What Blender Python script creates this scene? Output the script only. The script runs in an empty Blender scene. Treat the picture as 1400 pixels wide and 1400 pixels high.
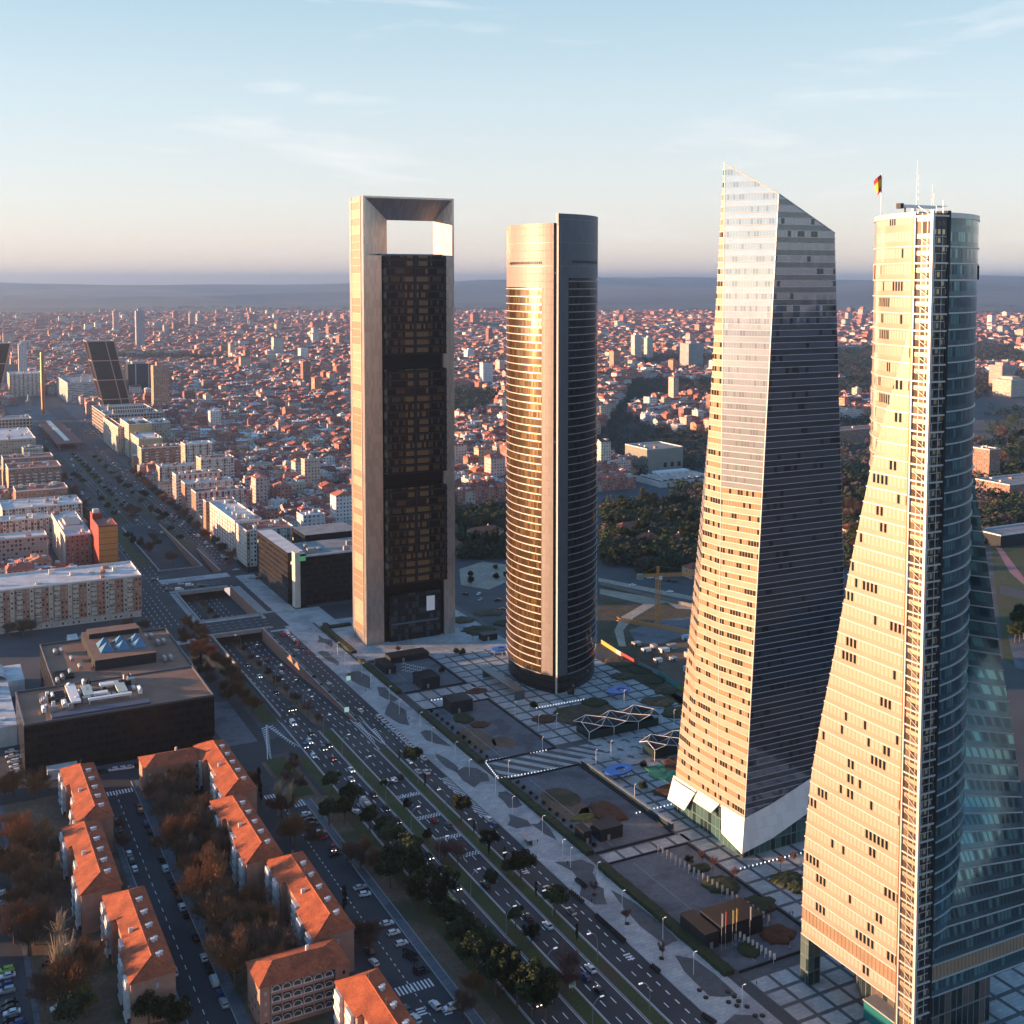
import bpy, math, random
from mathutils import Vector, Matrix, noise
R = random.Random(11)
C = bpy.context.scene.collection
sc = bpy.context.scene
# ---------------------------------------------------------------- frame of the place
# u runs along the avenue away from the camera, v across it to the right
A = math.atan(820/1600)
CU, SU = math.cos(A), math.sin(A)
def W(u, v, z=0.0): return Vector((-SU*u + CU*v, CU*u + SU*v, z))
F = 1600.0; TH = math.atan(108/1600); PY = 493.0; HC = 204.0
def gp(px, py, z=0.0):
    'ground point (u, v) seen at a pixel of the photograph, at height z'
    dx = (px-700)/F; dy = (PY-py)/F
    d = (dx, math.cos(TH)+math.sin(TH)*dy, -math.sin(TH)+math.cos(TH)*dy)
    t = (z-HC)/d[2]; x, y = d[0]*t, d[1]*t
    return (-x*SU + y*CU, x*CU + y*SU)
def pix(u, v, z=0.0):
    p = W(u, v, z); zz = p.z-HC
    dep = p.y*math.cos(TH)-zz*math.sin(TH); up = p.y*math.sin(TH)+zz*math.cos(TH)
    if dep < 1: return (-9999, -9999)
    return (700+F*p.x/dep, PY-F*up/dep)

# ---------------------------------------------------------------- mesh builder
class MB:
    def __init__(s): s.v=[]; s.f=[]; s.m=[]; s.uv=[]; s.c=[]
    def face(s, pts, m=0, uv=None, c=None):
        n=len(s.v); s.v.extend([tuple(p) for p in pts]); s.f.append(tuple(range(n, n+len(pts)))); s.m.append(m)
        if uv is None:
            a=Vector(pts[0]); b=Vector(pts[1]); d=Vector(pts[-1]); nn=(b-a).cross(d-a)
            if abs(nn.z) > 0.6*nn.length: uv=[(p[0],p[1]) for p in pts]
            elif abs(nn.x) > abs(nn.y): uv=[(p[1],p[2]) for p in pts]
            else: uv=[(p[0],p[2]) for p in pts]
        s.uv.extend(uv); s.c.extend([c or (1,1,1)]*len(pts))
    def wall(s, a, b, z0, z1, m=0, c=None, snap=None, zoff=0.0):
        'vertical quad from a to b (xy), outward normal to the right of a->b'
        L=math.hypot(b[0]-a[0], b[1]-a[1]); U=L
        if snap: U=max(1, round(L/snap))*snap
        s.face([(a[0],a[1],z0),(b[0],b[1],z0),(b[0],b[1],z1),(a[0],a[1],z1)], m,
               [(0,z0-zoff),(U,z0-zoff),(U,z1-zoff),(0,z1-zoff)], c)
    def box(s, x0,x1,y0,y1,z0,z1, m=0, mt=None, c=None, ct=None, snap=None, bottom=False, zoff=0.0):
        if mt is None: mt=m
        if x0>x1: x0,x1=x1,x0
        if y0>y1: y0,y1=y1,y0
        s.wall((x0,y0),(x1,y0),z0,z1,m,c,snap,zoff); s.wall((x1,y0),(x1,y1),z0,z1,m,c,snap,zoff)
        s.wall((x1,y1),(x0,y1),z0,z1,m,c,snap,zoff); s.wall((x0,y1),(x0,y0),z0,z1,m,c,snap,zoff)
        s.face([(x0,y0,z1),(x1,y0,z1),(x1,y1,z1),(x0,y1,z1)], mt, None, ct or c)
        if bottom: s.face([(x0,y1,z0),(x1,y1,z0),(x1,y0,z0),(x0,y0,z0)], mt, None, ct or c)
    def prism(s, poly, z0, z1, m=0, mt=None, c=None, ct=None, bottom=False, top=True, uvs=True):
        'vertical prism over a counter-clockwise polygon'
        n=len(poly); acc=0.0
        for i in range(n):
            a=poly[i]; b=poly[(i+1)%n]; L=math.hypot(b[0]-a[0], b[1]-a[1])
            s.face([(a[0],a[1],z0),(b[0],b[1],z0),(b[0],b[1],z1),(a[0],a[1],z1)], m,
                   [(acc,z0),(acc+L,z0),(acc+L,z1),(acc,z1)], c); acc+=L
        if mt is None: mt=m
        if top: s.face([(p[0],p[1],z1) for p in poly], mt, None, ct or c)
        if bottom: s.face([(p[0],p[1],z0) for p in reversed(poly)], mt, None, ct or c)
    def tube(s, a, b, r0, r1=None, n=6, m=0, c=None, cap=True):
        if r1 is None: r1=r0
        a=Vector(a); b=Vector(b); d=(b-a)
        if d.length<1e-6: return
        d.normalize(); x=d.orthogonal().normalized(); y=d.cross(x)
        ra=[a+(x*math.cos(t)+y*math.sin(t))*r0 for t in [i*2*math.pi/n for i in range(n)]]
        rb=[b+(x*math.cos(t)+y*math.sin(t))*r1 for t in [i*2*math.pi/n for i in range(n)]]
        for i in range(n):
            j=(i+1)%n; s.face([ra[i],ra[j],rb[j],rb[i]], m, None, c)
        if cap: s.face(list(reversed(ra)), m, None, c); s.face(rb, m, None, c)
    def bar(s, a, b, w, h=None, m=0, c=None): s.tube(a, b, w*0.7, None, 4, m, c)
    def add(s, o, M=None):
        n=len(s.v); s.v.extend([tuple(M@Vector(p)) if M else p for p in o.v])
        s.f.extend([tuple(i+n for i in f) for f in o.f]); s.m.extend(o.m); s.uv.extend(o.uv); s.c.extend(o.c)
    def mesh(s, name, mats, smooth=False):
        me=bpy.data.meshes.new(name); me.from_pydata(s.v, [], s.f)
        for m in (mats if isinstance(mats,(list,tuple)) else [mats]): me.materials.append(m)
        me.polygons.foreach_set('material_index', s.m)
        u=me.uv_layers.new(name='UVMap'); u.data.foreach_set('uv', [x for p in s.uv for x in p])
        ca=me.color_attributes.new('Col','FLOAT_COLOR','CORNER')
        ca.data.foreach_set('color', [x for p in s.c for x in (p[0],p[1],p[2],1.0)])
        if smooth:
            me.polygons.foreach_set('use_smooth',[True]*len(s.f))
        me.update(); return me
    def build(s, name, mats, parent=None, loc=None, smooth=False, rotz=None):
        o=bpy.data.objects.new(name, s.mesh(name, mats, smooth)); C.objects.link(o)
        if parent: o.parent=parent
        if loc is not None: o.location=loc
        if rotz is not None: o.rotation_euler=(0,0,rotz)
        return o
def soften(o, deg=22):
    weld(o,0.002); o.data.polygons.foreach_set('use_smooth',[True]*len(o.data.polygons)); o.data.set_sharp_from_angle(angle=math.radians(deg))
def weld(o, d=0.001):
    import bmesh
    bm=bmesh.new(); bm.from_mesh(o.data); bmesh.ops.remove_doubles(bm, verts=bm.verts, dist=d); bm.to_mesh(o.data); bm.free()
def tag(o, label=None, cat=None, group=None, kind=None):
    if label: o['label']=label
    if cat: o['category']=cat
    if group: o['group']=group
    if kind: o['kind']=kind
    return o
def thing(name, u, v, label, cat, group=None, z=0.0, rot=0.0):
    'an Empty at the base of a thing; its local x runs along v and local y along u'
    o=bpy.data.objects.new(name, None); C.objects.link(o); o.empty_display_size=2
    o.location=W(u,v,z); o.rotation_euler=(0,0,A+rot)
    return tag(o,label,cat,group)
def struct(name, mb, mats, kind='structure', label=None, cat=None):
    o=mb.build(name, mats, None, (0,0,0), rotz=A); o['kind']=kind
    if label: tag(o,label,cat)
    return o
def copy_tree(src, parent=None):
    c=src.copy(); C.objects.link(c)
    if parent: c.parent=parent
    for ch in list(src.children): copy_tree(ch, c)
    return c

# ---------------------------------------------------------------- materials
def nmat(name):
    m=bpy.data.materials.new(name); m.use_nodes=True; nt=m.node_tree
    return m, nt, nt.nodes['Principled BSDF']
def nd(nt, typ, **kw):
    n=nt.nodes.new(typ)
    for k,v in kw.items():
        if k=='inp':
            for i,x in v.items(): n.inputs[i].default_value=x
        else: setattr(n,k,v)
    return n
def math_(nt, op, a, b=None, c=None):
    n=nt.nodes.new('ShaderNodeMath'); n.operation=op
    for i,x in enumerate((a,b,c)):
        if x is None: continue
        if isinstance(x,(int,float)): n.inputs[i].default_value=x
        else: nt.links.new(x, n.inputs[i])
    return n.outputs[0]
def mixc(nt, fac, a, b, mode='MIX'):
    n=nt.nodes.new('ShaderNodeMix'); n.data_type='RGBA'; n.blend_type=mode
    for i,x in ((0,fac),(6,a),(7,b)):
        if isinstance(x,(int,float)): n.inputs[i].default_value=x
        elif isinstance(x,tuple): n.inputs[i].default_value=(x[0],x[1],x[2],1)
        else: nt.links.new(x, n.inputs[i])
    return n.outputs[2]
def vcol(nt): return nd(nt,'ShaderNodeVertexColor',layer_name='Col').outputs[0]
def plain(name, col, rough=0.7, metal=0.0, var=0.0, scale=0.3, emit=None, coord='Object', bump=0.0, spec=None):
    m,nt,b=nmat(name); b.inputs['Roughness'].default_value=rough; b.inputs['Metallic'].default_value=metal
    b.inputs['Base Color'].default_value=(*col,1)
    if spec is not None: b.inputs['Specular IOR Level'].default_value=spec
    if var or bump:
        tc=nd(nt,'ShaderNodeTexCoord'); nz=nd(nt,'ShaderNodeTexNoise',inp={'Scale':scale,'Detail':6.0,'Roughness':0.6})
        nt.links.new(tc.outputs[coord], nz.inputs['Vector'])
        if var:
            lo=tuple(x*(1-var) for x in col); hi=tuple(min(1,x*(1+var)) for x in col)
            mr=nd(nt,'ShaderNodeMapRange',inp={1:0.3,2:0.7}); nt.links.new(nz.outputs[0],mr.inputs[0])
            nt.links.new(mixc(nt, mr.outputs[0], lo, hi), b.inputs['Base Color'])
        if bump:
            bp=nd(nt,'ShaderNodeBump',inp={'Strength':bump}); nt.links.new(nz.outputs[0],bp.inputs['Height']); nt.links.new(bp.outputs[0],b.inputs['Normal'])
    if emit:
        b.inputs['Emission Color'].default_value=(*emit[0],1); b.inputs['Emission Strength'].default_value=emit[1]
    return m
def facade(name, wall, bw=3.0, fh=3.0, ww=0.5, wh=0.5, glass=(0.02,0.025,0.03), curtain=(0.45,0.42,0.38), pc=0.35,
           use_vcol=False, wrough=0.8, wmetal=0.0, grough=0.12, gmetal=0.0, band=None, bandw=0.12, mull=0.0, mullc=None,
           pier=None, lit=0.0, alt=None, altn=3, jit=0.0, wvar=0.12, gvar=0.0, yc=0.52, cluster=0.0, spec=0.5, bandmetal=False):
    'wall with a grid of windows laid out in metres in the UV map; each window differs a little'
    m,nt,b=nmat(name); L=nt.links.new
    uv=nd(nt,'ShaderNodeUVMap',uv_map='UVMap'); sp=nd(nt,'ShaderNodeSeparateXYZ'); L(uv.outputs[0],sp.inputs[0])
    x=math_(nt,'DIVIDE',sp.outputs[0],bw); y=math_(nt,'DIVIDE',sp.outputs[1],fh)
    fx=math_(nt,'FRACT',x); fy=math_(nt,'FRACT',y); ix=math_(nt,'FLOOR',x); iy=math_(nt,'FLOOR',y)
    mx=math_(nt,'LESS_THAN',math_(nt,'ABSOLUTE',math_(nt,'SUBTRACT',fx,0.5)),ww/2)
    my=math_(nt,'LESS_THAN',math_(nt,'ABSOLUTE',math_(nt,'SUBTRACT',fy,yc)),wh/2)
    mask=math_(nt,'MULTIPLY',mx,my)
    cx=nd(nt,'ShaderNodeCombineXYZ'); L(ix,cx.inputs[0]); L(iy,cx.inputs[1])
    oi=nd(nt,'ShaderNodeObjectInfo'); L(math_(nt,'MULTIPLY',oi.outputs['Random'],97.0) if False else oi.outputs['Object Index'],cx.inputs[2])
    wn=nd(nt,'ShaderNodeTexWhiteNoise',noise_dimensions='3D'); L(cx.outputs[0],wn.inputs['Vector'])
    # wall colour
    tc=nd(nt,'ShaderNodeTexCoord'); nz=nd(nt,'ShaderNodeTexNoise',inp={'Scale':0.15,'Detail':8.0,'Roughness':0.65}); L(tc.outputs['Object'],nz.inputs['Vector'])
    base = vcol(nt) if use_vcol else wall
    g=nd(nt,'ShaderNodeMapRange',inp={1:0.3,2:0.7,3:1-wvar,4:1+wvar}); L(nz.outputs[0],g.inputs[0])
    gc=nd(nt,'ShaderNodeCombineColor'); [L(g.outputs[0],gc.inputs[i]) for i in range(3)]
    wc=mixc(nt,1.0,base,gc.outputs[0],'MULTIPLY')
    if alt:
        am=math_(nt,'LESS_THAN',math_(nt,'MODULO',math_(nt,'ADD',ix,0.5),altn),1.0); wc=mixc(nt,am,wc,alt)
    if pier:
        pm=math_(nt,'GREATER_THAN',math_(nt,'ABSOLUTE',math_(nt,'SUBTRACT',fx,0.5)),0.5-pier[1]/2); wc=mixc(nt,pm,wc,pier[0])
    if band:
        bm=math_(nt,'LESS_THAN',fy,bandw); wc=mixc(nt,bm,wc,band)
    # glass
    b.inputs['Specular IOR Level'].default_value=spec
    cv=wn.outputs[0]
    if cluster:
        c2=nd(nt,'ShaderNodeCombineXYZ'); L(math_(nt,'MULTIPLY',ix,0.17),c2.inputs[0]); L(math_(nt,'MULTIPLY',iy,5.31),c2.inputs[1])
        nn=nd(nt,'ShaderNodeTexNoise',inp={'Scale':1.0,'Detail':1.0}); L(c2.outputs[0],nn.inputs['Vector'])
        m4=nd(nt,'ShaderNodeMapRange',inp={1:0.3,2:0.7}); L(nn.outputs[0],m4.inputs[0])
        cv=math_(nt,'ADD',math_(nt,'MULTIPLY',cv,1-cluster),math_(nt,'MULTIPLY',m4.outputs[0],cluster))
    cm=math_(nt,'LESS_THAN',cv,pc)
    gcol=mixc(nt,cm,glass,curtain)
    if gvar:
        gcol=mixc(nt,math_(nt,'MULTIPLY',wn.outputs[0],gvar),gcol,curtain)
    if mull:
        mm=math_(nt,'LESS_THAN',math_(nt,'ABSOLUTE',math_(nt,'SUBTRACT',fx,0.5)),mull/2); gcol=mixc(nt,mm,gcol,mullc or (0.5,0.5,0.5))
    L(mixc(nt,mask,wc,gcol),b.inputs['Base Color'])
    rr=nd(nt,'ShaderNodeMapRange',inp={3:wrough,4:grough}); L(mask,rr.inputs[0])
    gm=math_(nt,'MULTIPLY',mask,math_(nt,'SUBTRACT',1.0,cm))
    L(rr.outputs[0],b.inputs['Roughness'])
    me=nd(nt,'ShaderNodeMapRange',inp={3:wmetal,4:gmetal}); L(gm,me.inputs[0]); L(me.outputs[0],b.inputs['Metallic'])
    if lit:
        lm=math_(nt,'MULTIPLY',math_(nt,'GREATER_THAN',wn.outputs[0],1-lit),mask)
        b.inputs['Emission Color'].default_value=(1.0,0.62,0.25,1); L(math_(nt,'MULTIPLY',lm,0.5),b.inputs['Emission Strength'])
    bp=nd(nt,'ShaderNodeBump',inp={'Strength':0.6,'Distance':0.25}); L(math_(nt,'SUBTRACT',1.0,mask),bp.inputs['Height'])
    if jit:
        # each pane sits at a slightly different angle
        gn=nd(nt,'ShaderNodeNewGeometry'); vm=nd(nt,'ShaderNodeVectorMath',operation='SUBTRACT'); L(wn.outputs[1],vm.inputs[0]); vm.inputs[1].default_value=(0.5,0.5,0.5)
        vs=nd(nt,'ShaderNodeVectorMath',operation='SCALE'); L(vm.outputs[0],vs.inputs[0]); vs.inputs['Scale'].default_value=jit
        va=nd(nt,'ShaderNodeVectorMath',operation='ADD'); L(gn.outputs['Normal'],va.inputs[0]); L(vs.outputs[0],va.inputs[1])
        vn=nd(nt,'ShaderNodeVectorMath',operation='NORMALIZE'); L(va.outputs[0],vn.inputs[0]); L(vn.outputs[0],b.inputs['Normal'])
    else: L(bp.outputs[0],b.inputs['Normal'])
    return m
def ground_mat(name, c1, c2, scale=0.05, rough=0.9, fine=1.5, c3=None, bump=0.2, joint=None):
    m,nt,b=nmat(name); L=nt.links.new; b.inputs['Roughness'].default_value=rough
    tc=nd(nt,'ShaderNodeTexCoord')
    n1=nd(nt,'ShaderNodeTexNoise',inp={'Scale':scale,'Detail':8.0,'Roughness':0.65}); L(tc.outputs['Object'],n1.inputs['Vector'])
    n2=nd(nt,'ShaderNodeTexNoise',inp={'Scale':fine,'Detail':4.0}); L(tc.outputs['Object'],n2.inputs['Vector'])
    mr=nd(nt,'ShaderNodeMapRange',inp={1:0.35,2:0.65}); L(n1.outputs[0],mr.inputs[0])
    c=mixc(nt,mr.outputs[0],c1,c2)
    m2=nd(nt,'ShaderNodeMapRange',inp={1:0.3,2:0.7,3:0.8,4:1.2}); L(n2.outputs[0],m2.inputs[0])
    gc=nd(nt,'ShaderNodeCombineColor'); [L(m2.outputs[0],gc.inputs[i]) for i in range(3)]
    c=mixc(nt,1.0,c,gc.outputs[0],'MULTIPLY')
    if c3:
        n3=nd(nt,'ShaderNodeTexNoise',inp={'Scale':scale*0.37,'Detail':5.0}); L(tc.outputs['Object'],n3.inputs['Vector'])
        m3=nd(nt,'ShaderNodeMapRange',inp={1:0.52,2:0.6}); L(n3.outputs[0],m3.inputs[0]); c=mixc(nt,m3.outputs[0],c,c3)
    if joint:
        bt=nd(nt,'ShaderNodeTexBrick',inp={'Scale':1.0,'Mortar Size':joint[1],'Brick Width':joint[0],'Row Height':joint[0]*0.6,'Color1':(1,1,1,1),'Color2':(0.80,0.81,0.84,1),'Mortar':(0.62,0.62,0.64,1),'Bias':0.0}); L(tc.outputs['Object'],bt.inputs['Vector'])
        c=mixc(nt,1.0,c,bt.outputs[0],'MULTIPLY')
    L(c,b.inputs['Base Color'])
    if bump:
        bp=nd(nt,'ShaderNodeBump',inp={'Strength':bump}); L(n2.outputs[0],bp.inputs['Height']); L(bp.outputs[0],b.inputs['Normal'])
    return m
def tile_mat(name, a, b_, var):
    'clay roof tiles: courses running down the slope'
    m,nt,b=nmat(name); L=nt.links.new; b.inputs['Roughness'].default_value=0.75
    tc=nd(nt,'ShaderNodeTexCoord'); sp=nd(nt,'ShaderNodeSeparateXYZ'); L(tc.outputs['Object'],sp.inputs[0])
    n1=nd(nt,'ShaderNodeTexNoise',inp={'Scale':0.5,'Detail':8.0,'Roughness':0.7}); L(tc.outputs['Object'],n1.inputs['Vector'])
    n2=nd(nt,'ShaderNodeTexNoise',inp={'Scale':4.0,'Detail':2.0}); 
    mp=nd(nt,'ShaderNodeMapping',inp={'Scale':(0.35,2.2,1)}); L(tc.outputs['Object'],mp.inputs[0]); L(mp.outputs[0],n2.inputs['Vector'])
    mr=nd(nt,'ShaderNodeMapRange',inp={1:0.3,2:0.7}); L(n1.outputs[0],mr.inputs[0])
    c=mixc(nt,mr.outputs[0],a,b_)
    m2=nd(nt,'ShaderNodeMapRange',inp={1:0.35,2:0.65,3:1-var,4:1+var}); L(n2.outputs[0],m2.inputs[0])
    gc=nd(nt,'ShaderNodeCombineColor'); [L(m2.outputs[0],gc.inputs[i]) for i in range(3)]
    n3=nd(nt,'ShaderNodeTexNoise',inp={'Scale':0.16,'Detail':6.0,'Roughness':0.75}); L(tc.outputs['Object'],n3.inputs['Vector']); m3=nd(nt,'ShaderNodeMapRange',inp={1:0.42,2:0.62,3:1.12,4:0.62}); L(n3.outputs[0],m3.inputs[0]); g3=nd(nt,'ShaderNodeCombineColor'); [L(m3.outputs[0],g3.inputs[i]) for i in range(3)]
    L(mixc(nt,1.0,mixc(nt,1.0,c,gc.outputs[0],'MULTIPLY'),g3.outputs[0],'MULTIPLY'),b.inputs['Base Color'])
    st=math_(nt,'SINE',math_(nt,'MULTIPLY',sp.outputs[1],18.0)); bp=nd(nt,'ShaderNodeBump',inp={'Strength':0.5,'Distance':0.08}); L(st,bp.inputs['Height']); L(bp.outputs[0],b.inputs['Normal'])
    return m

# ---------------------------------------------------------------- camera, light, air
cam=bpy.data.cameras.new('camera'); co=bpy.data.objects.new('camera',cam); C.objects.link(co)
co.location=(0,0,HC); co.rotation_euler=(math.pi/2-TH,0,0)
cam.sensor_width=36; cam.lens=36*F/1400; cam.shift_y=-(700-PY)/1400; cam.clip_start=1; cam.clip_end=80000
sc.camera=co
cy=sc.cycles; cy.max_bounces=5; cy.diffuse_bounces=2; cy.glossy_bounces=3; cy.transmission_bounces=2; cy.volume_bounces=0; cy.transparent_max_bounces=4; cy.caustics_reflective=False
SKYS=0.11; SKYG=2.0
SUN_EL=math.radians(5.5); SUN_ROT=math.radians(-92)   # the sun stands low on the left
wd=bpy.data.worlds.new('World'); sc.world=wd; wd.use_nodes=True; nt=wd.node_tree; L=nt.links.new
bg=nt.nodes['Background']; sky=nd(nt,'ShaderNodeTexSky',sky_type='NISHITA'); sky.sun_disc=False
sky.sun_elevation=SUN_EL; sky.sun_rotation=SUN_ROT; sky.altitude=650; sky.air_density=1.0; sky.dust_density=0.3; sky.ozone_density=3.0
tc=nd(nt,'ShaderNodeTexCoord'); spz=nd(nt,'ShaderNodeSeparateXYZ'); L(tc.outputs['Generated'],spz.inputs[0])
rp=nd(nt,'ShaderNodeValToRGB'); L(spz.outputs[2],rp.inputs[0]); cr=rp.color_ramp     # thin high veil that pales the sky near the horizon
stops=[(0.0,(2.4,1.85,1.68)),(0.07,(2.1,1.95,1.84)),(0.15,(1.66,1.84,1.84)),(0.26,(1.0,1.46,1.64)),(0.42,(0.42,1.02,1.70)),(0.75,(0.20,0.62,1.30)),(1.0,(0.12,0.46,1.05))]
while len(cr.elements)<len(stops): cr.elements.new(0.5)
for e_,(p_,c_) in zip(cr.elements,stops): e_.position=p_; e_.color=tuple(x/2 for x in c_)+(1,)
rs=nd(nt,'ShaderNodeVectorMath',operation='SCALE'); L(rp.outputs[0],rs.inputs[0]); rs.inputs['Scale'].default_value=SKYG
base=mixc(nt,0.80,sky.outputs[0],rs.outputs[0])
mp=nd(nt,'ShaderNodeMapping',inp={'Scale':(1.5,1.5,9.0),'Location':(3.1,0.4,0.2)}); L(tc.outputs['Generated'],mp.inputs[0])
nz=nd(nt,'ShaderNodeTexNoise',inp={'Scale':2.2,'Detail':10.0,'Roughness':0.6,'Distortion':0.5}); L(mp.outputs[0],nz.inputs['Vector'])
mr=nd(nt,'ShaderNodeMapRange',inp={1:0.54,2:0.8,3:0.0,4:0.65}); L(nz.outputs[0],mr.inputs[0])
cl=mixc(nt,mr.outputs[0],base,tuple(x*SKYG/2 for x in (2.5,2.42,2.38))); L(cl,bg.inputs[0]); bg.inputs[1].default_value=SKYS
sl=bpy.data.lights.new('sun','SUN'); sl.energy=4.2; sl.angle=math.radians(0.6); sl.color=(1.0,0.57,0.30)
so=bpy.data.objects.new('sun',sl); C.objects.link(so)
sd=Vector((math.sin(SUN_ROT)*math.cos(SUN_EL), math.cos(SUN_ROT)*math.cos(SUN_EL), math.sin(SUN_EL)))
so.rotation_euler=sd.to_track_quat('Z','Y').to_euler(); so.location=(0,0,500)
sc.view_settings.view_transform='Standard'; sc.view_settings.look='None'; sc.view_settings.exposure=2.08; sc.view_settings.gamma=1
hz=MB(); hz.box(-26000,26000,-3000,30000,-9,352,bottom=True)
hm=bpy.data.materials.new('haze'); hm.use_nodes=True; hnt=hm.node_tree; hnt.nodes.remove(hnt.nodes['Principled BSDF'])
pv=hnt.nodes.new('ShaderNodeVolumePrincipled'); pv.inputs['Color'].default_value=(0.54,0.71,1.0,1); pv.inputs['Density'].default_value=0.00008; pv.inputs['Anisotropy'].default_value=0.75
hnt.links.new(pv.outputs[0],hnt.nodes['Material Output'].inputs['Volume'])
o=hz.build('haze',hm); o['kind']='stuff'
# ---------------------------------------------------------------- ground sheet, with the trench road cut out of it
M={}
M['soil']=ground_mat('street_ground',(0.055,0.06,0.07),(0.09,0.092,0.10),0.02,c3=(0.07,0.068,0.062))
M['asphalt']=ground_mat('asphalt',(0.030,0.034,0.042),(0.046,0.050,0.059),0.06,0.85,2.5,c3=(0.058,0.06,0.066),bump=0.1)
M['asphalt2']=ground_mat('worn_asphalt',(0.055,0.058,0.066),(0.075,0.078,0.086),0.08,0.85,2.5,bump=0.1)
M['pave']=ground_mat('paving',(0.38,0.40,0.41),(0.52,0.53,0.52),0.15,0.8,3.0,c3=(0.33,0.34,0.35),joint=(2.4,0.06))
M['pave_d']=ground_mat('dark_paving',(0.085,0.09,0.10),(0.12,0.125,0.13),0.2,0.8,3.0,joint=(1.8,0.05))
M['pave_m']=ground_mat('grey_paving',(0.11,0.125,0.15),(0.155,0.17,0.195),0.2,0.8,3.0,c3=(0.085,0.095,0.115),joint=(1.6,0.05))
M['grass']=ground_mat('grass',(0.035,0.055,0.016),(0.06,0.075,0.025),0.12,0.95,1.2,c3=(0.07,0.055,0.03))
M['earth']=ground_mat('bare_earth',(0.11,0.075,0.05),(0.17,0.12,0.085),0.1,0.95,0.8,c3=(0.06,0.06,0.03))
M['sand']=ground_mat('pale_sand',(0.3,0.25,0.2),(0.42,0.36,0.29),0.05,0.95,0.5)
M['scrub']=ground_mat('scrub',(0.05,0.035,0.022),(0.10,0.075,0.045),0.15,0.95,0.6,c3=(0.04,0.045,0.018))
M['hedge']=ground_mat('hedge',(0.018,0.028,0.010),(0.035,0.045,0.016),1.2,0.95,3.0,bump=0.8)
M['bed']=ground_mat('rust_planting',(0.06,0.025,0.015),(0.11,0.045,0.022),0.8,0.95,3.0,bump=0.8)
M['white']=plain('road_paint',(0.72,0.74,0.76),0.6,var=0.15,scale=1.5)
M['conc']=plain('concrete',(0.34,0.33,0.32),0.8,var=0.15,scale=0.2)
M['kerb']=plain('kerb_stone',(0.30,0.31,0.32),0.8,var=0.12,scale=0.4)
M['brickwall']=plain('brick_retaining_wall',(0.36,0.20,0.15),0.85,var=0.2,scale=0.5)
M['dark']=plain('dark_metal',(0.02,0.021,0.024),0.5,spec=0.2)
M['darkpanel']=plain('charcoal_cladding',(0.026,0.029,0.035),0.6,var=0.2,scale=0.6,spec=0.15)
M['steel']=plain('galvanised_steel',(0.35,0.36,0.38),0.45,0.6)
M['whitemetal']=plain('white_paint',(0.75,0.76,0.78),0.5)
holes=[(505,668,148.2,177.2),(700,772,148.7,183.6),(837,1000,150,179),(817,893,181.5,187.5)]
def terr(u,v):
    p=W(u,v); d=math.hypot(p.x,p.y)
    if d<6500: return 0.0
    t=min(1,(d-6500)/3500); n=noise.fractal(Vector((p.x/2600,p.y/2600,3.1)),1.0,2.0,5)
    h=t*(18+38*n)
    r=max(0.0,1-abs(d-17500)/6000.0); r=r*r*(3-2*r); r1=max(0.0,1-abs(d-12500)/2600.0); h+=r1*(70+190*noise.fractal(Vector((p.x/3300,2.2,p.y/5000)),0.9,2.0,4))
    n2=noise.fractal(Vector((p.x/5200,7.7,p.y/7000)),0.9,2.0,4)
    h+=r*(165+290*n2-0.0035*p.x)
    return max(h,-6) if d<24000 else max(h*0.4,-6)
us=sorted(set([-1500,-600,-100,100,180,260,340,420,1100,1300,1600,2000,2500,3100,3800,4600,5500]+[x for h in holes for x in h[:2]]+[6500+i*600 for i in range(34)]+[-3000,-6000]))
vs=sorted(set([-100,0,60,120,260,320,400,500,700,1000,1400,1900,2500,3200,4000,5000]+[x for h in holes for x in h[2:]]+[6000+i*700 for i in range(24)]+[-300,-700,-1400,-2300,-3500,-5000]+[-6500-i*800 for i in range(20)]))
g=MB(); idx={}
for i in range(len(us)-1):
    for j in range(len(vs)-1):
        u0,u1,v0,v1=us[i],us[i+1],vs[j],vs[j+1]
        if any(u0>=h[0] and u1<=h[1] and v0>=h[2] and v1<=h[3] for h in holes): continue
        q=[]
        for (a,b) in ((v0,u0),(v1,u0),(v1,u1),(v0,u1)):
            if (a,b) not in idx: idx[(a,b)]=len(g.v); g.v.append((a,b,terr(b,a)))
            q.append(idx[(a,b)])
        ctr=max(abs(g.v[k][2]) for k in q)
        g.f.append(tuple(q)); g.m.append(1 if math.hypot(u0,v0)>5400 else 0); g.uv.extend([(g.v[k][0],g.v[k][1]) for k in q]); g.c.extend([(1,1,1)]*4)
M['far']=ground_mat('far_country',(0.055,0.06,0.055),(0.14,0.125,0.11),0.0009,0.95,0.006,c3=(0.03,0.042,0.035),bump=0)
struct('ground',g,[M['soil'],M['far']])
def sheet(name,rects,mat,z,kind='structure',thick=0.0):
    m=MB()
    for (u0,u1,v0,v1) in rects:
        if thick: m.box(v0,v1,u0,u1,z-thick,z)
        else: m.face([(v0,u0,z),(v1,u0,z),(v1,u1,z),(v0,u1,z)])
    return struct(name,m,mat,kind)
def polysheet(m,pts,z): m.face([(p[1],p[0],z) for p in pts])
def ccw(pts):
    a=sum(pts[i][1]*pts[(i+1)%len(pts)][0]-pts[(i+1)%len(pts)][1]*pts[i][0] for i in range(len(pts)))
    return pts if a>0 else pts[::-1]
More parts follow.
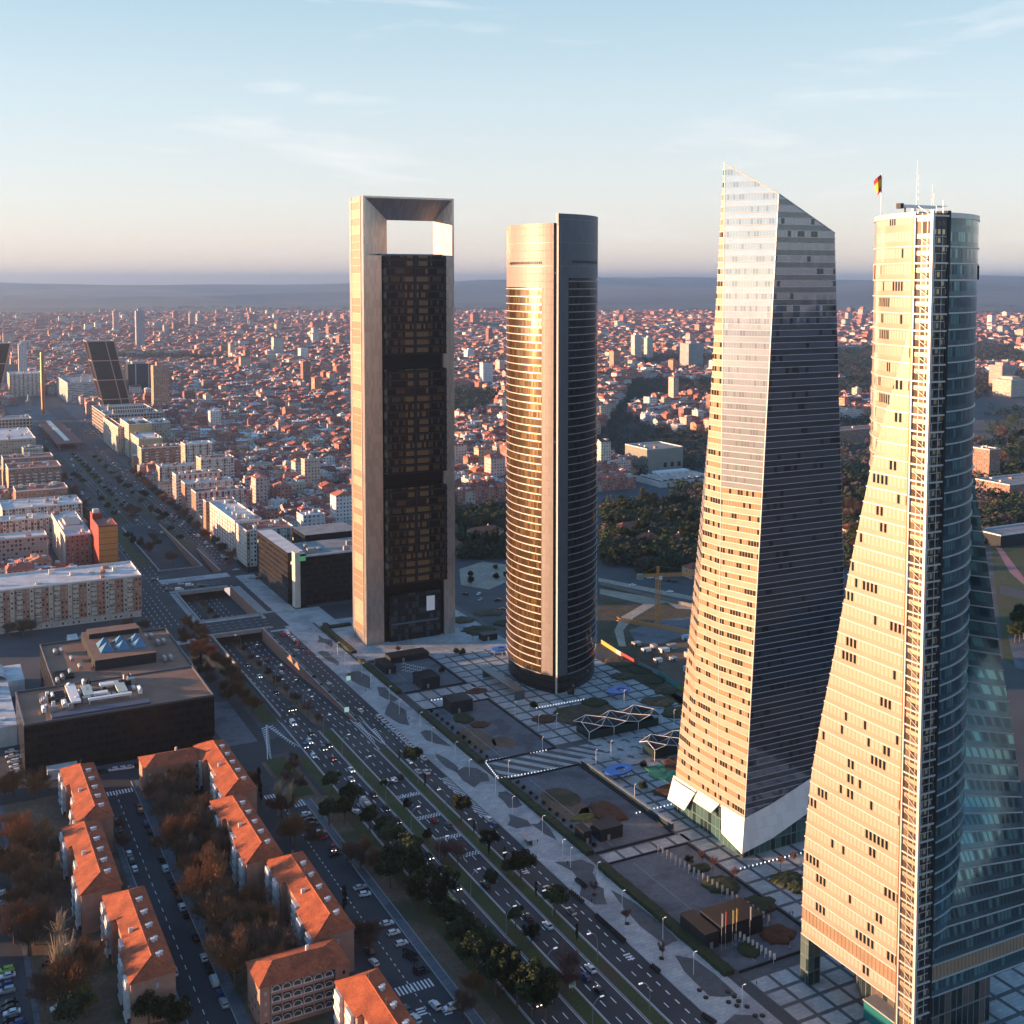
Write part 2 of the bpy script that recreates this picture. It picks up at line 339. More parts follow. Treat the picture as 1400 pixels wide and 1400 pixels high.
# asphalt
sheet('avenue_road',[(60,505,139,191),(505,668,177.2,191),(668,700,120,260),(700,772,120,148.7),(700,772,183.6,215),(772,817,118,262),(817,837,118,181.5),(817,837,187.5,200),(837,1000,134,150),(837,893,187.5,206),(893,1000,179,206),(837,893,179,181.5),(1000,1500,136,206)],M['asphalt'],0.03)
# trench road: down the ramp, level under the decks, up the far ramp
m=MB()
def ramp(u0,z0,u1,z1,v0,v1): m.face([(v0,u0,z0),(v1,u0,z0),(v1,u1,z1),(v0,u1,z1)])
ramp(505,0.03,640,-6.5,148.2,177.2); ramp(640,-6.5,850,-6.5,148.2,184); ramp(850,-6.5,1000,0.03,150,179); ramp(817,-7.0,893,0,181.5,187.5)
struct('underpass_road',m,M['asphalt'])
# ---------------------------------------------------------------- the four towers
def rel(poly,u0,v0): return [(p[1]-v0,p[0]-u0) for p in poly]      # (u,v) -> local (x,y)
def sgn(poly):
    return sum(poly[i][0]*poly[(i+1)%len(poly)][1]-poly[(i+1)%len(poly)][0]*poly[i][1] for i in range(len(poly)))>0
def ring(mb,poly,z0,z1,out,m=0):
    'a thin ledge running round a convex-ish outline'
    n=len(poly); o=[]
    for i in range(n):
        a=Vector(poly[i-1]); b=Vector(poly[i]); c=Vector(poly[(i+1)%n])
        d1=(b-a).normalized() if (b-a).length>1e-5 else Vector((0,0)); d2=(c-b).normalized() if (c-b).length>1e-5 else Vector((0,0))
        nn=Vector((d1.y+d2.y,-d1.x-d2.x)); nn=nn.normalized() if nn.length>1e-5 else Vector((0,0))
        o.append((b.x+nn.x*out,b.y+nn.y*out))
    for i in range(n):
        j=(i+1)%n; a,b,c,d=o[i],o[j],poly[j],poly[i]
        mb.face([(*a,z0),(*b,z0),(*b,z1),(*a,z1)],m); mb.face([(*a,z1),(*b,z1),(*c,z1),(*d,z1)],m); mb.face([(*d,z0),(*c,z0),(*b,z0),(*a,z0)],m)
def loft(mb,secs,zs,m=0,cap=None,mfun=None,sfun=None):
    for k in range(len(zs)-1):
        p,q=secs[k],secs[k+1]; n=len(p); ap=aq=0.0
        for i in range(n):
            j=(i+1)%n; lp=math.hypot(p[j][0]-p[i][0],p[j][1]-p[i][1]); lq=math.hypot(q[j][0]-q[i][0],q[j][1]-q[i][1])
            if max(lp,lq)>1e-4:
                mm=mfun(i,k) if mfun else m
                if sfun:
                    cx,cy=sfun(i,k); S=lambda P: P[0]*cx+P[1]*cy+100
                    mb.face([(*p[i],zs[k]),(*p[j],zs[k]),(*q[j],zs[k+1]),(*q[i],zs[k+1])],mm,[(S(p[i]),zs[k]),(S(p[j]),zs[k]),(S(q[j]),zs[k+1]),(S(q[i]),zs[k+1])])
                else: mb.face([(*p[i],zs[k]),(*p[j],zs[k]),(*q[j],zs[k+1]),(*q[i],zs[k+1])],mm,[(ap,zs[k]),(ap+lp,zs[k]),(aq+lq,zs[k+1]),(aq,zs[k+1])])
            ap+=lp; aq+=lq
    if cap is not None: mb.face([(*p,zs[-1]) for p in secs[-1]],cap)

M['ledge']=plain('pale_aluminium_ledge',(0.56,0.55,0.54),0.4,0.3)
M['ledge_shaded']=plain('shaded_aluminium_ledge',(0.25,0.26,0.28),0.4,0.3)  # ledge colour darkened to imitate shade on the right shell
M['roofdark']=plain('roof_gravel',(0.13,0.12,0.12),0.9,var=0.2,scale=0.4)
# --- curved glass tower, nearest the camera -------------------------------------------------
def emperor():
    U0,V0=213,225
    t=thing('glass_skyscraper',U0,V0,'curved glass tower nearest the camera, with flat sunlit wing and stair column','skyscraper')
    prof=[(14.5,254.5),(20,254.5),(42,253.9),(63,251.6),(79,248.3),(101.6,243),(125.4,238),(152.6,231.3),(167,227),(182,221.6),(198.5,216.4),(230,216.3)]
    def ue(z):
        if z<=prof[0][0]: return prof[0][1]
        for a,b in zip(prof,prof[1:]):
            if a[0]<=z<=b[0]: return a[1]+(b[1]-a[1])*(z-a[0])/(b[0]-a[0])
        return prof[-1][1]
    def ab(z):
        pts=[(0,4),(20,5),(40,25),(60,42),(100,60),(140,66),(200,88),(230,90)]
        for a,b in zip(pts,pts[1:]):
            if a[0]<=z<=b[0]: return math.radians(a[1]+(b[1]-a[1])*(z-a[0])/(b[0]-a[0]))
    r=40.0
    def sec(z):
        # right side from front corner: arc about (256,231), then a flat wing to (ur,271)
        a=ab(z); N=14; out=[]; e=254.6-ue(z)
        for i in range(N+1):
            t_=a*i/N; out.append((256-r*1.03*math.cos(t_), 230.5+r*math.sin(t_)))
        end=(214.6+e,270.6)
        if out[-1][1]<end[1]-0.2:
            la=out[-1]
            for i in range(1,5): out.append((la[0]+(end[0]-la[0])*i/4, la[1]+(end[1]-la[1])*i/4))
        else: out+= [out[-1]]*4
        # back side
        out+=[(254.6,270.7)]
        # left: from the back corner round the arc about (216,267), then to the flat wing edge
        b_=[]
        for i in range(N+1):
            t_=math.pi/2-(math.pi/2-max(0,math.pi/2-a))*i/N
            b_.append((216+r*math.sin(t_)*0.97, 266.5-r*1.03*math.cos(t_)))
        out+=b_
        la=b_[-1]; end=(ue(z),225.3)
        for i in range(1,5): out.append((la[0]+(end[0]-la[0])*i/4, la[1]+(end[1]-la[1])*i/4))
        out+=[(216.2+(ue(z)-216.2)*k/4,225.3) for k in (3,2,1,0)]
        out+=[(216.2,230.5)]
        p=rel(out,U0,V0); return p[::1] if sgn(p) else p[::-1]
    fh=4.22; zs=[14.5+i*fh for i in range(50)]; zs=[z for z in zs if z<220.6]; zs[-1]=220.3
    secs=[sec(z) for z in zs]
    fa=facade('curtain_wall_sunlit_tone',(0.42,0.35,0.27),1.45,fh,0.62,0.56,(0.012,0.015,0.018),(0.53,0.49,0.41),0.66,wrough=0.25,wmetal=0.35,grough=0.14,gmetal=0.3,jit=0.02,cluster=0.82,yc=0.62,wvar=0.08)  # one curtain wall in two tones: sunlit here, shaded in the next
    fd=facade('curtain_wall_shaded_tone',(0.10,0.16,0.19),1.45,fh,0.66,0.56,(0.05,0.09,0.11),(0.15,0.30,0.32),0.45,wrough=0.20,wmetal=0.6,grough=0.08,gmetal=0.5,jit=0.03,cluster=0.5,yc=0.62,wvar=0.2)
    gold=facade('plant_room_louvres',(0.42,0.30,0.2),1.45,fh,0.2,0.9,(0.2,0.13,0.09),(0.35,0.25,0.18),0.5,wrough=0.3,wmetal=0.5)
    b=MB()
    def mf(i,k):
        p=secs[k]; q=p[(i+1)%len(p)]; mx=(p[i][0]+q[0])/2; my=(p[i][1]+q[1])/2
        # left faces take the painted sunlit tone, the rest the shaded tone
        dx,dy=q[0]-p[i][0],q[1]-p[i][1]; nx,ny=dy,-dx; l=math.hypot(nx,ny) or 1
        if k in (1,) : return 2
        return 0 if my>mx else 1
    for k in range(len(secs)): secs[k]=[(x+0.0,y) for x,y in secs[k]]
    # shift the facade pattern so that it starts on whole floors
    def sf(i,k):
        p=secs[k]; q=p[(i+1)%len(p)]; return (1,1) if p[i][1]+q[1]>p[i][0]+q[0] else (1.1,.25)
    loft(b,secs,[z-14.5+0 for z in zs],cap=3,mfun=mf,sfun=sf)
    b.v=[(x,y,z+14.5) for x,y,z in b.v]
    b.face([(*p,14.5) for p in reversed(secs[0])],3)
    soften(b.build('facade',[fa,fd,gold,M['roofdark']],t),16)
    # floor ledges
    m=MB()
    for k,z in enumerate(zs): ring(m,secs[k],z-0.15,z+0.15,0.28)
    m.build('floor_ledge',M['ledge'],t)
    # stair and lift column on the front corner
    ss=thing('stair_column',0,0,None,None); ss.parent=t; ss.location=(0,0,0); ss.rotation_euler=(0,0,0)
    ga=facade('stair_glazing',(0.55,0.45,0.33),1.75,4.22,0.86,0.74,(0.07,0.05,0.035),(0.30,0.22,0.15),0.35,wrough=0.3,wmetal=0.5,jit=0.03)
    gb=facade('stair_glazing_dark',(0.05,0.05,0.055),1.5,2.11,0.6,0.6,(0.015,0.018,0.02),(0.55,0.45,0.26),0.38,wrough=0.4,wmetal=0.4)
    c=MB(); x0,x1,y0,y1=-0.4,4.6,-2.2,3.0
    c.wall((x0,y1),(x0,y0),0,221,0); c.wall((x0,y0),(x1,y0),0,221,1); c.wall((x1,y0),(x1,y1),0,221,1)
    c.face([(x0,y0,221),(x1,y0,221),(x1,y1,221),(x0,y1,221)],2)
    c.build('stair_glass',[ga,gb,M['roofdark']],ss)
    c=MB()
    for z in zs:
        c.box(x0-0.35,x1+0.2,y0-0.35,y0-0.02,z-0.25,z+0.15); c.box(x0-0.35,x0-0.02,y0,y1,z-0.25,z+0.15)
        c.bar((x0-0.25,y0+0.3,z),(x0-0.25,y1-0.6,z+fh*0.6),0.16); c.bar((x0+0.6,y0-0.25,z+fh*.55),(x1-0.6,y0-0.25,z+fh*.55),0.14)
        c.bar((x0+0.9,y0-0.25,z),(x0+0.9,y0-0.25,z+fh*.55),0.14); c.bar((x0+3.1,y0-0.25,z),(x0+3.1,y0-0.25,z+fh*.9),0.14)
    c.build('stair_landing',M['ledge'],ss)
    c=MB(); c.box(x0-0.5,x0+0.25,y0-0.5,y0+0.3,0,221.4); c.box(x0-0.5,x0,y1,y1+0.35,0,221.4); c.build('corner_post',M['ledge'],ss)
    c=MB(); c.box(x1+0.02,x1+1.1,y0-0.1,y0+3.6,0,221.6); c.build('corner_post',M['dark'],ss)
    c=MB(); c.box(x0-0.1,x0+0.3,y1+0.35,y1+1.2,0,220.5); c.build('shadow_gap',plain('bronze_gap',(0.2,0.11,0.05),0.4,0.6),ss)
    # legs and lobby
    c=MB(); c.box(0.1,4.6,38.2,41.6,0,14.48,snap=None); pil=facade('pillar_glass',(0.10,0.13,0.13),2.2,4.2,0.85,0.85,(0.05,0.09,0.09),(0.08,0.12,0.12),0.5,wrough=0.3,gmetal=0.6); c.build('leg',pil,t)
    c=MB(); c.prism([(8,3.2),(34,3.2),(40,12),(38,30),(14,34),(9,26)],0,14.45,0,1); c.build('lobby',[facade('lobby_glass',(0.16,0.16,0.15),2.2,7.2,0.88,0.92,(0.02,0.03,0.032),(0.12,0.09,0.08),0.3,wrough=0.3),M['roofdark']],t)
    c=MB(); c.box(4,9,3.5,20,0,5.2,0); c.box(3.8,9.2,3.3,20.2,5.2,5.6,1); c.build('entrance_pavilion',[plain('teal_glass',(0.03,0.2,0.2),0.1,0.3),M['kerb']],t)
    # things on the roof that belong to it
    c=MB()
    for k in range(3):
        a=secs[-1]; 
    ring(c,secs[-1],220.3,221.5,0.2); c.build('roof_parapet',M['ledge'],t)
    c=MB(); c.box(14,30,14,32,220.3,221.4); c.box(18,24,18,26,221.4,222.3); c.build('plant_room',plain('light_grey_cladding',(0.5,0.5,0.5),0.6),t)
    # dark vent panel on the shaded side, orange panel on the lit side
    for side_ in (0,1):
        pv_=MB(); t0,t1=(36,52) if side_==0 else (40,60)
        for q_ in range(6):
            pts=[]
            for tt in (t0+(t1-t0)*q_/6,t0+(t1-t0)*(q_+1)/6):
                a_=math.radians(tt)
                if side_==0: pts.append((266.5-r*1.03*math.cos(a_)-.3-225,216+r*math.sin(a_)*0.97-.1-213))
                else: pts.append((230.5+r*math.sin(a_)+.2-225,256-r*1.03*math.cos(a_)-.3-213))
            pv_.face([(*pts[0],204.4),(*pts[1],204.4),(*pts[1],208.4),(*pts[0],208.4)])
        pv_.build('vent_panel',plain('orange_vent_panel',(0.5,0.25,0.12),.5) if side_==0 else M['dark'],t)
    # roof crane, masts and flag are separate things
    return t
emperor()
def mast(u,v,z,h,label,cat='antenna',name='antenna_mast'):
    t=thing(name,u,v,label,cat,z=z); m=MB(); m.tube((0,0,0),(0,0,h*0.6),0.16,0.10,6); m.tube((0,0,h*0.6),(0,0,h),0.08,0.04,5); m.build('pole',M['whitemetal'],t)
    for k in range(4):
        m=MB(); zz=h*(0.35+0.12*k); m.bar((-0.7,0,zz),(0.7,0,zz),0.06); m.bar((0.6,0,zz-.5),(0.6,0,zz+.5),0.1); m.build('aerial',M['whitemetal'],t)
    m=MB(); m.box(-0.5,0.5,-0.5,0.5,0,0.5); m.build('foot',M['whitemetal'],t)
mast(233,242,220.8,16,'tallest thin white aerial mast on the roof of the nearest glass tower')
mast(237,252,220.8,10,'shorter thin white aerial mast on the nearest tower roof, right of the tallest')
def flag():
    t=thing('flag_pole',236,232.2,'red and yellow flag on a thin pole on the nearest tower roof','flag',z=220.6,rot=-A-math.radians(12))
    m=MB(); m.tube((0,0,0),(0,0,12.2),0.14,0.08,8); m.tube((0,0,12.2),(0,0,12.5),0.18,0.05,8); m.build('pole',M['whitemetal'],t)
    red=plain('flag_red',(0.55,0.03,0.03),0.8); yel=plain('flag_yellow',(0.8,0.5,0.03),0.8)
    m=MB(); NX,NZ=10,12
    def P(i,j):
        s=i/NX; q=j/NZ; droop=s*s*1.6+s*0.3; x=-s*2.0*(0.5+0.5*q)+0.12*math.sin(s*7+q*5); y=(0.55*math.sin(s*6+q*2)-.9*s)*s
        return (x,y,12.0-(1-q)*4.3-droop)
    for i in range(NX):
        for j in range(NZ):
            m.face([P(i,j),P(i+1,j),P(i+1,j+1),P(i,j+1)],0 if (j<3 or j>=10) and True else 1)
    m.m=[0 if (k%NZ<3 or k%NZ>=9) else 1 for k in range(NX*NZ)]
    o=m.build('flag_cloth',[red,yel],t)
flag()
def roof_crane():
    t=thing('roof_crane',232,240,'long white window-cleaning crane lying across the roof of the nearest tower','crane',z=220.8)
    m=MB(); m.box(-1.2,1.2,-1.2,1.2,0,1.4); m.tube((0,0,1.4),(0,0,3.0),0.7,0.6,8); m.build('base',M['whitemetal'],t)
    m=MB(); m.box(-4.5,7.5,-0.5,0.5,2.9,3.7); m.box(7.5,11,-0.25,0.25,3.3,3.6); m.build('jib',M['whitemetal'],t)
    m=MB(); m.box(-5.6,-4.5,-0.8,0.8,2.6,4.0); m.build('counterweight',M['dark'],t)
    m=MB(); m.tube((-3.2,0,0),(-3.2,0,2.9),0.25,None,6); m.tube((-2.6,0,0),(-3.3,0,2.9),0.15,None,6); m.build('strut',M['dark'],t)
roof_crane()
# --- faceted glass tower ---------------------------------------------------------------------
def crystal():
    U0,V0=321,257; t=thing('glass_skyscraper',U0,V0,'tall faceted glass tower with slanted top and white folded skirt at its foot','skyscraper')
    def sec(z):
        f=(z-13)/232.0; vA=0.05+11.8*f; ul=33.5-17.2*f; vl=0.05+24*f; vr=49-13.5*f; ur=0.05+16*f; vb=49-14*f
        pts=[(vA,0)]+[(vA+(vr-vA)*k/4,0) for k in (1,2,3,4)]+[(49,ur),(49,42),(vl,42),(0,ul),(0,15.6)]
        return pts
    fh=4.35; zs=[13+fh*i for i in range(0,60)]; plane=lambda x,y:234.3-0.508*(x-11.4)+0.35*y
    lim=[z for z in zs if z<200]; n=len(lim)
    secs=[sec(z) for z in lim]; zz=lim[:]
    fl=facade('sunlit_glass_facade',(0.46,0.40,0.31),1.5,fh,0.86,0.42,(0.05,0.03,0.02),(0.36,0.25,0.15),0.55,wrough=0.16,wmetal=0.25,grough=0.12,gmetal=0.5,jit=0.012,cluster=0.3,yc=0.72,wvar=0.1)  # same glass on every facet; this copy is coloured as sunlit
    fm=facade('sky_bright_glass_facade',(0.84,0.84,0.84),1.5,fh,0.8,0.44,(0.55,0.56,0.57),(0.72,0.72,0.71),0.6,wrough=0.07,wmetal=0.92,grough=0.06,gmetal=0.92,jit=0.006,cluster=0.2,yc=0.72,wvar=0.05)  # copy brightened to imitate the pale sky reflected in the facet
    fr=facade('shaded_glass_facade',(0.13,0.15,0.18),1.5,fh,0.90,0.5,(0.22,0.25,0.31),(0.07,0.08,0.09),0.22,wrough=0.08,wmetal=0.85,grough=0.05,gmetal=0.92,jit=0.012,cluster=0.3,yc=0.72,lit=0.0)  # copy darkened for the facets turned from the sun
    b=MB()
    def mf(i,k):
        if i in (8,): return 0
        if i==9: return 1 if k>26 else 0  # upper floors switch to the copy with the sky reflection put in
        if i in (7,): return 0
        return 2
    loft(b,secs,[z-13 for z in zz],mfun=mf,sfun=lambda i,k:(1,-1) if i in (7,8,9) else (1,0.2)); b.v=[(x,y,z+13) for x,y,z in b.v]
    # above this the outline is cut by the sloping roof plane
    top=[]; base=secs[-1]; zb=zz[-1]; ac=0.0; N=len(base)
    hi=sec(246); 
    def cut(i):
        a=Vector((*base[i],zb)); c=Vector((*hi[i],246.0)); f0=a.z-plane(a.x,a.y); f1=c.z-plane(c.x,c.y); tt=f0/(f0-f1); p=a.lerp(c,tt); return p
    tp=[cut(i) for i in range(N)]
    for i in range(N):
        j=(i+1)%N; l=math.hypot(base[j][0]-base[i][0],base[j][1]-base[i][1]); cx_,cy_=(1,-1) if i in (7,8,9) else (1,.2); S=lambda P: P[0]*cx_+P[1]*cy_+100
        b.face([(*base[i],zb),(*base[j],zb),tuple(tp[j]),tuple(tp[i])],{8:0,9:1,7:0}.get(i,2),[(S(base[i]),zb-13),(S(base[j]),zb-13),(S(tp[j]),tp[j].z-13),(S(tp[i]),tp[i].z-13)]); ac+=l
    b.face([tuple(p) for p in tp],3)
    soften(b.build('facade',[fl,fm,fr,M['roofdark']],t),12)
    m=MB()
    for z in zs:
        for dz in (0.0,fh*0.48):
            q=z+dz
            if q<205: ring(m,sec(q),q-0.07,q+0.07,0.18)
            else:
                s=sec(q); 
                for i in range(N):   # only the lengths below the roof
                    a=Vector((*s[i],q)); c=Vector((*s[(i+1)%N],q)); fa=q-plane(a.x,a.y); fc=q-plane(c.x,c.y)
                    if fa>0 and fc>0: continue
                    if fa>0: a=c.lerp(a,fc/(fc-fa))
                    elif fc>0: c=a.lerp(c,fa/(fa-fc))
                    if (c-a).length<0.2: continue
                    d=(c-a).normalized(); nn=Vector((d.y,-d.x,0))*0.22
                    m.face([tuple(a+nn-Vector((0,0,.1))),tuple(c+nn-Vector((0,0,.1))),tuple(c+nn+Vector((0,0,.1))),tuple(a+nn+Vector((0,0,.1)))])
                    m.face([tuple(a+nn+Vector((0,0,.1))),tuple(c+nn+Vector((0,0,.1))),tuple(c+Vector((0,0,.1))),tuple(a+Vector((0,0,.1)))])
    m.build('floor_ledge',M['ledge'],t)
    m=MB()
    for i in range(N):
        if (tp[i]-tp[(i+1)%N]).length>0.5: m.bar(tuple(tp[i]),tuple(tp[(i+1)%N]),0.35)
    m.bar((0,15.6,13),tuple(tp[9]),0.22); m.bar((0.05,0,13),tuple(tp[0]),0.3)
    m.build('edge_trim',M['ledge'],t)
    # glass lobby and the white folded skirt around it
    lob=facade('lobby_glazing',(0.10,0.16,0.16),2.4,4.3,0.86,0.88,(0.03,0.05,0.05),(0.06,0.12,0.12),0.5,wrough=0.3,grough=0.08,gmetal=0.3,lit=0.02)
    c=MB(); c.box(-0.6,49,-0.6,42,0,12.6,0,1); c.build('lobby',[lob,M['roofdark']],t)
    sk=MB()
    def panel(a,b_,c_,d,th=0.35):
        a,b_,c_,d=[Vector(p) for p in (a,b_,c_,d)]; n_=(b_-a).cross(d-a).normalized()*th
        q=[a,b_,c_,d]; p=[x-n_ for x in q]
        sk.face([tuple(x) for x in q]); sk.face([tuple(x) for x in reversed(p)])
        for i in range(4): j=(i+1)%4; sk.face([tuple(q[j]),tuple(q[i]),tuple(p[i]),tuple(p[j])])
    panel((-3.2,-3.0,3.2),(-0.2,-0.4,14.4),(-0.2,13,14.0),(-3.0,9.0,5.6))   # wing left of the front corner
    panel((-0.2,-0.4,14.4),(-3.2,-3.0,3.2),(10,-3.4,6.2),(12,-0.5,17.2)); panel((12,-0.5,17.2),(10,-3.4,6.2),(34,-3.0,14.4),(34,-0.6,24.5)); panel((34,-0.6,24.5),(34,-3.0,14.4),(49,-2.6,19),(49,-0.6,30))
    panel((-3.0,32,4.5),(-0.2,28,13.4),(-0.2,43,13.4),(-3.0,43,4.5))
    panel((-3.0,15.5,10.4),(-0.2,14,13.8),(-0.2,27,13.8),(-3.0,26.5,10.4))
    skm=facade('skirt_panels',(0.62,0.63,0.64),2.2,3.4,0.97,0.96,(0.66,0.67,0.68),(0.6,0.61,0.62),0.5,wrough=0.4,grough=0.35,wvar=0.05)
    sk.build('skirt',skm,t)
crystal()
# --- round tower ------------------------------------------------------------------------------
def round_tower():
    U0,V0=494,278; t=thing('rounded_skyscraper',U0,V0,'rounded tower of two curved shells with white floor bands and dark slot','skyscraper')
    # bulging triangle with one corner towards the camera
    vz=math.radians(-4); w=47.0
    ray=Vector((0.08,1.0)).normalized()      # world direction away from the camera
    # local axes: x=v, y=u -> world X = -SU*y+CU*x
    def loc(wx,wy):                          # world offset from the front corner -> local
        return (CU*wx+SU*wy, -SU*wx+CU*wy)
    rot=math.radians(2)
    def wv(a,b): return (a*math.cos(rot)-b*math.sin(rot), a*math.sin(rot)+b*math.cos(rot))
    Vf=wv(0,0); Vl=wv(-w/2,w*0.866); Vr=wv(w/2,w*0.866)
    def arc(c,p0,p1,n):
        a0=math.atan2(p0[1]-c[1],p0[0]-c[0]); a1=math.atan2(p1[1]-c[1],p1[0]-c[0])
        if a1-a0>math.pi: a1-=2*math.pi
        if a1-a0<-math.pi: a1+=2*math.pi
        return [(c[0]+w*math.cos(a0+(a1-a0)*i/n),c[1]+w*math.sin(a0+(a1-a0)*i/n)) for i in range(n+1)]
    right=arc(Vl,Vf,Vr,22)      # front corner to right corner
    back=arc(Vf,Vr,Vl,16); left=arc(Vr,Vl,Vf,22)
    gl=facade('shell_glass_sunlit',(0.16,0.10,0.055),0.9,3.75,0.9,0.72,(0.11,0.065,0.03),(0.30,0.18,0.08),0.35,wrough=0.25,wmetal=0.7,grough=0.16,gmetal=0.7,jit=0.035,cluster=0.35,spec=0.8)  # left shell: warm sunlight put into the glass colour
    gd=facade('shell_glass_shaded',(0.022,0.025,0.03),0.9,3.75,0.9,0.72,(0.01,0.012,0.016),(0.03,0.028,0.028),0.3,wrough=0.25,wmetal=0.3,grough=0.10,gmetal=0.3,jit=0.03,spec=0.25)  # right shell: the same glass coloured as shaded
    pan=facade('cladding_sunlit',(0.20,0.175,0.165),1.6,3.75,0.96,0.97,(0.225,0.195,0.185),(0.21,0.18,0.17),0.5,wrough=0.5,wmetal=0.0,grough=0.5,gmetal=0.0,wvar=0.04)  # cladding in its sunlit tone, for the left shell
    pand=facade('cladding_shaded',(0.075,0.085,0.105),1.6,3.75,0.96,0.97,(0.085,0.095,0.12),(0.078,0.088,0.11),0.5,wrough=0.5,wmetal=0.1,grough=0.5,gmetal=0.1,wvar=0.04)  # same cladding darkened as if in shade, for the right shell
    def shell(name,pts,top,cladf,mats,glassx):
        sh=thing(name,0,0,None,None); sh.parent=t; sh.location=(0,0,0); sh.rotation_euler=(0,0,0)
        n=len(pts)-1; b=MB(); led=MB(); ac=0; z0=9.0
        for i in range(n):
            a,c=loc(*pts[i]),loc(*pts[i+1]); l=math.hypot(c[0]-a[0],c[1]-a[1]); f=(i+0.5)/n
            zt=top-31 if glassx(f) else z0
            for (za,zb,mi) in ((z0,zt,0),(zt,top,1)):
                if zb-za>0.1: b.face([(*a,za),(*c,za),(*c,zb),(*a,zb)],mi,[(ac,za-z0),(ac+l,za-z0),(ac+l,zb-z0),(ac,zb-z0)])
            ac+=l
        b.build('glazing',mats,sh)
        k=0; z=z0
        while z<top-1:
            for i in range(n):
                f=(i+0.5)/n
                if (z<top-31 and glassx(f)) or (z>=top-31 and k%3==0):
                    a,c=Vector(loc(*pts[i])),Vector(loc(*pts[i+1])); d=(c-a).normalized(); nn=Vector((d.y,-d.x))*(0.32 if z<top-31 else 0.1); a2=a+nn; c2=c+nn
                    h=0.34 if z<top-31 else 0.1
                    led.face([(*a2,z),(*c2,z),(*c2,z+h),(*a2,z+h)]); led.face([(*a2,z+h),(*c2,z+h),(*c,z+h),(*a,z+h)]); led.face([(*a,z),(*c,z),(*c2,z),(*a2,z)])
            z+=3.75; k+=1
        led.build('floor_band',M['ledge'] if name=='left_shell' else M['ledge_shaded'],sh)
        return sh
    # left shell: from back-left round to the front corner, stopping short of the slot
    L=[p for p in left]; cut=1
    Ls=back[9:]+left[1:-cut]
    def gxl(f): return f<0.88
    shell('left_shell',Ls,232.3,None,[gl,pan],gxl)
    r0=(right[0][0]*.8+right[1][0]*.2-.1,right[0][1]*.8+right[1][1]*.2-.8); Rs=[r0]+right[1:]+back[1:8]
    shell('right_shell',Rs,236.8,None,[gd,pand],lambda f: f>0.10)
    # dark core filling the slot, roofs
    core=[loc(*p) for p in (back[9:]+left[1:-1])]; allp=[loc(*p) for p in right[1:]+back[1:]+left[1:-1]]
    cx=sum(p[0] for p in allp)/len(allp); cy=sum(p[1] for p in allp)/len(allp)
    ins=[(cx+(p[0]-cx)*0.965,cy+(p[1]-cy)*0.965) for p in allp]
    b=MB(); b.prism(ins,0,229.5,0,1); b.build('core',[facade('slot_glazing',(0.012,0.012,0.014),2,3.75,0.5,0.3,(0.02,0.02,0.02),(0.5,0.3,0.15),0.03,wrough=0.4),M['roofdark']],t)
    lo=[(cx+(p[0]-cx)*0.93,cy+(p[1]-cy)*0.93) for p in allp]
    b=MB(); b.prism([loc(*p) for p in ([left[-4],left[-cut-1]] + [wv(-0.2,5)])][::-1] if False else lo,0,9.4,0,1); b.build('base_lobby',[plain('black_glass',(0.01,0.012,0.014),0.08),M['roofdark']],t)
    # end fins at the slot
    b=MB(); p=loc(*r0); q=loc(right[0][0]-.6,right[0][1]-.9); d=Vector((p[0]-q[0],p[1]-q[1])).normalized(); 
    inn=Vector((-d.y,d.x))*2.6
    b.face([(p[0]+inn.x,p[1]+inn.y,0),(p[0],p[1],0),(p[0],p[1],236.8),(p[0]+inn.x,p[1]+inn.y,236.8)]); 
    b.build('shell_edge',M['ledge'],t)
    b=MB(); p=loc(*left[-cut-1]); q=loc(*left[-cut]); d=Vector((q[0]-p[0],q[1]-p[1])).normalized(); inn=Vector((-d.y,d.x))*5
    b.face([(p[0],p[1],9),(p[0]+inn.x,p[1]+inn.y,9),(p[0]+inn.x,p[1]+inn.y,232.3),(p[0],p[1],232.3)]); b.build('shell_edge',M['darkpanel'],t)
    for (P_,zt) in ((Ls,232.3),(Rs,236.8)):
        b=MB(); q=[loc(*p) for p in P_]; 
        for i in range(len(q)-1):
            a,c=Vector(q[i]),Vector(q[i+1]); d=(c-a).normalized(); nn=Vector((-d.y,d.x))*0.6
            b.face([(*a,zt),(*c,zt),(*(c+nn),zt),(*(a+nn),zt)]); b.face([(*(a+nn),zt-6),(*(a+nn),zt),(*(c+nn),zt),(*(c+nn),zt-6)])
        b.build('crown_rim',M['darkpanel'],t)
    # dark louvres in the crown
    for P_,zt,ff in ((Ls,212.5,(0.45,0.86)),(Rs,213,(0.14,0.62))):
        b=MB(); n=len(P_)-1
        for i in range(int(n*ff[0]),int(n*ff[1])+1):
            a,c=Vector(loc(*P_[i])),Vector(loc(*P_[i+1])); d=(c-a).normalized(); nn=Vector((d.y,-d.x))*0.12
            for s in (0.1,0.6):
                a1=a.lerp(c,s)+nn; c1=a.lerp(c,s+0.3)+nn; b.face([(*a1,zt),(*c1,zt),(*c1,zt+1.3),(*a1,zt+1.3)])
        b.build('vent',M['dark'],t)
round_tower()
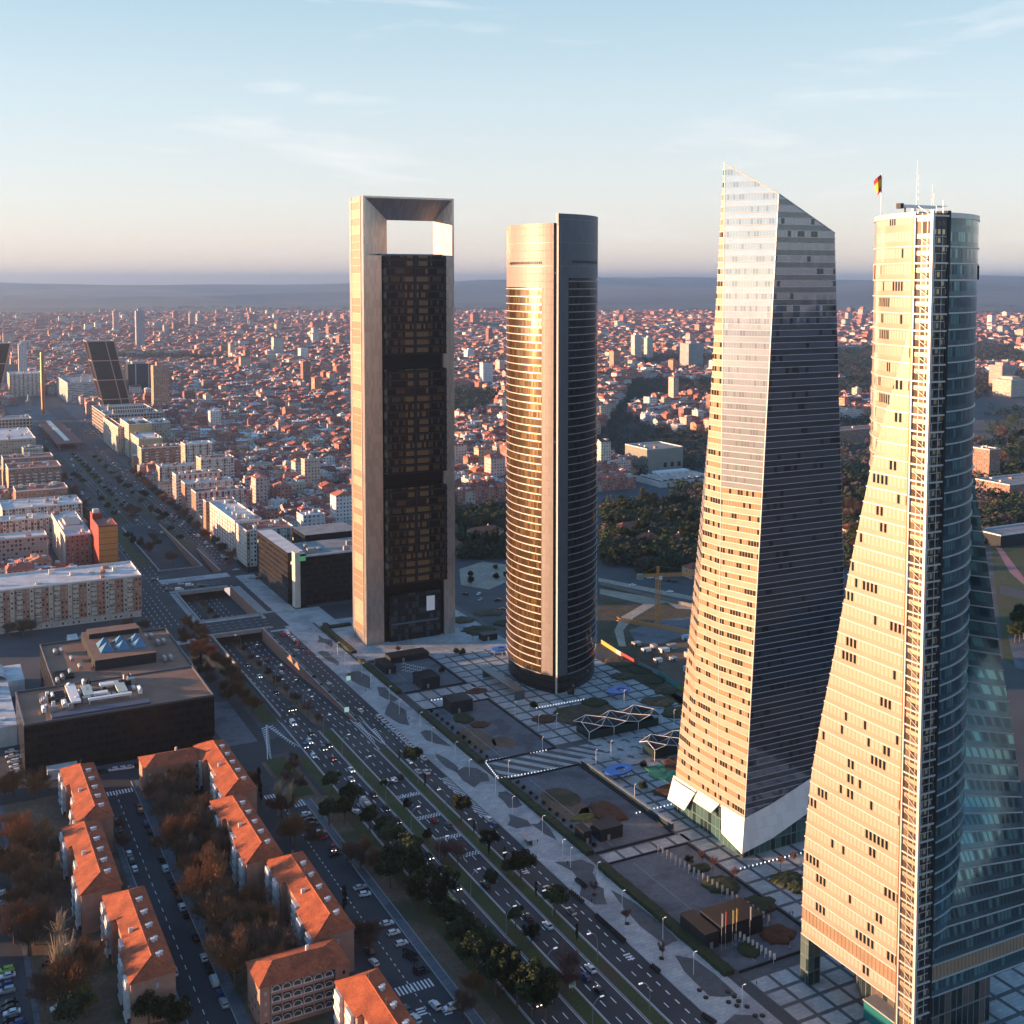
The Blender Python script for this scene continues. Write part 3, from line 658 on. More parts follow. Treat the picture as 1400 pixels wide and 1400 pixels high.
# --- framed tower -----------------------------------------------------------------------------
def framed():
    U0,V0=611,221.5; t=thing('framed_skyscraper',U0,V0,'pale metal-framed tower around dark stacked glass boxes, open window at its top','skyscraper')
    Wd,Dp,H=54.5,23.0,251
    met=facade('brushed_steel_panels',(0.50,0.45,0.42),1.2,4.4,0.97,0.97,(0.56,0.50,0.465),(0.48,0.43,0.40),0.5,wrough=0.32,wmetal=0.75,grough=0.30,gmetal=0.75,jit=0.015,wvar=0.06)
    side=facade('sunrise_tinted_side_glass',(0.75,0.72,0.68),14.5,4.4,1.0,0.97,(0.50,0.34,0.23),(0.50,0.34,0.235),0.5,wrough=0.4,grough=0.2,gmetal=0.4,jit=0.004,yc=0.5)  # gold colour imitates the sunrise reflected in the glass
    # piers and beam with a splayed opening near the top
    fo=(10.2,48.2,219,243.0)      # opening at mid depth (x0,x1,z0,z1)
    fi=(17.5,46.8,238.5)
    b=MB(); zt=218.5
    def piers(x0,x1):
        b.box(x0,x1,0,Dp,0,zt,0)
    piers(0,10.5); piers(47.5,Wd)
    # upper frame: outer faces
    b.wall((0,Dp),(0,0),zt,H,0); b.wall((Wd,0),(Wd,Dp),zt,H,0); b.face([(0,0,H),(Wd,0,H),(Wd,Dp,H),(0,Dp,H)],0)
    ow=(1.2,Wd-1.2,H-1.0); iw=(18,46.6,238.6); ym=11.0
    for (y0,ys,fl) in ((0,ym,1),(Dp,ym+1.0,-1)):
        def F_(pts,uv=None):
            b.face(pts if fl==1 else pts[::-1],0,uv)
        F_([(0,y0,zt),(ow[0],y0,zt),(ow[0],y0,ow[2]),(0,y0,H)]); F_([(ow[1],y0,zt),(Wd,y0,zt),(Wd,y0,H),(ow[1],y0,ow[2])]); F_([(ow[0],y0,ow[2]),(ow[1],y0,ow[2]),(Wd,y0,H),(0,y0,H)])
        F_([(ow[0],y0,zt),(iw[0],ys,zt),(iw[0],ys,iw[2]),(ow[0],y0,ow[2])]); F_([(iw[1],ys,zt),(ow[1],y0,zt),(ow[1],y0,ow[2]),(iw[1],ys,iw[2])]); F_([(iw[0],ys,iw[2]),(iw[1],ys,iw[2]),(ow[1],y0,ow[2]),(ow[0],y0,ow[2])])
    b.face([(iw[0],ym,zt),(iw[0],ym+1,zt),(iw[0],ym+1,iw[2]),(iw[0],ym,iw[2])],0); b.face([(iw[1],ym+1,zt),(iw[1],ym,zt),(iw[1],ym,iw[2]),(iw[1],ym+1,iw[2])],0); b.face([(iw[0],ym,iw[2]),(iw[0],ym+1,iw[2]),(iw[1],ym+1,iw[2]),(iw[1],ym,iw[2])],0)
    b.build('frame',[met],t)
    # glass set in the left side, with its bright floor lines
    b=MB(); b.face([(-0.12,Dp-4.0,6),(-0.12,4.5,6),(-0.12,4.5,H-1.5),(-0.12,Dp-4.0,H-1.5)],0,[(0,0),(14.5,0),(14.5,H-7.5),(0,H-7.5)]); b.build('side_glazing',side,t)
    b=MB(); b.box(-0.35,-0.05,4.1,4.5,0,H); b.box(-0.35,-0.05,Dp-4.0,Dp-3.6,0,H)
    z=6
    while z<H-2: b.box(-0.3,-0.13,4.5,Dp-4.0,z-0.09,z+0.09); z+=4.4
    b.build('side_trim',M['ledge'],t)
    # three glass boxes and the recessed floors between them
    bx=facade('office_glass_amber_glow',(0.008,0.008,0.010),1.35,4.4,0.9,0.62,(0.05,0.03,0.02),(0.21,0.125,0.06),0.7,wrough=0.25,grough=0.12,gmetal=0.35,jit=0.03,cluster=0.55,yc=0.55,spec=0.2)  # amber panes: warm light through the core put into their colour
    bxd=facade('office_glass_dark',(0.006,0.006,0.008),1.35,4.4,0.9,0.62,(0.02,0.015,0.013),(0.10,0.058,0.03),0.5,wrough=0.25,grough=0.10,gmetal=0.3,jit=0.02,yc=0.55,spec=0.15)  # dark panes, some with a fainter painted amber glow
    bs=facade('office_side_glass',(0.10,0.06,0.04),4.8,4.4,0.99,0.68,(0.30,0.26,0.20),(0.34,0.28,0.2),0.5,wrough=0.4,grough=0.1,gmetal=0.7)
    blk=plain('black_recess',(0.006,0.006,0.008),0.4,spec=0.15)
    for (z0,z1) in ((163.3,218.5),(96.2,155.1),(33.2,88.3)):
        g_=thing('glass_box',0,0,None,None); g_.parent=t; g_.location=(0,0,z0); g_.rotation_euler=(0,0,0)
        h=z1-z0; b=MB(); x0,x1,y0=12.0,48.0,-3.2
        b.wall((x0,Dp+3),(x0,y0),0,h,1); b.wall((x0,y0),(23,y0),0,h,3); b.wall((23,y0),(28,y0),0,h,0); b.wall((28,y0),(30,y0),0,h,3); b.wall((30,y0),(37,y0),0,h,0); b.wall((37,y0),(x1,y0),0,h,3); b.wall((x1,y0),(x1,Dp+3),0,h,3); b.wall((x1,Dp+3),(x0,Dp+3),0,h,3)
        b.face([(x0,y0,h),(x1,y0,h),(x1,Dp+3,h),(x0,Dp+3,h)],2); b.face([(x0,Dp+3,0),(x1,Dp+3,0),(x1,y0,0),(x0,y0,0)],2)
        b.build('glazing',[bx,bs,blk,bxd],g_)
        b=MB(); z=0
        while z<h+0.1: b.box(x0-0.25,x1+0.2,y0-0.4,y0-0.02,z-0.55 if z>0 else 0,z+0.55); z+=4.4 if z+4.4<h+0.1 else 99
        for xx in (28.4,46.8): b.box(xx,xx+1.1,y0-0.55,y0-0.03,0,h)
        b.build('mullion',M['dark'],g_)
    b=MB(); b.box(10.5,47.5,2.0,Dp-2,0,218.2,0); b.build('core',blk,t)
    # lobby
    b=MB(); b.box(14,45,-0.6,3,0,27,0,1); b.build('lobby',[facade('lobby_front',(0.02,0.02,0.025),2.2,3.6,0.9,0.8,(0.015,0.02,0.024),(0.05,0.06,0.07),0.4,wrough=0.3,grough=0.1,spec=0.2),blk],t)
    b=MB(); b.box(36.2,41.2,-0.95,-0.65,15.5,24); b.build('lobby_screen',plain('lit_screen',(0.6,0.62,0.66),0.4,emit=((0.8,0.85,1.0),0.03)),t)
    b=MB(); b.box(15,44,-0.9,-0.62,9.6,10.6); b.build('canopy_strip',plain('blue_glass_strip',(0.08,0.14,0.2),0.15,0.3),t)
    b=MB()
    z=218.5; b.box(10.5,47.5,0.5,Dp-0.5,218.2,219.4); b.build('terrace',plain('blue_grey_terrace',(0.10,0.16,0.24),0.3,0.2),t)
framed()
# ---------------------------------------------------------------- buildings near the avenue
M['tile']=tile_mat('clay_tiles',(0.28,0.058,0.020),(0.42,0.105,0.036),0.35)
M['tile2']=tile_mat('dark_clay_tiles',(0.22,0.06,0.035),(0.30,0.09,0.05),0.3)
M['brick']=facade('brick_wall',(0.36,0.19,0.14),3.4,2.9,0.22,0.36,(0.02,0.02,0.025),(0.4,0.4,0.4),0.4,wvar=0.15)
M['brickplain']=plain('plain_brick',(0.37,0.20,0.15),0.85,var=0.18,scale=0.4)
M['gallery']=facade('white_glazed_gallery',(0.58,0.58,0.60),1.5,2.9,0.72,0.5,(0.05,0.06,0.08),(0.5,0.52,0.55),0.5,wvar=0.1)
M['whitewall']=plain('white_render',(0.62,0.61,0.60),0.8,var=0.12,scale=0.3)
M['vent']=plain('white_vent',(0.68,0.68,0.70),0.6)
M['whiteroof']=plain('pale_roof_membrane',(0.56,0.56,0.57),0.85,var=0.25,scale=0.12)
M['greyroof']=plain('grey_roof_membrane',(0.24,0.24,0.25),0.85,var=0.25,scale=0.12)
M['redroof']=plain('red_roof_paint',(0.30,0.10,0.075),0.85,var=0.25,scale=0.12)
M['brownroof']=ground_mat('brown_gravel_roof',(0.20,0.115,0.08),(0.27,0.16,0.115),0.12,0.9,2.0)
occ=[]     # footprints already taken (u0,u1,v0,v1)
def roofsec(mb,x0,x1,y0,y1,zr,h,slope,hf,hb,xr):
    'one stretch of tiled roof; ridge at xr, eaves at x0/x1, optional hips'
    zl=zr-(xr-x0)*slope; z2=zr-(x1-xr)*slope; o=0.45
    a0=y0-(o if hf else 0); a1=y1+(o if hb else 0); xl=x0-o; xg=x1+o; zl-=o*slope; z2-=o*slope
    r0=y0+(xr-x0)*0.85 if hf else y0; r1=y1-(xr-x0)*0.85 if hb else y1
    A_,B_,C_,D_=(xl,a0,zl),(xg,a0,z2),(xg,a1,z2),(xl,a1,zl); E_,F_=(xr,r0,zr),(xr,r1,zr)
    mb.face([D_,A_,E_,F_]); mb.face([B_,C_,F_,E_])
    mb.face([A_,B_,E_]); mb.face([C_,D_,F_]); mb.face([D_,C_,B_,A_])
    return zl
def tile_block(u0,v0,L,label,flip=False,secs=None,group='tile-roofed brick apartment blocks',w=12.0):
    t=thing('apartment_block',u0,v0,label,'apartment block',group); occ.append((u0-2,u0+L+2,v0-2,v0+w+2))
    h=13.0; xr=6.6; sl=0.46; zr=h+xr*sl
    cuts=[(0,L*0.34,0.0),(L*0.34,L*0.67,1.7),(L*0.67,L,0.0)]
    b=MB()
    for k,(y0,y1,x0) in enumerate(cuts):
        zt=zr-(xr-x0)*sl
        b.wall((x0,y1),(x0,y0),0,zt,0); b.wall((w,y0),(w,y1),0,zr-(w-xr)*sl,0)
        if k==0: b.wall((x0,y0),(w,y0),0,h,1)
        if k==2: b.wall((w,y1),(x0,y1),0,h,1)
    b.wall((0,L*.34),(1.7,L*.34),0,h,1) ; b.wall((1.7,L*.34),(0,L*.34),0,h,1); b.wall((0,L*.67),(1.7,L*.67),0,h,1)
    b.build('wall',[M['brick'],M['brickplain']],t)
    for k,(y0,y1,x0) in enumerate(cuts):
        b=MB(); roofsec(b,x0,w,y0,y1,zr,h,sl,k==0,k==2,xr); r=b.build('roof',M['tile'],t)
        b=MB(); 
        ya=y0+(xr*0.85 if k==0 else 0); yb=y1-(xr*0.85 if k==2 else 0); b.tube((xr,ya,zr+0.05),(xr,yb,zr+0.05),0.22,None,6)
        if k==0: b.tube((xr,ya,zr+0.05),(-0.3,y0-0.3,h-0.1),0.18,None,5); b.tube((xr,ya,zr+.05),(w+.3,y0-.3,zr-(w-xr)*sl-.1),0.18,None,5)
        if k==2: b.tube((xr,yb,zr+0.05),(-0.3,y1+0.3,h-0.1),0.18,None,5)
        b.build('ridge_tiles',M['tile'],r)
    # white vents in pairs on the far slope
    n=5 if L>40 else 3
    for k in range(n):
        yy=L*(0.12+0.8*k/n)
        for d in (0,1.3):
            x=8.4+d*0.8; y=yy+d; zz=zr-(x-xr)*sl
            b=MB(); b.box(x-0.45,x+0.45,y-0.4,y+0.4,zz-0.4,zz+0.9); b.box(x-0.6,x+0.6,y-0.5,y+0.5,zz+0.9,zz+1.05); b.build('roof_vent',M['vent'],t)
    for yy in (L*.2,L*.6,L*.85):
        b=MB(); b.bar((xr,yy,zr),(xr,yy,zr+2.6),.05); b.bar((xr-.6,yy,zr+2.3),(xr+.6,yy,zr+2.3),.04); b.bar((xr-.4,yy,zr+2.0),(xr+.4,yy,zr+2.0),.04); b.build('aerial',M['steel'],t)
    b=MB(); y=L*0.45; b.box(3.2,4.4,y,y+0.7,zr-3.4*sl-0.4,zr-2.2*sl+0.9); b.build('chimney',M['whitewall'],t)
    # glazed galleries and balconies on the left side
    for (y0,y1,x0) in ((1.5,6.0,0),(10.5,15.0,0),(L*.34+3,L*.34+8,1.7),(L*.67+2,L*.67+6.5,0),(L-6.5,L-2,0)):
        b=MB(); b.box(x0-1.1,x0-0.02,y0,y1,1.2,h-0.6,0,1,bottom=True); g=b.build('balcony_stack',[M['gallery'],M['whitewall']],t)
        b=MB()
        for z in (1.2,4.1,7.0,9.9): b.box(x0-1.35,x0-1.12,y0-0.1,y1+0.1,z,z+0.9)
        b.build('parapet',M['whitewall'],g)
    b=MB(); b.box(w*0.55,w*0.55+0.9,-0.08,-0.02,9.6,11.2,0); b.build('window',plain('end_window',(0.35,0.36,0.38),0.4),t)
    return t
k=1.010
tile_block(425*k-3,46*k,53,'orange tiled brick block on the left side street, farthest of the left-hand row')
tile_block(372*k,41*k,51,'orange tiled brick block on the left side street, middle of the left-hand row')
tile_block(317.5*k,47*k,51,'orange tiled brick block on the left side street, nearest of the left-hand row')
tile_block(421*k,97*k,54,'orange tiled brick block touching the low cross wing, farthest of the right-hand row')
tile_block(368*k,91.5*k,52,'orange tiled brick block in the middle of the right-hand row of four')
tile_block(315.5*k,97.8*k,52,'orange tiled brick block behind the block with white arched balconies')
tile_block(243,97.5,53,'orange tiled brick block cut off by the bottom edge of the photo')
def small_tile(u0,u1,v0,v1,h,label,name='apartment_block',wall='brick',arches=False,roof='tile',group=None,cat='apartment block',rise=2.6,win=True):
    t=thing(name,u0,v0,label,cat,group); L=u1-u0; w=v1-v0; occ.append((u0-1,u1+1,v0-1,v1+1))
    b=MB(); b.box(0,w,0,L,0,h,0,0,snap=3.4); b.build('wall',M[wall] if isinstance(wall,str) else wall,t)
    b=MB(); o=0.5; r=min(L,w)/2
    if w>=L: E_,F_=(r*.8,L/2,h+rise),(w-r*.8,L/2,h+rise)
    else: E_,F_=(w/2,r*.8,h+rise),(w/2,L-r*.8,h+rise)
    a,b_,c,d=(-o,-o,h-.1),(w+o,-o,h-.1),(w+o,L+o,h-.1),(-o,L+o,h-.1)
    if w>=L: b.face([a,b_,F_,E_]); b.face([b_,c,F_]); b.face([c,d,E_,F_]); b.face([d,a,E_])
    else: b.face([a,b_,E_]); b.face([b_,c,F_,E_]); b.face([c,d,F_]); b.face([d,a,E_,F_])
    b.face([d,c,b_,a]); rf=b.build('roof',M[roof],t)
    b=MB(); b.box(w*.6,w*.6+.8,L*.55,L*.55+.8,h,h+rise+1.0); b.build('chimney',M['whitewall'],rf)
    if arches:
        for fl in range(4):
            z=0.9+fl*2.95
            for kx in range(6):
                x=3.2+kx*3.0
                b=MB(); b.box(x-.2,x+2.7,-0.35,-0.05,z-.1,z+0.62,1); b.box(x-.2,x+2.7,-0.38,-0.05,z+.62,z+.74,0); b.box(x-.25,x+.05,-.33,-.05,z+.74,z+2.85,1)
                for s in range(7):
                    a0=math.pi*s/7; a1=math.pi*(s+1)/7; cx=x+1.25; rr=1.05; R2=1.22
                    pts=[(cx-R2*math.cos(a0),-0.3,z+1.2+R2*math.sin(a0)*.9),(cx-rr*math.cos(a0),-0.3,z+1.2+rr*math.sin(a0)*.9),(cx-rr*math.cos(a1),-0.3,z+1.2+rr*math.sin(a1)*.9),(cx-R2*math.cos(a1),-0.3,z+1.2+R2*math.sin(a1)*.9)]
                    b.face(pts)
                b.box(x,x+0.25,-0.35,-0.05,z+.75,z+1.3); b.box(x+2.25,x+2.5,-0.35,-0.05,z+.75,z+1.3)
                b.build('balcony',[M['whitewall'],M['brickplain']],t)
        b=MB(); b.box(3.0,21.4,-0.04,-0.02,0.6,h-0.7); b.build('loggia_shade_sheet',plain('loggia_shade',(0.05,0.045,0.05),0.7),t)  # flat dark sheet standing in for shade behind the arches
    return t
small_tile(303.5,317,78.5,104,12.6,'brick block with rows of white arched balconies facing the camera',arches=True)
small_tile(465,478.5,76,98,12.6,'low tiled wing joining the right-hand row beside the black building')
# --- black office and museum building, roof full of plant ---
def black_building():
    t=thing('office_building',508,35.6,'large black glass building with brown gravel roofs, white ducts and blue pyramid skylights','office building'); occ.append((500,632,30,118))
    fb=facade('black_facade',(0.014,0.014,0.016),2.4,3.6,0.8,0.5,(0.010,0.011,0.014),(0.028,0.02,0.016),0.3,wrough=0.35,grough=0.15,gmetal=0.1,lit=0.003,wvar=0.4,spec=0.12)
    h=22.0; b=MB(); b.box(0,77.5,0,44,0,h,0,1); b.build('front_wing',[fb,M['brownroof']],t)
    b=MB(); b.box(16.5,78.5,44,115,0,h-1,0,1); b.build('rear_wing',[fb,M['brownroof']],t)
    pp=plain('roof_kerb',(0.07,0.07,0.08),0.5); b=MB()
    for (x0,x1,y0,y1,z) in ((0,77.5,0,0.6,h),(0,0.6,0.6,44,h),(76.9,77.5,0.6,44,h),(0.6,17,43.4,44,h),(78,78.6,44,115,h-1),(16.5,78,114.4,115,h-1),(16.5,17,44,114.4,h-1),(17,77,44.2,45,h-.4)): b.box(x0,x1,y0,y1,z,z+0.9)
    b.build('parapet',pp,t)
    b=MB(); b.box(36,64,62,112,h-1,h+4,0,1); ph=b.build('penthouse',[M['darkpanel'],M['brownroof']],t)
    gl=plain('skylight_glass',(0.12,0.25,0.36),0.08,0.5)
    for i in range(3):
        for j in range(2):
            b=MB(); x=40+i*7.6; y=72+j*9; b.face([(x,y,h+4.1),(x+6.6,y,h+4.1),(x+3.3,y+4,h+8)]); b.face([(x+6.6,y,h+4.1),(x+6.6,y+8,h+4.1),(x+3.3,y+4,h+8)]); b.face([(x+6.6,y+8,h+4.1),(x,y+8,h+4.1),(x+3.3,y+4,h+8)]); b.face([(x,y+8,h+4.1),(x,y,h+4.1),(x+3.3,y+4,h+8)])
            b.build('skylight',gl,ph)
    b=MB(); b.box(38,62,98,108,h+4,h+6.5,0,1); b.build('upper_plant_room',[M['darkpanel'],M['brownroof']],ph)
    # ducts and plant on the front wing
    b=MB(); b.box(11,51,3,8,h,h+1.0); b.build('duct_tray',plain('blue_grey_tray',(0.07,0.08,0.13),0.6),t)
    for k in range(34):
        x=R.uniform(8,50); y=R.uniform(9,40); b=MB(); s=R.uniform(1.2,4.5); w=R.uniform(1.0,2.4); z=h+R.uniform(1.2,3.0)
        if R.random()<0.5: b.box(x,x+s,y,y+w,h,z)
        else: b.box(x,x+w,y,y+s*1.6,h+0.4,z); b.tube((x+w/2,y,z),(x+w/2,y+s,z),0.5,None,8)
        b.build('air_handling_unit',R.choice([M['whitemetal'],M['steel'],M['whitemetal'],plain('green_plant',(0.32,0.42,0.38),0.6) if k==0 else M['steel'],M['darkpanel']]),t)
    for (x0,x1,y0,y1) in ((26,30,20,34),(30,36,20,23),(40,44,18,34),(34,40,30,34),(27,45,14,16),(20,24,14,38)):
        b=MB(); b.box(x0,x1,y0,y1,h+1.6,h+2.5); b.box(x0+.3,x0+.6,y0+.3,y0+.6,h,h+1.6); b.box(x1-.6,x1-.3,y1-.6,y1-.3,h,h+1.6); b.build('duct',plain('pale_green_duct',(0.42,0.50,0.46),0.5) if x0 in (26,40) else M['whitemetal'],t)
    for (x,y) in ((18.5,50),(21,54),(68,60),(71,60),(70,88),(73,88),(25,60),(30,66),(22,95),(25,95),(28,80),(66,100),(69,100)):
        b=MB(); b.tube((x,y,h+0.4),(x,y+5,h+0.4),0.9,None,10); b.build('roof_cylinder',M['steel'],t)
    b=MB()
    for k_ in range(4): b.box(18,26,56+k_*3,57.4+k_*3,h-1,h+.4)
    for k_ in range(4): b.box(12,19,24+k_*3,25.6+k_*3,h,h+1.4)
    b.build('louvre_bank',M['darkpanel'],t)
    b=MB(); b.box(8,20,-6,-0.2,0,4); b.build('entrance_hut',M['whitewall'],t)
black_building()
# lower pale roofs left of it
def roofs_left():
    t=thing('workshop_building',548,6,'low building with pale blue-grey roof littered with plant, left of the black building','workshop'); occ.append((540,640,0,50))
    b=MB(); b.box(0,30,0,62,0,9,0,1); b.build('hall',[M['whitewall'],M['whiteroof']],t)
    b=MB(); b.box(0,38,66,92,0,8,0,1); b.build('rear_hall',[M['whitewall'],M['whiteroof']],t)
    for k in range(22):
        b=MB(); x=R.uniform(2,24); y=R.uniform(4,56); b.box(x,x+R.uniform(1,4),y,y+R.uniform(1,3),9,9+R.uniform(.6,2)); b.build('roof_unit',R.choice([M['steel'],M['whitemetal'],M['dark']]),t)
    b=MB(); 
    for i in range(9):
        a0=math.pi*i/9; a1=math.pi*(i+1)/9; b.face([(24-6*math.cos(a0),68,8+3*math.sin(a0)),(24-6*math.cos(a1),68,8+3*math.sin(a1)),(24-6*math.cos(a1),90,8+3*math.sin(a1)),(24-6*math.cos(a0),90,8+3*math.sin(a0))][::-1])
    b.build('barrel_roof',M['whiteroof'],t)
roofs_left()
def petrol():
    t=thing('petrol_station',660,62,'small white petrol station with flat canopy between the black building and the long brick block','petrol station'); occ.append((652,690,58,108))
    b=MB(); b.box(0,14,2,16,0,5,0,1); b.build('shop',[M['whitewall'],M['greyroof']],t)
    b=MB(); b.box(9,14,8,20,5,8.5,0,1); b.build('upper_floor',[M['whitewall'],M['whiteroof']],t)
    b=MB(); b.box(16,40,8,24,5.2,6.1,0,1,bottom=True); c_=b.build('canopy',[M['whitewall'],M['greyroof']],t)
    for x in (20,28,36):
        b=MB(); b.tube((x,12,0),(x,12,5.2),0.3,None,8); b.build('column',M['steel'],t)
petrol()
# --- flat-roofed slabs and towers either side of the avenue ---
def clutter(t,w,L,h,n,mat=None):
    for k in range(n):
        b=MB(); s=R.uniform(1.5,4); q=R.uniform(1.5,5); x=R.uniform(.8,max(1,w-s-1)); y=R.uniform(.8,max(1,L-q-1)); z=h+R.uniform(0.8,2.9)
        b.box(x,x+s,y,y+q,h+.05,z); b.box(x-.15,x+s+.15,y-.15,y+q+.15,z,z+.18)
        if R.random()<.4: b.tube((x+s/2,y+q/2,z),(x+s/2,y+q/2,z+R.uniform(1,3)),0.08,None,5)
        b.build('roof_hut',mat or R.choice([M['whitewall'],M['brickplain'],M['whiteroof']]),t)
def slab(u0,u1,v0,v1,h,mats,label,roof='whiteroof',n=6,side=None,bal=0,balc='whitewall',name='apartment_block',cat='apartment block',group=None,snap=None,ground=None,balside=False,parc='whitewall'):
    'mats: front facade, side facade'
    t=thing(name,u0,v0,label,cat,group); L=u1-u0; w=v1-v0; occ.append((u0-3,u1+3,v0-3,v1+3))
    b=MB(); z0=0
    if ground: b.box(0.4,w-.4,0.4,L-.4,0,4.0,3,2,snap=snap); z0=4.0
    b.wall((0,0),(w,0),z0,h,0,None,snap,z0); b.wall((w,L),(0,L),z0,h,0,None,snap,z0); b.wall((w,0),(w,L),z0,h,1,None,snap,z0); b.wall((0,L),(0,0),z0,h,1,None,snap,z0)
    b.face([(0,0,h),(w,0,h),(w,L,h),(0,L,h)],2)
    if ground: b.face([(0,L,z0),(w,L,z0),(w,0,z0),(0,0,z0)],2)
    b.build('wall',[mats[0],mats[1],M[roof],ground or mats[0]],t)
    b=MB()
    for (a,c_,d,e) in ((-.1,w+.1,-.1,.35),(-.1,w+.1,L-.35,L+.1),(-.1,.35,.35,L-.35),(w-.35,w+.1,.35,L-.35)): b.box(a,c_,d,e,h+.003,h+1.0)
    b.build('parapet',M[parc],t)
    clutter(t,w,L,h,n)
    if bal:
        nb=max(1,int(bal)); fl=int((h-z0-1)/2.95)
        for i in range(nb):
            x=(i+0.5)*w/nb-1.7
            if balside: 
                y=(i+.5)*L/nb-1.7
                b=MB()
                for f in range(fl): z=z0+f*2.95+.3; b.box(-1.1,-.03,y,y+3.4,z,z+.16,bottom=True); b.box(-1.15,-1.05,y,y+3.4,z+.16,z+1.1)
                b.build('balcony_stack',M[balc],t)
            else:
                b=MB()
                for f in range(fl): z=z0+f*2.95+.3; b.box(x,x+3.4,-1.1,-.03,z,z+.16,bottom=True); b.box(x,x+3.4,-1.15,-1.05,z+.16,z+1.1)
                b.build('balcony_stack',M[balc],t)
    return t
def fac(name,wall,bw,ww,wh,**k):
    k.setdefault('pc',0.45); k.setdefault('grough',0.2)
    return facade(name,wall,bw,2.95,ww,wh,(0.03,0.035,0.045),(0.42,0.40,0.38),**k)
fW1=fac('brick_with_cream_bays',(0.40,0.21,0.15),2.1,0.42,0.42,alt=(0.55,0.50,0.42),altn=5)
fWh=fac('cream_side',(0.55,0.51,0.47),3.0,0.35,0.4)
fPk=fac('pink_concrete_grid',(0.40,0.24,0.20),2.7,0.5,0.45,pier=((0.50,0.40,0.35),0.16),band=(0.52,0.40,0.35),bandw=0.16)
fBr=fac('brown_brick',(0.30,0.17,0.13),3.2,0.28,0.4)
fCk=fac('chequered_brick',(0.34,0.15,0.12),2.2,0.55,0.5,alt=(0.55,0.52,0.5),altn=2)
fRd=fac('red_panels',(0.42,0.07,0.05),2.4,0.45,0.5,alt=(0.6,0.57,0.55),altn=2)
fBw=fac('white_and_brown_stripes',(0.60,0.57,0.54),2.4,0.5,0.55,alt=(0.33,0.19,0.13),altn=3)
fTn=fac('tan_render',(0.44,0.35,0.27),3.0,0.4,0.42)
fYl=fac('yellow_brick',(0.52,0.38,0.19),3.2,0.12,0.4)
fYs=fac('pale_side_balconies',(0.50,0.46,0.40),2.6,0.5,0.5)
fGr=facade('granite_frame',(0.44,0.37,0.33),4.0,4.4,0.72,0.72,(0.04,0.025,0.025),(0.09,0.05,0.045),0.4,grough=0.15)
fBl=fac('white_strip_windows',(0.58,0.55,0.53),3.0,0.92,0.42)
fWc=fac('white_red_chequer',(0.60,0.57,0.56),2.1,0.42,0.5,alt=(0.40,0.14,0.10),altn=4)
t=slab(728,768,-60,119.5,25,(fW1,fWh),'long brick slab block with cream enclosed balconies, at the left edge beyond the black building','whiteroof',14,bal=0,ground=fWh,snap=2.1)
for i in range(17):
    b=MB(); x=6+i*10.3
    for f in range(7):
        z=4.4+f*2.95; b.box(x,x+3.2,-1.2,-.03,z,z+1.1,bottom=True); b.box(x,x+3.2,-1.15,-.6,z+2.1,z+2.4,bottom=True)
        if (f*7+i*3)%4: b.box(x+.1,x+3.1,-1.0,-.03,z+1.1,z+2.1)
    b.build('balcony_stack',facade('cream_balcony',(0.56,0.50,0.42),1.0,2.95,0.7,0.3,(0.05,0.05,0.06),(0.5,0.48,0.45),0.6) if i==0 else bpy.data.materials['cream_balcony'],t)
slab(880,898,-20,80.5,24,(fPk,fPk),'pinkish concrete-gridded block behind the long brick slab, at the left edge','whiteroof',9,snap=2.7)
t=slab(862,952,90.5,108,26,(fBr,fWh),'brown brick block with white sides, left of the narrow orange tower','whiteroof',9,bal=0)
b=MB(); b.box(1,15,20,50,26,29,0,1); b.box(3,13,26,44,29,31,0,1); b.build('penthouse',[M['whitewall'],M['greyroof']],t)
slab(953,972,52,93,23,(fCk,fCk),'chequered red and white brick block behind the brown brick block','whiteroof',6,snap=2.2)
# narrow orange tower
def orange():
    t=thing('office_tower',829,108.5,'narrow bright orange tower with dark red side and lift shaft','office tower'); occ.append((825,900,104,126))
    of=facade('orange_panels',(0.58,0.22,0.06),30,4.15,0.0,0.0,wvar=0.08,band=(0.10,0.04,0.02),bandw=0.07,wrough=0.5); rd=plain('deep_red_wall',(0.26,0.022,0.018),0.6,var=0.1,scale=0.2)
    b=MB(); b.wall((0,0),(12.5,0),0,37,0); b.wall((12.5,0),(12.5,30),0,37,0); b.wall((12.5,30),(0,30),0,37,1); b.wall((0,30),(0,0),0,37,1); b.face([(0,0,37),(12.5,0,37),(12.5,30,37),(0,30,37)],2); b.build('wall',[of,rd,M['redroof']],t)
    b=MB(); b.box(0.0,6.5,30,42,0,41,0,1); b.build('lift_shaft',[rd,M['redroof']],t)
    b=MB(); b.box(1,5,33,37,41,43.5); b.build('roof_hut',M['whitewall'],t)
    b=MB(); b.box(-.1,12.6,-.1,.25,37.003,37.9); b.box(12.25,12.6,.25,30,37.003,37.9); b.box(-.1,.25,.25,30,37.003,37.9); b.build('parapet',rd,t)
    b=MB()
    for k_ in range(5): b.bar((7+k_,9+k_*3,37.2),(7+k_,9+k_*3,39.0),.12)
    b.bar((7,9,38.8),(11,21,38.8),.15); b.build('sign_frame',M['whitemetal'],t)
orange()
slab(1018,1060,60,121,20,(fBw,fWh),'white terraced block with long white balconies, third behind the orange tower','whiteroof',10,bal=8)
slab(1072,1100,74,116,25,(fBr,fBr),'brick block with a tan roof-top house, behind the white terraced block','redroof',7)
slab(1170,1206,75,121,30,(fBr,fTn),'big brown brick block, nearer of two beside the avenue tunnel mouth','redroof',9,bal=7)
slab(1240,1266,75,121,30,(fBr,fTn),'big brown brick block, farther of two beside the avenue tunnel mouth','redroof',9)
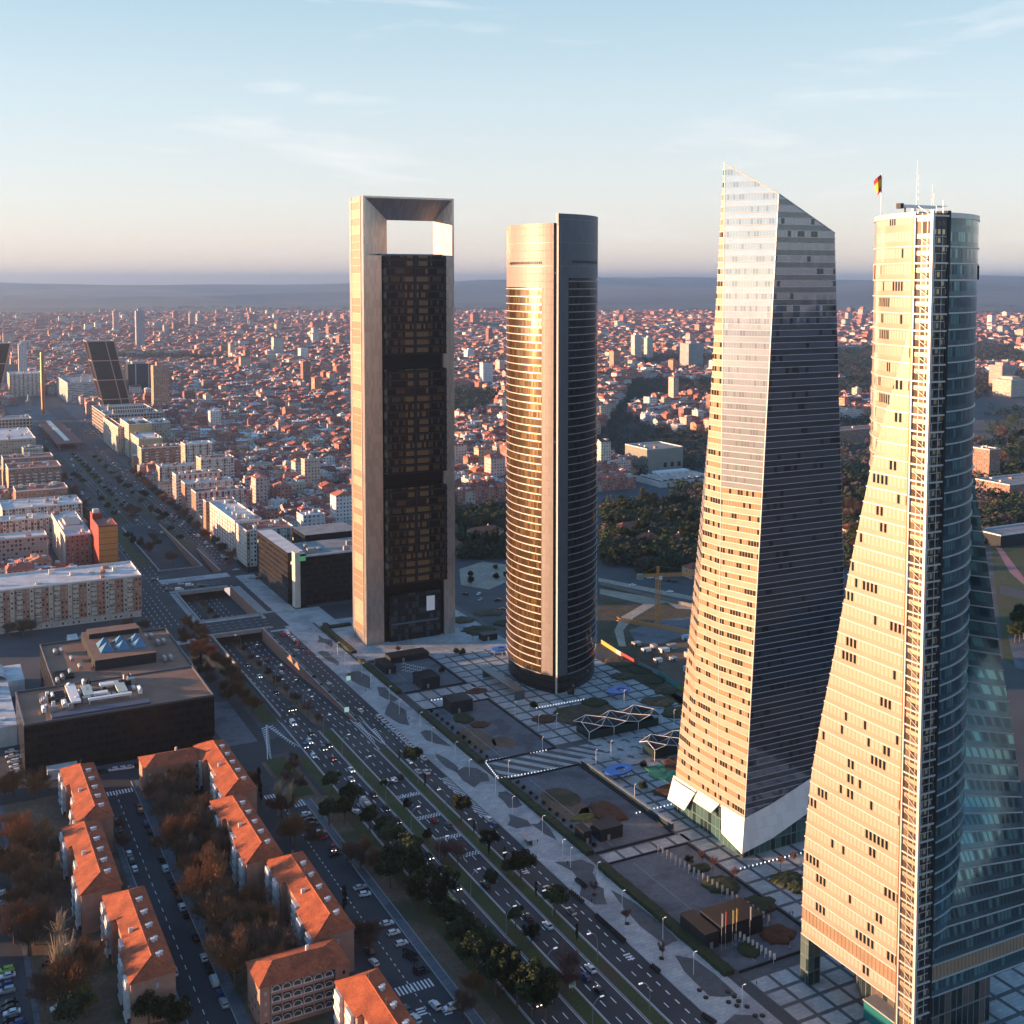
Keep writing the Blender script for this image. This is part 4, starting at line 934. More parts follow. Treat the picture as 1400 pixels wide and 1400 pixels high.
slab(1350,1372,102,122,24,(fTn,fTn),'small tan block with terraces near the red bus station roof','redroof',4)
slab(1390,1500,60,118,30,(fTn,fBw),'large tan and white block left of the red bus station roof','whiteroof',14)
slab(1560,1600,70,128,34,(fGr,fGr),'granite-framed office block at the left edge near the leaning tower','greyroof',6,name='office_building',cat='office building')
# right-hand side of the avenue
def black_office():
    t=thing('office_building',704,208,'black glass office block with a pale stair tower on its corner, beside the framed tower','office building'); occ.append((695,800,203,300))
    fb=facade('black_office_glass',(0.016,0.016,0.018),1.8,3.5,0.85,0.55,(0.012,0.014,0.018),(0.05,0.03,0.018),0.25,wrough=0.4,grough=0.12,gmetal=0.15,lit=0.003,spec=0.2)
    b=MB(); b.box(3.5,72,2,44,0,31,0,1); b.build('main_block',[fb,M['greyroof']],t)
    b=MB(); b.box(-1.5,9,10,84,0,33,0,1); b.build('avenue_wing',[fb,M['whiteroof']],t)
    b=MB(); b.box(0,3.4,-1,5.5,0,35,0); b.build('stair_tower',plain('pale_stone_fins',(0.6,0.54,0.46),0.6,var=0.1),t)
    b=MB(); b.box(3.6,7,-1.2,3,0,34,0); b.build('stair_glass',plain('black_stair_glass',(0.01,0.01,0.012),0.1),t)
    b=MB(); b.box(22,60,50,80,0,34,0,1); b.build('rear_block',[fb,M['greyroof']],t)
    b=MB(); b.box(2.5,6.8,-1.35,-1.21,29.5,32.5); b.build('green_sign_panel',plain('green_panel',(0.05,0.2,0.08),0.5,emit=((0.2,0.9,0.4),0.05)),t)
    b=MB(); b.box(5,72,1.8,2.6,31,32.2); b.build('parapet',M['whitewall'],t)
    clutter(t,60,40,31,12,M['steel'])
black_office()
slab(806,836,204,238,29,(fBw,fWh),'white and brown striped block on the avenue beside the black office','redroof',7,bal=0,ground=M['dark'])
slab(848,930,206,226,28,(fWh,fWc),'white slab with scattered red panels on its avenue side and a cluttered white roof','whiteroof',16,bal=0)
slab(936,946,204.5,228,28,(fBr,fBr),'brown stepped block at the far end of the white and red slab','redroof',3)
slab(985,1003,207,250,27,(fRd,fBr),'red and white panelled slab end-on to the avenue, nearest of three','redroof',9,bal=8,snap=2.4)
slab(1034,1050,208,250,27,(fBw,fBr),'brown and white slab end-on to the avenue, middle of three','whiteroof',9,bal=7,snap=2.4)
slab(1078,1094,209,251,28,(fRd,fRd),'bright red slab end-on to the avenue, farthest of three','redroof',9,bal=7,snap=2.4)
slab(1168,1186,211,253,22,(fBw,fTn),'low grey and white slab behind the bright red one','whiteroof',9)
slab(1130,1152,243,275,33,(fBw,fTn),'cream and brown tower block behind the three striped slabs','redroof',6,bal=6)
slab(1282,1306,213,256,26,(fBr,fTn),'brown brick block with white bays in front of the yellow blocks','redroof',8,bal=4)
slab(1218,1240,246,274,36,(fBw,fTn),'tall white and brown block with red roof huts, right of the brown brick block','whiteroof',5)
t=slab(1405,1470,220,246,38,(fYl,fYs),'yellow brick block with two dark roof hatches, highest beside the avenue','whiteroof',5)
b=MB(); b.box(2,9,8,30,38,39.2,0); b.box(15,22,8,30,38,39.2,0); b.build('solar_hatch',M['dark'],t)
slab(1285,1300,215,232,32,(fYl,fYs),'small stepped yellow block in front of the highest yellow block','whiteroof',3) if False else None
slab(1345,1400,221,247,28,(fYl,fYs),'lower yellow block stepping down towards the camera','whiteroof',4)
slab(1430,1475,250,272,35,(fTn,fTn),'greyish tan block behind the yellow blocks','whiteroof',5)
slab(1440,1560,213,219.5,31,(fTn,fYs),'long cream slab with brick end, left of the yellow blocks','redroof',5)
t=slab(1590,1720,220,290,30,(fGr,fGr),'granite-framed office palace with square dark windows in front of the leaning tower','greyroof',8,name='office_building',cat='office building')
b=MB(); b.box(12,62,16,24,30,35,0,1); b.box(12,62,60,70,30,35,0,1); b.build('rooftop_colonnade',[facade('colonnade',(0.5,0.44,0.4),3.0,5.0,0.5,0.7,(0.03,0.03,0.03),(0.05,0.04,0.04),0.3),M['greyroof']],t)
# leaning towers
def leaning(u0,v0,dirn,label,w=38):
    t=thing('leaning_tower',u0,v0,label,'office tower','pair of dark towers leaning towards each other'); occ.append((u0-5,u0+45,v0-25,v0+w+25))
    H_=116; sh=26*dirn; D_=34
    gl=facade('maroon_black_glass',(0.035,0.016,0.018),12.7,29,0.985,0.99,(0.022,0.012,0.014),(0.032,0.017,0.018),0.5,wrough=0.3,grough=0.2,gmetal=0.2)
    b=MB(); p=[(0,0),(w,0),(w,D_),(0,D_)]
    for i in range(4):
        a,c_=p[i],p[(i+1)%4]; b.face([(a[0],a[1],0),(c_[0],c_[1],0),(c_[0]+sh,c_[1],H_),(a[0]+sh,a[1],H_)],0)
    b.face([(sh,0,H_),(w+sh,0,H_),(w+sh,D_,H_),(sh,D_,H_)],1); b.build('glass_body',[plain('maroon_glass_%d'%u0,(0.028,0.014,0.016),0.22,0.2,var=0.3,scale=0.3),M['greyroof']],t)
    fr=bpy.data.materials.get('copper_frame') or plain('copper_frame',(0.45,0.29,0.23),0.45,0.4)
    def q(x,z): return x+sh*z/H_
    lines=[]
    for x in (0,w*0.68 if dirn<0 else w*.32,w): lines.append(((q(x,0),-.3,0),(q(x,H_),-.3,H_)))
    for z in (0,29,58,87,H_): lines.append(((q(0,z),-.3,z),(q(w,z),-.3,z)))
    for x in (0,w):
        for y in (0,D_): lines.append(((q(x,0)+(-.3 if x==0 else .3),y,0),(q(x,H_)+(-.3 if x==0 else .3),y,H_)))
        for z in (29,58,87,H_): lines.append(((q(x,z)+(-.3 if x==0 else .3),0,z),(q(x,z)+(-.3 if x==0 else .3),D_,z)))
    b=MB()
    for a,c_ in lines: b.bar(a,c_,1.35)
    b.build('frame',fr,t)
leaning(1817,254,-1,'dark leaning tower with copper-coloured frame, the one seen whole, right of the golden obelisk')
leaning(1817,60,1,'dark leaning tower with copper-coloured frame, cut off by the left edge of the photo')
t=thing('office_tower',2120,333,'dark slab tower with ribbed sides directly behind the whole leaning tower','office tower'); occ.append((2110,2180,325,385))
b=MB(); b.box(0,44,0,30,0,60,0,0); b.build('body',facade('ribbed_dark_glass',(0.03,0.035,0.05),1.6,3.5,0.7,1.0,(0.012,0.016,0.025),(0.02,0.025,0.035),0.5,grough=0.2),t)
b=MB(); b.box(12,13.4,-.5,-.05,0,60); b.box(34,35.4,-.5,-.05,0,60); b.build('pale_rib',M['whitewall'],t)
b=MB(); b.box(8,30,6,22,60,64); b.build('roof_plant',M['steel'],t)
slab(2075,2250,228,300,34,(fBl,fBl),'white courts building with long strip windows between the obelisk and the leaning tower','greyroof',14,name='courthouse',cat='office building')
slab(2240,2300,150,205,40,(fBw,fTn),'white apartment slab behind the obelisk, left side','whiteroof',6)
# golden obelisk
t=thing('obelisk',1905,173.6,'slender golden obelisk standing alone in the square before the leaning towers','monument'); occ.append((1895,1915,165,182))
b=MB(); b.tube((0,0,0),(0,0,4),3.2,2.6,12); b.build('base',M['conc'],t)
gold=plain('gold_bronze',(0.34,0.21,0.09),0.4,0.6,var=0.2,scale=0.4); b=MB()
b.tube((0,0,4),(0,0,50),2.2,3.0,14); b.tube((0,0,50),(0,0,97),3.0,2.3,14); b.build('shaft',gold,t); 
b=MB()
for k_ in range(28): b.tube((0,0,6+k_*3.25),(0,0,6.4+k_*3.25),3.15,None,14)
b.build('collar',gold,t)
t=thing('statue',1990,160,'pale stone monument standing in the square left of the obelisk','monument'); b=MB(); b.box(-5,5,-4,4,0,8); b.box(-4,4,-3,3,8,16); b.tube((0,0,16),(0,0,26),2.5,1.2,8); b.build('plinth',M['conc'],t)
# bus station canopy
t=thing('bus_station',1500,151,'long dark red station roof with a pale glazed strip along its middle','bus station'); occ.append((1495,1765,148,187))
b=MB(); b.box(0,30,0,256,7,8.4,0,bottom=True); r_=b.build('roof',plain('dark_red_roof',(0.22,0.06,0.055),0.7,var=0.15,scale=0.08),t)
b=MB(); b.box(11,17,20,250,8.4,9.4); b.build('roof_light',plain('pale_glazing',(0.42,0.48,0.46),0.3),r_)
for k_ in range(9):
    b=MB(); b.tube((4,10+k_*29,0),(4,10+k_*29,7),0.8,None,8); b.tube((26,10+k_*29,0),(26,10+k_*29,7),0.8,None,8); b.build('column_pair',M['conc'],t) if False else None
    for xx in (4,26):
        b=MB(); b.tube((xx,10+k_*29,0),(xx,10+k_*29,7),0.8,None,8); b.build('column',M['conc'],t)
# right-hand area, beyond the avenue: villas, market hall, depot
fVi=fac('cream_villa',(0.50,0.38,0.27),3.4,0.3,0.4); M['villa']=fVi
for (px,py,a,c_,h,lb) in ((648,742,26,13,8,'cream villa with a broad red hipped roof among pines, between the framed and rounded towers'),(742,757,14,12,7,'small salmon house with red roof beside the rounded tower, left side'),(610,760,16,12,7,'red-roofed house half hidden by the right edge of the framed tower'),
    (850,735,34,12,8,'long yellow villa with red roof, right of the rounded tower'),(880,748,14,10,7,'small yellow house with red roof and white gable among the trees'),(945,792,60,11,7,'long low cream depot with a red roof beside the back road'),(925,745,8,8,5,'tiny red-roofed hut among the dark pines'),
    (1160,735,26,12,7,'red-roofed house in the gap between the faceted and curved towers')):
    u,v=gp(px,py); small_tile(u,u+c_,v,v+a,h,lb,name='villa',wall='villa',roof='tile2',cat='house',rise=3.0)
t=slab(*[1030,1075,690,735],26,(plain('olive_grey_cladding',(0.25,0.25,0.22),0.7,var=0.1,scale=0.1),plain('olive_grey_cladding_side',(0.2,0.2,0.18),0.7)),'large blank grey-green box building with three dark openings','greyroof',3,name='warehouse',cat='warehouse')
for k_ in range(3):
    b=MB(); b.box(20+k_*9,24+k_*9,-.1,-.02,6,11); b.build('opening',M['dark'],t)
def market():
    t=thing('market_hall',955,655,'low dark market hall with diagonal white roof ribs below the grey box building','market'); occ.append((940,1010,640,760))
    b=MB(); b.box(0,70,0,46,0,6,0,1); b.build('hall',[M['whitewall'],M['dark']],t)
    for k_ in range(9):
        b=MB(); x=3+k_*7.4; b.box(x,x+1.6,2,40,6,7.6); b.build('roof_rib',M['whiteroof'],t)
    b=MB(); b.box(20,60,36,45,6,9); b.build('rooflight',M['whitemetal'],t)
market()
u,v=gp(1352,655); slab(u,u+24,v,v+16,30,(fBr,fBr),'orange-brown brick tower block right of the curved glass tower','redroof',4)
u,v=gp(1390,680); slab(u,u+40,v-10,v+60,12,(fBr,fBr),'low brick building with a grey roof at the right edge','greyroof',5)
u,v=gp(1395,745); slab(u,u+24,v-22,v+60,9,(M['darkpanel'],M['darkpanel']),'long dark low pavilion with a pale roof rim at the right edge','greyroof',4,name='pavilion',cat='building')
u,v=gp(1168,607); slab(u,u+25,v-30,v+55,18,(fBr,fBr),'long red brick block seen in the gap between the two right-hand towers','redroof',6)
# neighbours whose edges or shadows reach into the picture from the left
for (u0,L_) in ((200,52),(262,52),(330,54),(398,52),(466,50)):
    o_=tile_block(u0,-14,L_,'tiled brick apartment block across the leftmost street, cut off by the left edge',group='apartment blocks across the leftmost street')
# ---------------------------------------------------------------- the city beyond
cityw=facade('city_wall',None,3.1,3.0,0.42,0.45,(0.03,0.035,0.045),(0.40,0.38,0.36),0.4,use_vcol=True,grough=0.35,wvar=0.15)
def vroof():
    m,nt,b=nmat('city_roof'); L=nt.links.new; b.inputs['Roughness'].default_value=0.85
    tc=nd(nt,'ShaderNodeTexCoord'); nz=nd(nt,'ShaderNodeTexNoise',inp={'Scale':0.25,'Detail':6.0,'Roughness':0.7}); L(tc.outputs['Object'],nz.inputs['Vector'])
    g=nd(nt,'ShaderNodeMapRange',inp={1:0.3,2:0.7,3:0.72,4:1.25}); L(nz.outputs[0],g.inputs[0]); gc=nd(nt,'ShaderNodeCombineColor'); [L(g.outputs[0],gc.inputs[i]) for i in range(3)]
    L(mixc(nt,1.0,vcol(nt),gc.outputs[0],'MULTIPLY'),b.inputs['Base Color']); return m
cityr=vroof()
WALLS=[('red brick',(0.42,0.17,0.13)),('dark brick',(0.30,0.14,0.11)),('white',(0.72,0.70,0.69)),('cream',(0.62,0.55,0.47)),('pink',(0.60,0.41,0.36)),('grey',(0.45,0.45,0.46)),('orange brick',(0.50,0.26,0.17)),('tan',(0.52,0.42,0.34))]
WW=[7,3,5,3.5,4,2,3.5,2.5]
ROOFS=[('red tile',(0.37,0.10,0.07)),('rust tile',(0.42,0.16,0.10)),('white flat',(0.68,0.69,0.71)),('grey flat',(0.28,0.28,0.29)),('maroon',(0.22,0.06,0.055))]
RW=[8,5,3.4,2.2,2.4]
def hit(u0,u1,v0,v1):
    for a in occ:
        if u0<a[1] and u1>a[0] and v0<a[3] and v1>a[2]: return True
    return False
def visible(u,v,z=10,mg=40):
    x,y=pix(u,v,z); return -mg<x<1400+mg and y<1440
def jitc(c,s=0.12):
    k=1+R.uniform(-s,s); return tuple(min(0.8,x*k*(1+R.uniform(-.05,.05))) for x in c)
def citybox(bw,br,bs,x0,x1,y0,y1,h,wc,rc,kind,detail):
    bw.wall((x0,y0),(x1,y0),0,h,0,wc,3.1); bw.wall((x1,y0),(x1,y1),0,h,0,wc,3.1); bw.wall((x0,y1),(x0,y0),0,h,0,wc,3.1)
    if detail: bw.wall((x1,y1),(x0,y1),0,h,0,wc,3.1)
    if kind in (0,1,4):   # pitched
        o=0.4; r=min(x1-x0,y1-y0)*0.16+0.6; xm=(x0+x1)/2; ym=(y0+y1)/2
        if (x1-x0)<(y1-y0):
            e=(xm,y0+(0 if kind==4 else 2),h+r); f=(xm,y1-(0 if kind==4 else 2),h+r)
            br.face([(x0-o,y1+o,h-.1),(x0-o,y0-o,h-.1),e,f],1,None,rc); br.face([(x1+o,y0-o,h-.1),(x1+o,y1+o,h-.1),f,e],1,None,rc)
            br.face([(x0-o,y0-o,h-.1),(x1+o,y0-o,h-.1),e],1 if kind!=4 else 0,None,rc if kind!=4 else wc)
            if detail: br.face([(x1+o,y1+o,h-.1),(x0-o,y1+o,h-.1),f],1,None,rc)
        else:
            e=(x0+(0 if kind==4 else 2),ym,h+r); f=(x1-(0 if kind==4 else 2),ym,h+r)
            br.face([(x0-o,y0-o,h-.1),(x1+o,y0-o,h-.1),f,e],1,None,rc); br.face([(x1+o,y1+o,h-.1),(x0-o,y1+o,h-.1),e,f],1,None,rc)
            br.face([(x0-o,y1+o,h-.1),(x0-o,y0-o,h-.1),e],1 if kind!=4 else 0,None,rc if kind!=4 else wc)
            if detail: br.face([(x1+o,y0-o,h-.1),(x1+o,y1+o,h-.1),f],1,None,rc)
    else:
        br.face([(x0,y0,h),(x1,y0,h),(x1,y1,h),(x0,y1,h)],1,None,rc)
        if detail:
            pc_=jitc((0.5,0.48,0.46))
            for (a,c_,d,e) in ((x0-.1,x1+.1,y0-.1,y0+.3),(x0-.1,x0+.3,y0+.3,y1),(x1-.3,x1+.1,y0+.3,y1)): br.box(a,c_,d,e,h+.002,h+.9,1,1,pc_)
    for k in range((3 if detail else 1)+(R.random()<.5)):
        s=R.uniform(1.5,3.8); q=R.uniform(1.5,4); 
        if x1-x0>s+2 and y1-y0>q+2:
            x=R.uniform(x0+.6,x1-s-.6); y=R.uniform(y0+.6,y1-q-.6); c=R.choice([(0.6,0.58,0.57),wc,(0.45,0.42,0.4),(0.62,0.6,0.58)])
            bs.box(x,x+s,y,y+q,h-.2,h+R.uniform(1.4,3.2),1,1,c)
# street grid: blocks of houses, streets left free
cands=[]
def region(u,v):
    if u<700: return 0
    if -300<v<122: return 1 if u>745 else 0
    if v<=-300: return 1 if u>500 else 0
    if u<1560 and v<204: return 0
    if 1480<u<2060 and 120<v<232: return 0
    if u>=1560 and 160<v<212: return 0
    if v<330: return 1 if u>700 else 0
    lim=960+max(0,v-640)*0.45
    if v<640 and u<950: return 0
    return 1 if u>lim else 0
def park(u,v):
    # wooded areas that stay open
    n=noise.noise(Vector((u/420+5,v/420,1.7)))
    x,y=pix(u,v)
    if v>620+0.35*(u-900) and v>0.72*u-150 and u<2600: return n>-0.15
    return n>0.5
ROT=0.0
def rows():
    u=700.0
    while u<8200:
        s=1+max(0,(u-1500))/2600.0; k=min(s,2.2)
        for r_ in range(2):
            d=R.uniform(12,18)*k; yield u,s,d; u+=d+0.3
        u+=(7 if R.random()<.75 else 11)*min(k,1.6)
parks=[]
for u,s,du in rows():
    vmax=min(9000,(u*1.9+300)); v=-0.02*u-260 if u<1800 else -u*0.35
    cnt=0
    while v<vmax:
        s2=1+max(0,math.hypot(u,v)-1500)/2600.0
        w=R.uniform(7,17)*min(s2,2.3); 
        if cnt>=R.randint(5,9): v+=7+2*min(s2,2); cnt=0; continue
        cnt+=1
        vv=v; v+=w+0.05
        if not (region(u,vv) and region(u+du,vv+w)): continue
        if not visible(u,vv): continue
        if hit(u-1,u+du+1,vv-1,vv+w+1): continue
        if math.hypot(u,vv)>7600: continue
        if park(u,vv): parks.append((u,vv,s2)); continue
        cands.append((u,u+du*R.uniform(.86,1),vv,vv+w,s2))
# ones that show largest become things of their own
def area(c):
    x,y=pix(c[0],c[2],8); x2,y2=pix(c[1],c[3],8)
    if not(0<x<1400): return 0
    for (a,b_,y0) in ((480,626,268),(690,824,293),(940,1400,222)):
        if a-4<x<b_+4 and a-4<x2<b_+4: return 0
    return 1.0/math.hypot(c[0],c[2])
order=sorted(cands,key=lambda c:-area(c))
NEAR=288
near=order[:NEAR]; rest=order[NEAR:]
def pick(): 
    w=R.choices(WALLS,WW)[0]; r=R.choices(range(5),RW)[0]; return w,r
def zone(x,y):
    if x<120: return 'left of the bus station roof'
    if x<250: return 'beyond the avenue, left part'
    if x<330: return 'beyond the striped slabs'
    if x<400: return 'above the red-white slab'
    if x<482: return 'left of the framed tower'
    if x<695: return 'left of the rounded tower'
    if x<900: return 'right of the rounded tower'
    if x<1000: return 'left of the faceted tower'
    if x<1190: return 'right of the faceted tower'
    return 'at the right edge'
ncity=[]
for c in near:
    (wn,wc),r=pick(); rn,rc=ROOFS[r]; wc=jitc(wc); rc=jitc(rc)
    h=R.choices([9,12,15,18,24,33],[5,7,6,3,.8,.2])[0]+R.uniform(-1,1)
    u0,u1,v0,v1,_=c; big=h>20
    t=thing('tower_block' if big else 'town_house',u0,v0,None,'apartment block' if big else 'house')
    bw,br,bs=MB(),MB(),MB(); citybox(bw,br,bs,0,v1-v0,0,u1-u0,h,wc,rc,r,True)
    bw.build('wall',[cityw],t); br.build('roof',[cityw,cityr],t)
    if bs.f:
        # every roof hut its own part
        k=len(bs.f)//5
        for i in range(k):
            h_=MB(); h_.v=bs.v[i*20:(i+1)*20]; h_.f=[tuple(j-i*20 for j in f) for f in bs.f[i*5:(i+1)*5]]; h_.m=[1]*5; h_.uv=bs.uv[i*20:(i+1)*20]; h_.c=bs.c[i*20:(i+1)*20]; h_.build('roof_hut',[cityw,cityr],t)
    x,y=pix((u0+u1)/2,(v0+v1)/2,h/2); sz='tall' if big else ('low' if h<11 else 'mid-rise')
    ncity.append((t,(sz+' '+wn+(' block' if big else ' house')+', '+rn+' roof,',zone(x,y)),x,y))
# the remaining houses, far too many to count
bw=MB()
cf=0
for c in rest:
    (wn,wc),r=pick(); wc=jitc(wc); rc=jitc(ROOFS[r][1]); u0,u1,v0,v1,s=c
    x,y=pix(u0,v0,10)
    h=R.choices([9,12,15,18,24,36,50],[4,9,8,3.2,.5,0.12,0.04])[0]+R.uniform(-1.5,1.5)
    if s>1.6: h*=1.1
    citybox(bw,bw,bw,v0,v1,u0,u1,h,wc,rc,r,False); cf+=1
    if s>1.4 and R.random()<.35:
        bw.box(v0+(v1-v0)*.3,v0+(v1-v0)*.7,u0+(u1-u0)*.3,u0+(u1-u0)*.7,h,h+R.uniform(2,4.5),0,1,wc,rc,snap=3.1)
struct('city_buildings',bw,[cityw,cityr],'stuff')
print('city',len(cands),len(bw.f),'parks',len(parks))
# taller far landmarks
for (px,py,h,w,lb,wc,cat) in ((24,470,78,26,'tall white tower block at the left edge, far beyond the leaning towers',(0.62,0.6,0.58),'tower block'),
    (155,425,95,34,'pale twin-looking tower on the far skyline above the whole leaning tower',(0.55,0.42,0.38),'tower block'),(186,425,120,40,'slim grey tower on the far skyline, right of the pale twin one',(0.4,0.38,0.42),'tower block'),
    (259,428,70,34,'lone pinkish tower on the far skyline, midway to the framed tower',(0.55,0.42,0.38),'tower block'),(208,500,75,40,'pink-orange high-rise right of the whole leaning tower with a taller shaft behind',(0.55,0.27,0.17),'tower block'),
    (868,458,70,34,'pale square high-rise on the skyline right of the rounded tower',(0.6,0.52,0.5),'tower block'),(885,462,60,30,'slimmer pale high-rise beside the square one right of the rounded tower',(0.6,0.55,0.5),'tower block'),(942,470,60,70,'broad grey-green stepped block on the skyline left of the faceted tower',(0.35,0.36,0.36),'tower block'),
    (1372,500,46,60,'broad pinkish block of flats at the right edge, middle distance',(0.5,0.34,0.3),'tower block'),(1385,520,30,80,'long cream block of flats at the right edge in front of the pinkish one',(0.55,0.45,0.38),'tower block')):
    u,v=gp(px,py+h*0.18*0); d=math.hypot(u,v)
    # the pixel marks the middle of the top; find the base on the ground below it
    lo,hi=900,7000
    dx=(px-700)/F
    for _ in range(40):
        m_=(lo+hi)/2; X=dx*m_; Y=m_; uu=-SU*X+CU*Y; v_=CU*X+SU*Y
        if pix(uu,v_,h)[1]>py: lo=m_
        else: hi=m_
    if lo>6500: uu,v_=uu*5500/lo,v_*5500/lo
    t=thing('tower_block',uu,v_,lb,cat); a=MB(); a.box(0,w*.6,0,w*.5,0,h,0,1,wc,(0.4,0.38,0.38),3.1); a.build('wall',[cityw,cityr],t)
    a=MB(); a.box(w*.15,w*.4,w*.1,w*.4,h,h+5,1,1,wc); a.build('roof_hut',[cityw,cityr],t)
# ---------------------------------------------------------------- trees
def leafmat(name,a,b_,rough=0.9,trans=0.0):
    m,nt,b=nmat(name); L=nt.links.new; b.inputs['Roughness'].default_value=rough; b.inputs['Specular IOR Level'].default_value=0.2
    tc=nd(nt,'ShaderNodeTexCoord'); nz=nd(nt,'ShaderNodeTexNoise',inp={'Scale':0.6,'Detail':5.0,'Roughness':0.7}); L(tc.outputs['Object'],nz.inputs['Vector'])
    oi=nd(nt,'ShaderNodeObjectInfo'); f=math_(nt,'ADD',math_(nt,'MULTIPLY',nz.outputs[0],1.0),math_(nt,'MULTIPLY',oi.outputs['Random'],0.5))
    mr=nd(nt,'ShaderNodeMapRange',inp={1:0.4,2:1.1}); L(f,mr.inputs[0]); L(mixc(nt,mr.outputs[0],a,b_),b.inputs['Base Color']); return m
M['pine']=leafmat('pine_needles',(0.016,0.028,0.013),(0.045,0.06,0.026)); M['bark']=plain('bark',(0.12,0.085,0.06),0.9,var=0.2,scale=1)
M['twig']=leafmat('rust_brown_twigs',(0.17,0.085,0.048),(0.33,0.175,0.095)); M['twigd']=leafmat('brown_twigs',(0.13,0.085,0.065),(0.24,0.16,0.12)); M['pale']=leafmat('pale_bare_branches',(0.42,0.33,0.23),(0.55,0.44,0.32)); M['olive']=leafmat('yellow_green_leaves',(0.08,0.075,0.02),(0.16,0.13,0.03))
M['redtwig']=leafmat('purple_twigs',(0.16,0.09,0.085),(0.26,0.15,0.13))
def crownmesh(name,mat,n,size,shape,seed,card=0.5):
    q=random.Random(seed); m=MB()
    # clumps of leaf-sized faces
    cl=[]
    for i in range(shape['clumps']):
        while True:
            p=Vector((q.uniform(-1,1),q.uniform(-1,1),q.uniform(-1,1)))
            if p.length<1: break
        if shape.get('hollow') and p.length<0.5: p=p.normalized()*q.uniform(.55,.9)
        cl.append((Vector((p.x*shape['rx'],p.y*shape['rx'],shape['z']+p.z*shape['rz'])), q.uniform(.6,1.25)*shape['cr']))
    for i in range(n):
        c,r=q.choice(cl); d=Vector((q.gauss(0,1),q.gauss(0,1),q.gauss(0,1))).normalized(); p=c+d*r*(q.random()**0.4)
        if p.z<shape['z']-shape['rz']*1.05: continue
        a=Vector((q.gauss(0,1),q.gauss(0,1),q.gauss(0,.6))).normalized()*card*q.uniform(.5,1.2); b_=a.orthogonal().normalized()*card*q.uniform(.4,1.0)
        m.face([tuple(p-a-b_*.5),tuple(p+a*.9-b_*.6),tuple(p+b_)],0)
    return m.mesh(name,mat)
def twigmesh(name,mat,n,rx,rz,z,seed,up=0.4,wd=0.05,ln=1.6):
    'bare crown: limbs leave the trunk and carry many thin twigs along their length'
    q=random.Random(seed); m=MB(); limbs=[]
    for k in range(11):
        a=k*2*math.pi/11*2.6+q.uniform(-.4,.4); el=q.uniform(.15,1.3); L_=q.uniform(.75,1.25); b0=Vector((0,0,z-rz*q.uniform(.55,1.05)))
        d=Vector((math.cos(a)*math.cos(el)*rx,math.sin(a)*math.cos(el)*rx,(math.sin(el)*1.15+.3)*rz))*L_*1.15; limbs.append((b0,b0+d)); m.tube(b0,b0+d,.09,.02,4,0,None,False)
    for i in range(n):
        b0,e0=q.choice(limbs); t=.25+.75*q.random()**.6; p=b0.lerp(e0,t)+Vector((q.gauss(0,1),q.gauss(0,1),q.gauss(0,.9)))*rx*.17*(1.25-t*.4)
        g=((e0-b0).normalized()+Vector((q.gauss(0,.5),q.gauss(0,.5),up+q.gauss(0,.3)))).normalized(); e=p+g*ln*q.uniform(.35,1.0)
        s_=g.orthogonal().normalized()*wd*q.uniform(.7,1.5); m.face([tuple(p-s_),tuple(p+s_),tuple(e)],0)
        s2=g.cross(s_).normalized()*wd; m.face([tuple(p-s2),tuple(p+s2),tuple(e)],0)
    return m.mesh(name,mat)
def trunkmesh(name,mat,h,r,limbs,seed,spread=0.5):
    q=random.Random(seed); m=MB(); top=Vector((q.uniform(-.2,.2),q.uniform(-.2,.2),h)); mid=Vector((q.uniform(-.15,.15),q.uniform(-.15,.15),h*.5))
    m.tube((0,0,-.1),mid,r,r*.8,7); m.tube(mid,top,r*.8,r*.45,7)
    for i in range(limbs):
        a=i*2*math.pi/limbs+q.uniform(-.4,.4); b_=mid.lerp(top,q.uniform(.2,1)); L_=h*q.uniform(.45,.75); e=b_+Vector((math.cos(a)*spread,math.sin(a)*spread,.75)).normalized()*L_
        m.tube(b_,e,r*.4,r*.1,5)
        e2=b_.lerp(e,.5); a2=a+q.uniform(-1,1); m.tube(e2,e2+Vector((math.cos(a2),math.sin(a2),.6)).normalized()*L_*.5,r*.2,r*.05,4)
    return m.mesh(name,mat)
KIND={}
def kind(key,trunks,crowns): KIND[key]=(trunks,crowns)
kind('pine',[trunkmesh('trunk',M['bark'],4.5,.28,5,i) for i in range(2)],[crownmesh('crown',M['pine'],2400,1,dict(clumps=22,rx=3.4,rz=1.9,z=6.2,cr=1.25),i,.42) for i in range(3)])
kind('umbrella',[trunkmesh('trunk',M['bark'],4.2,.26,6,i+5) for i in range(2)],[crownmesh('crown',M['pine'],2600,1,dict(clumps=24,rx=3.1,rz=1.3,z=5.6,cr=1.15,hollow=1),i+9,.38) for i in range(3)])
kind('conifer',[trunkmesh('trunk',M['bark'],7,.3,3,i+15,.2) for i in range(1)],[crownmesh('crown',M['pine'],2400,1,dict(clumps=26,rx=2.1,rz=5.0,z=6.5,cr=1.1),i+19,.42) for i in range(2)])
kind('cypress',[trunkmesh('trunk',M['bark'],5,.2,2,25,.1)],[crownmesh('crown',M['pine'],1500,1,dict(clumps=20,rx=.35,rz=4.3,z=5.4,cr=.6),i+29,.3) for i in range(2)])
kind('rust',[trunkmesh('trunk',M['bark'],5,.24,7,i+35,.7) for i in range(3)],[twigmesh('crown',M['twig'],3400,4.3,3.3,6.6,i+40,.6,.055,1.4) for i in range(3)])
kind('bare',[trunkmesh('trunk',M['bark'],4.6,.22,7,i+45,.7) for i in range(3)],[twigmesh('crown',M['twigd'],3200,4.2,3.0,6.0,i+50,.5,.055,1.4) for i in range(3)])
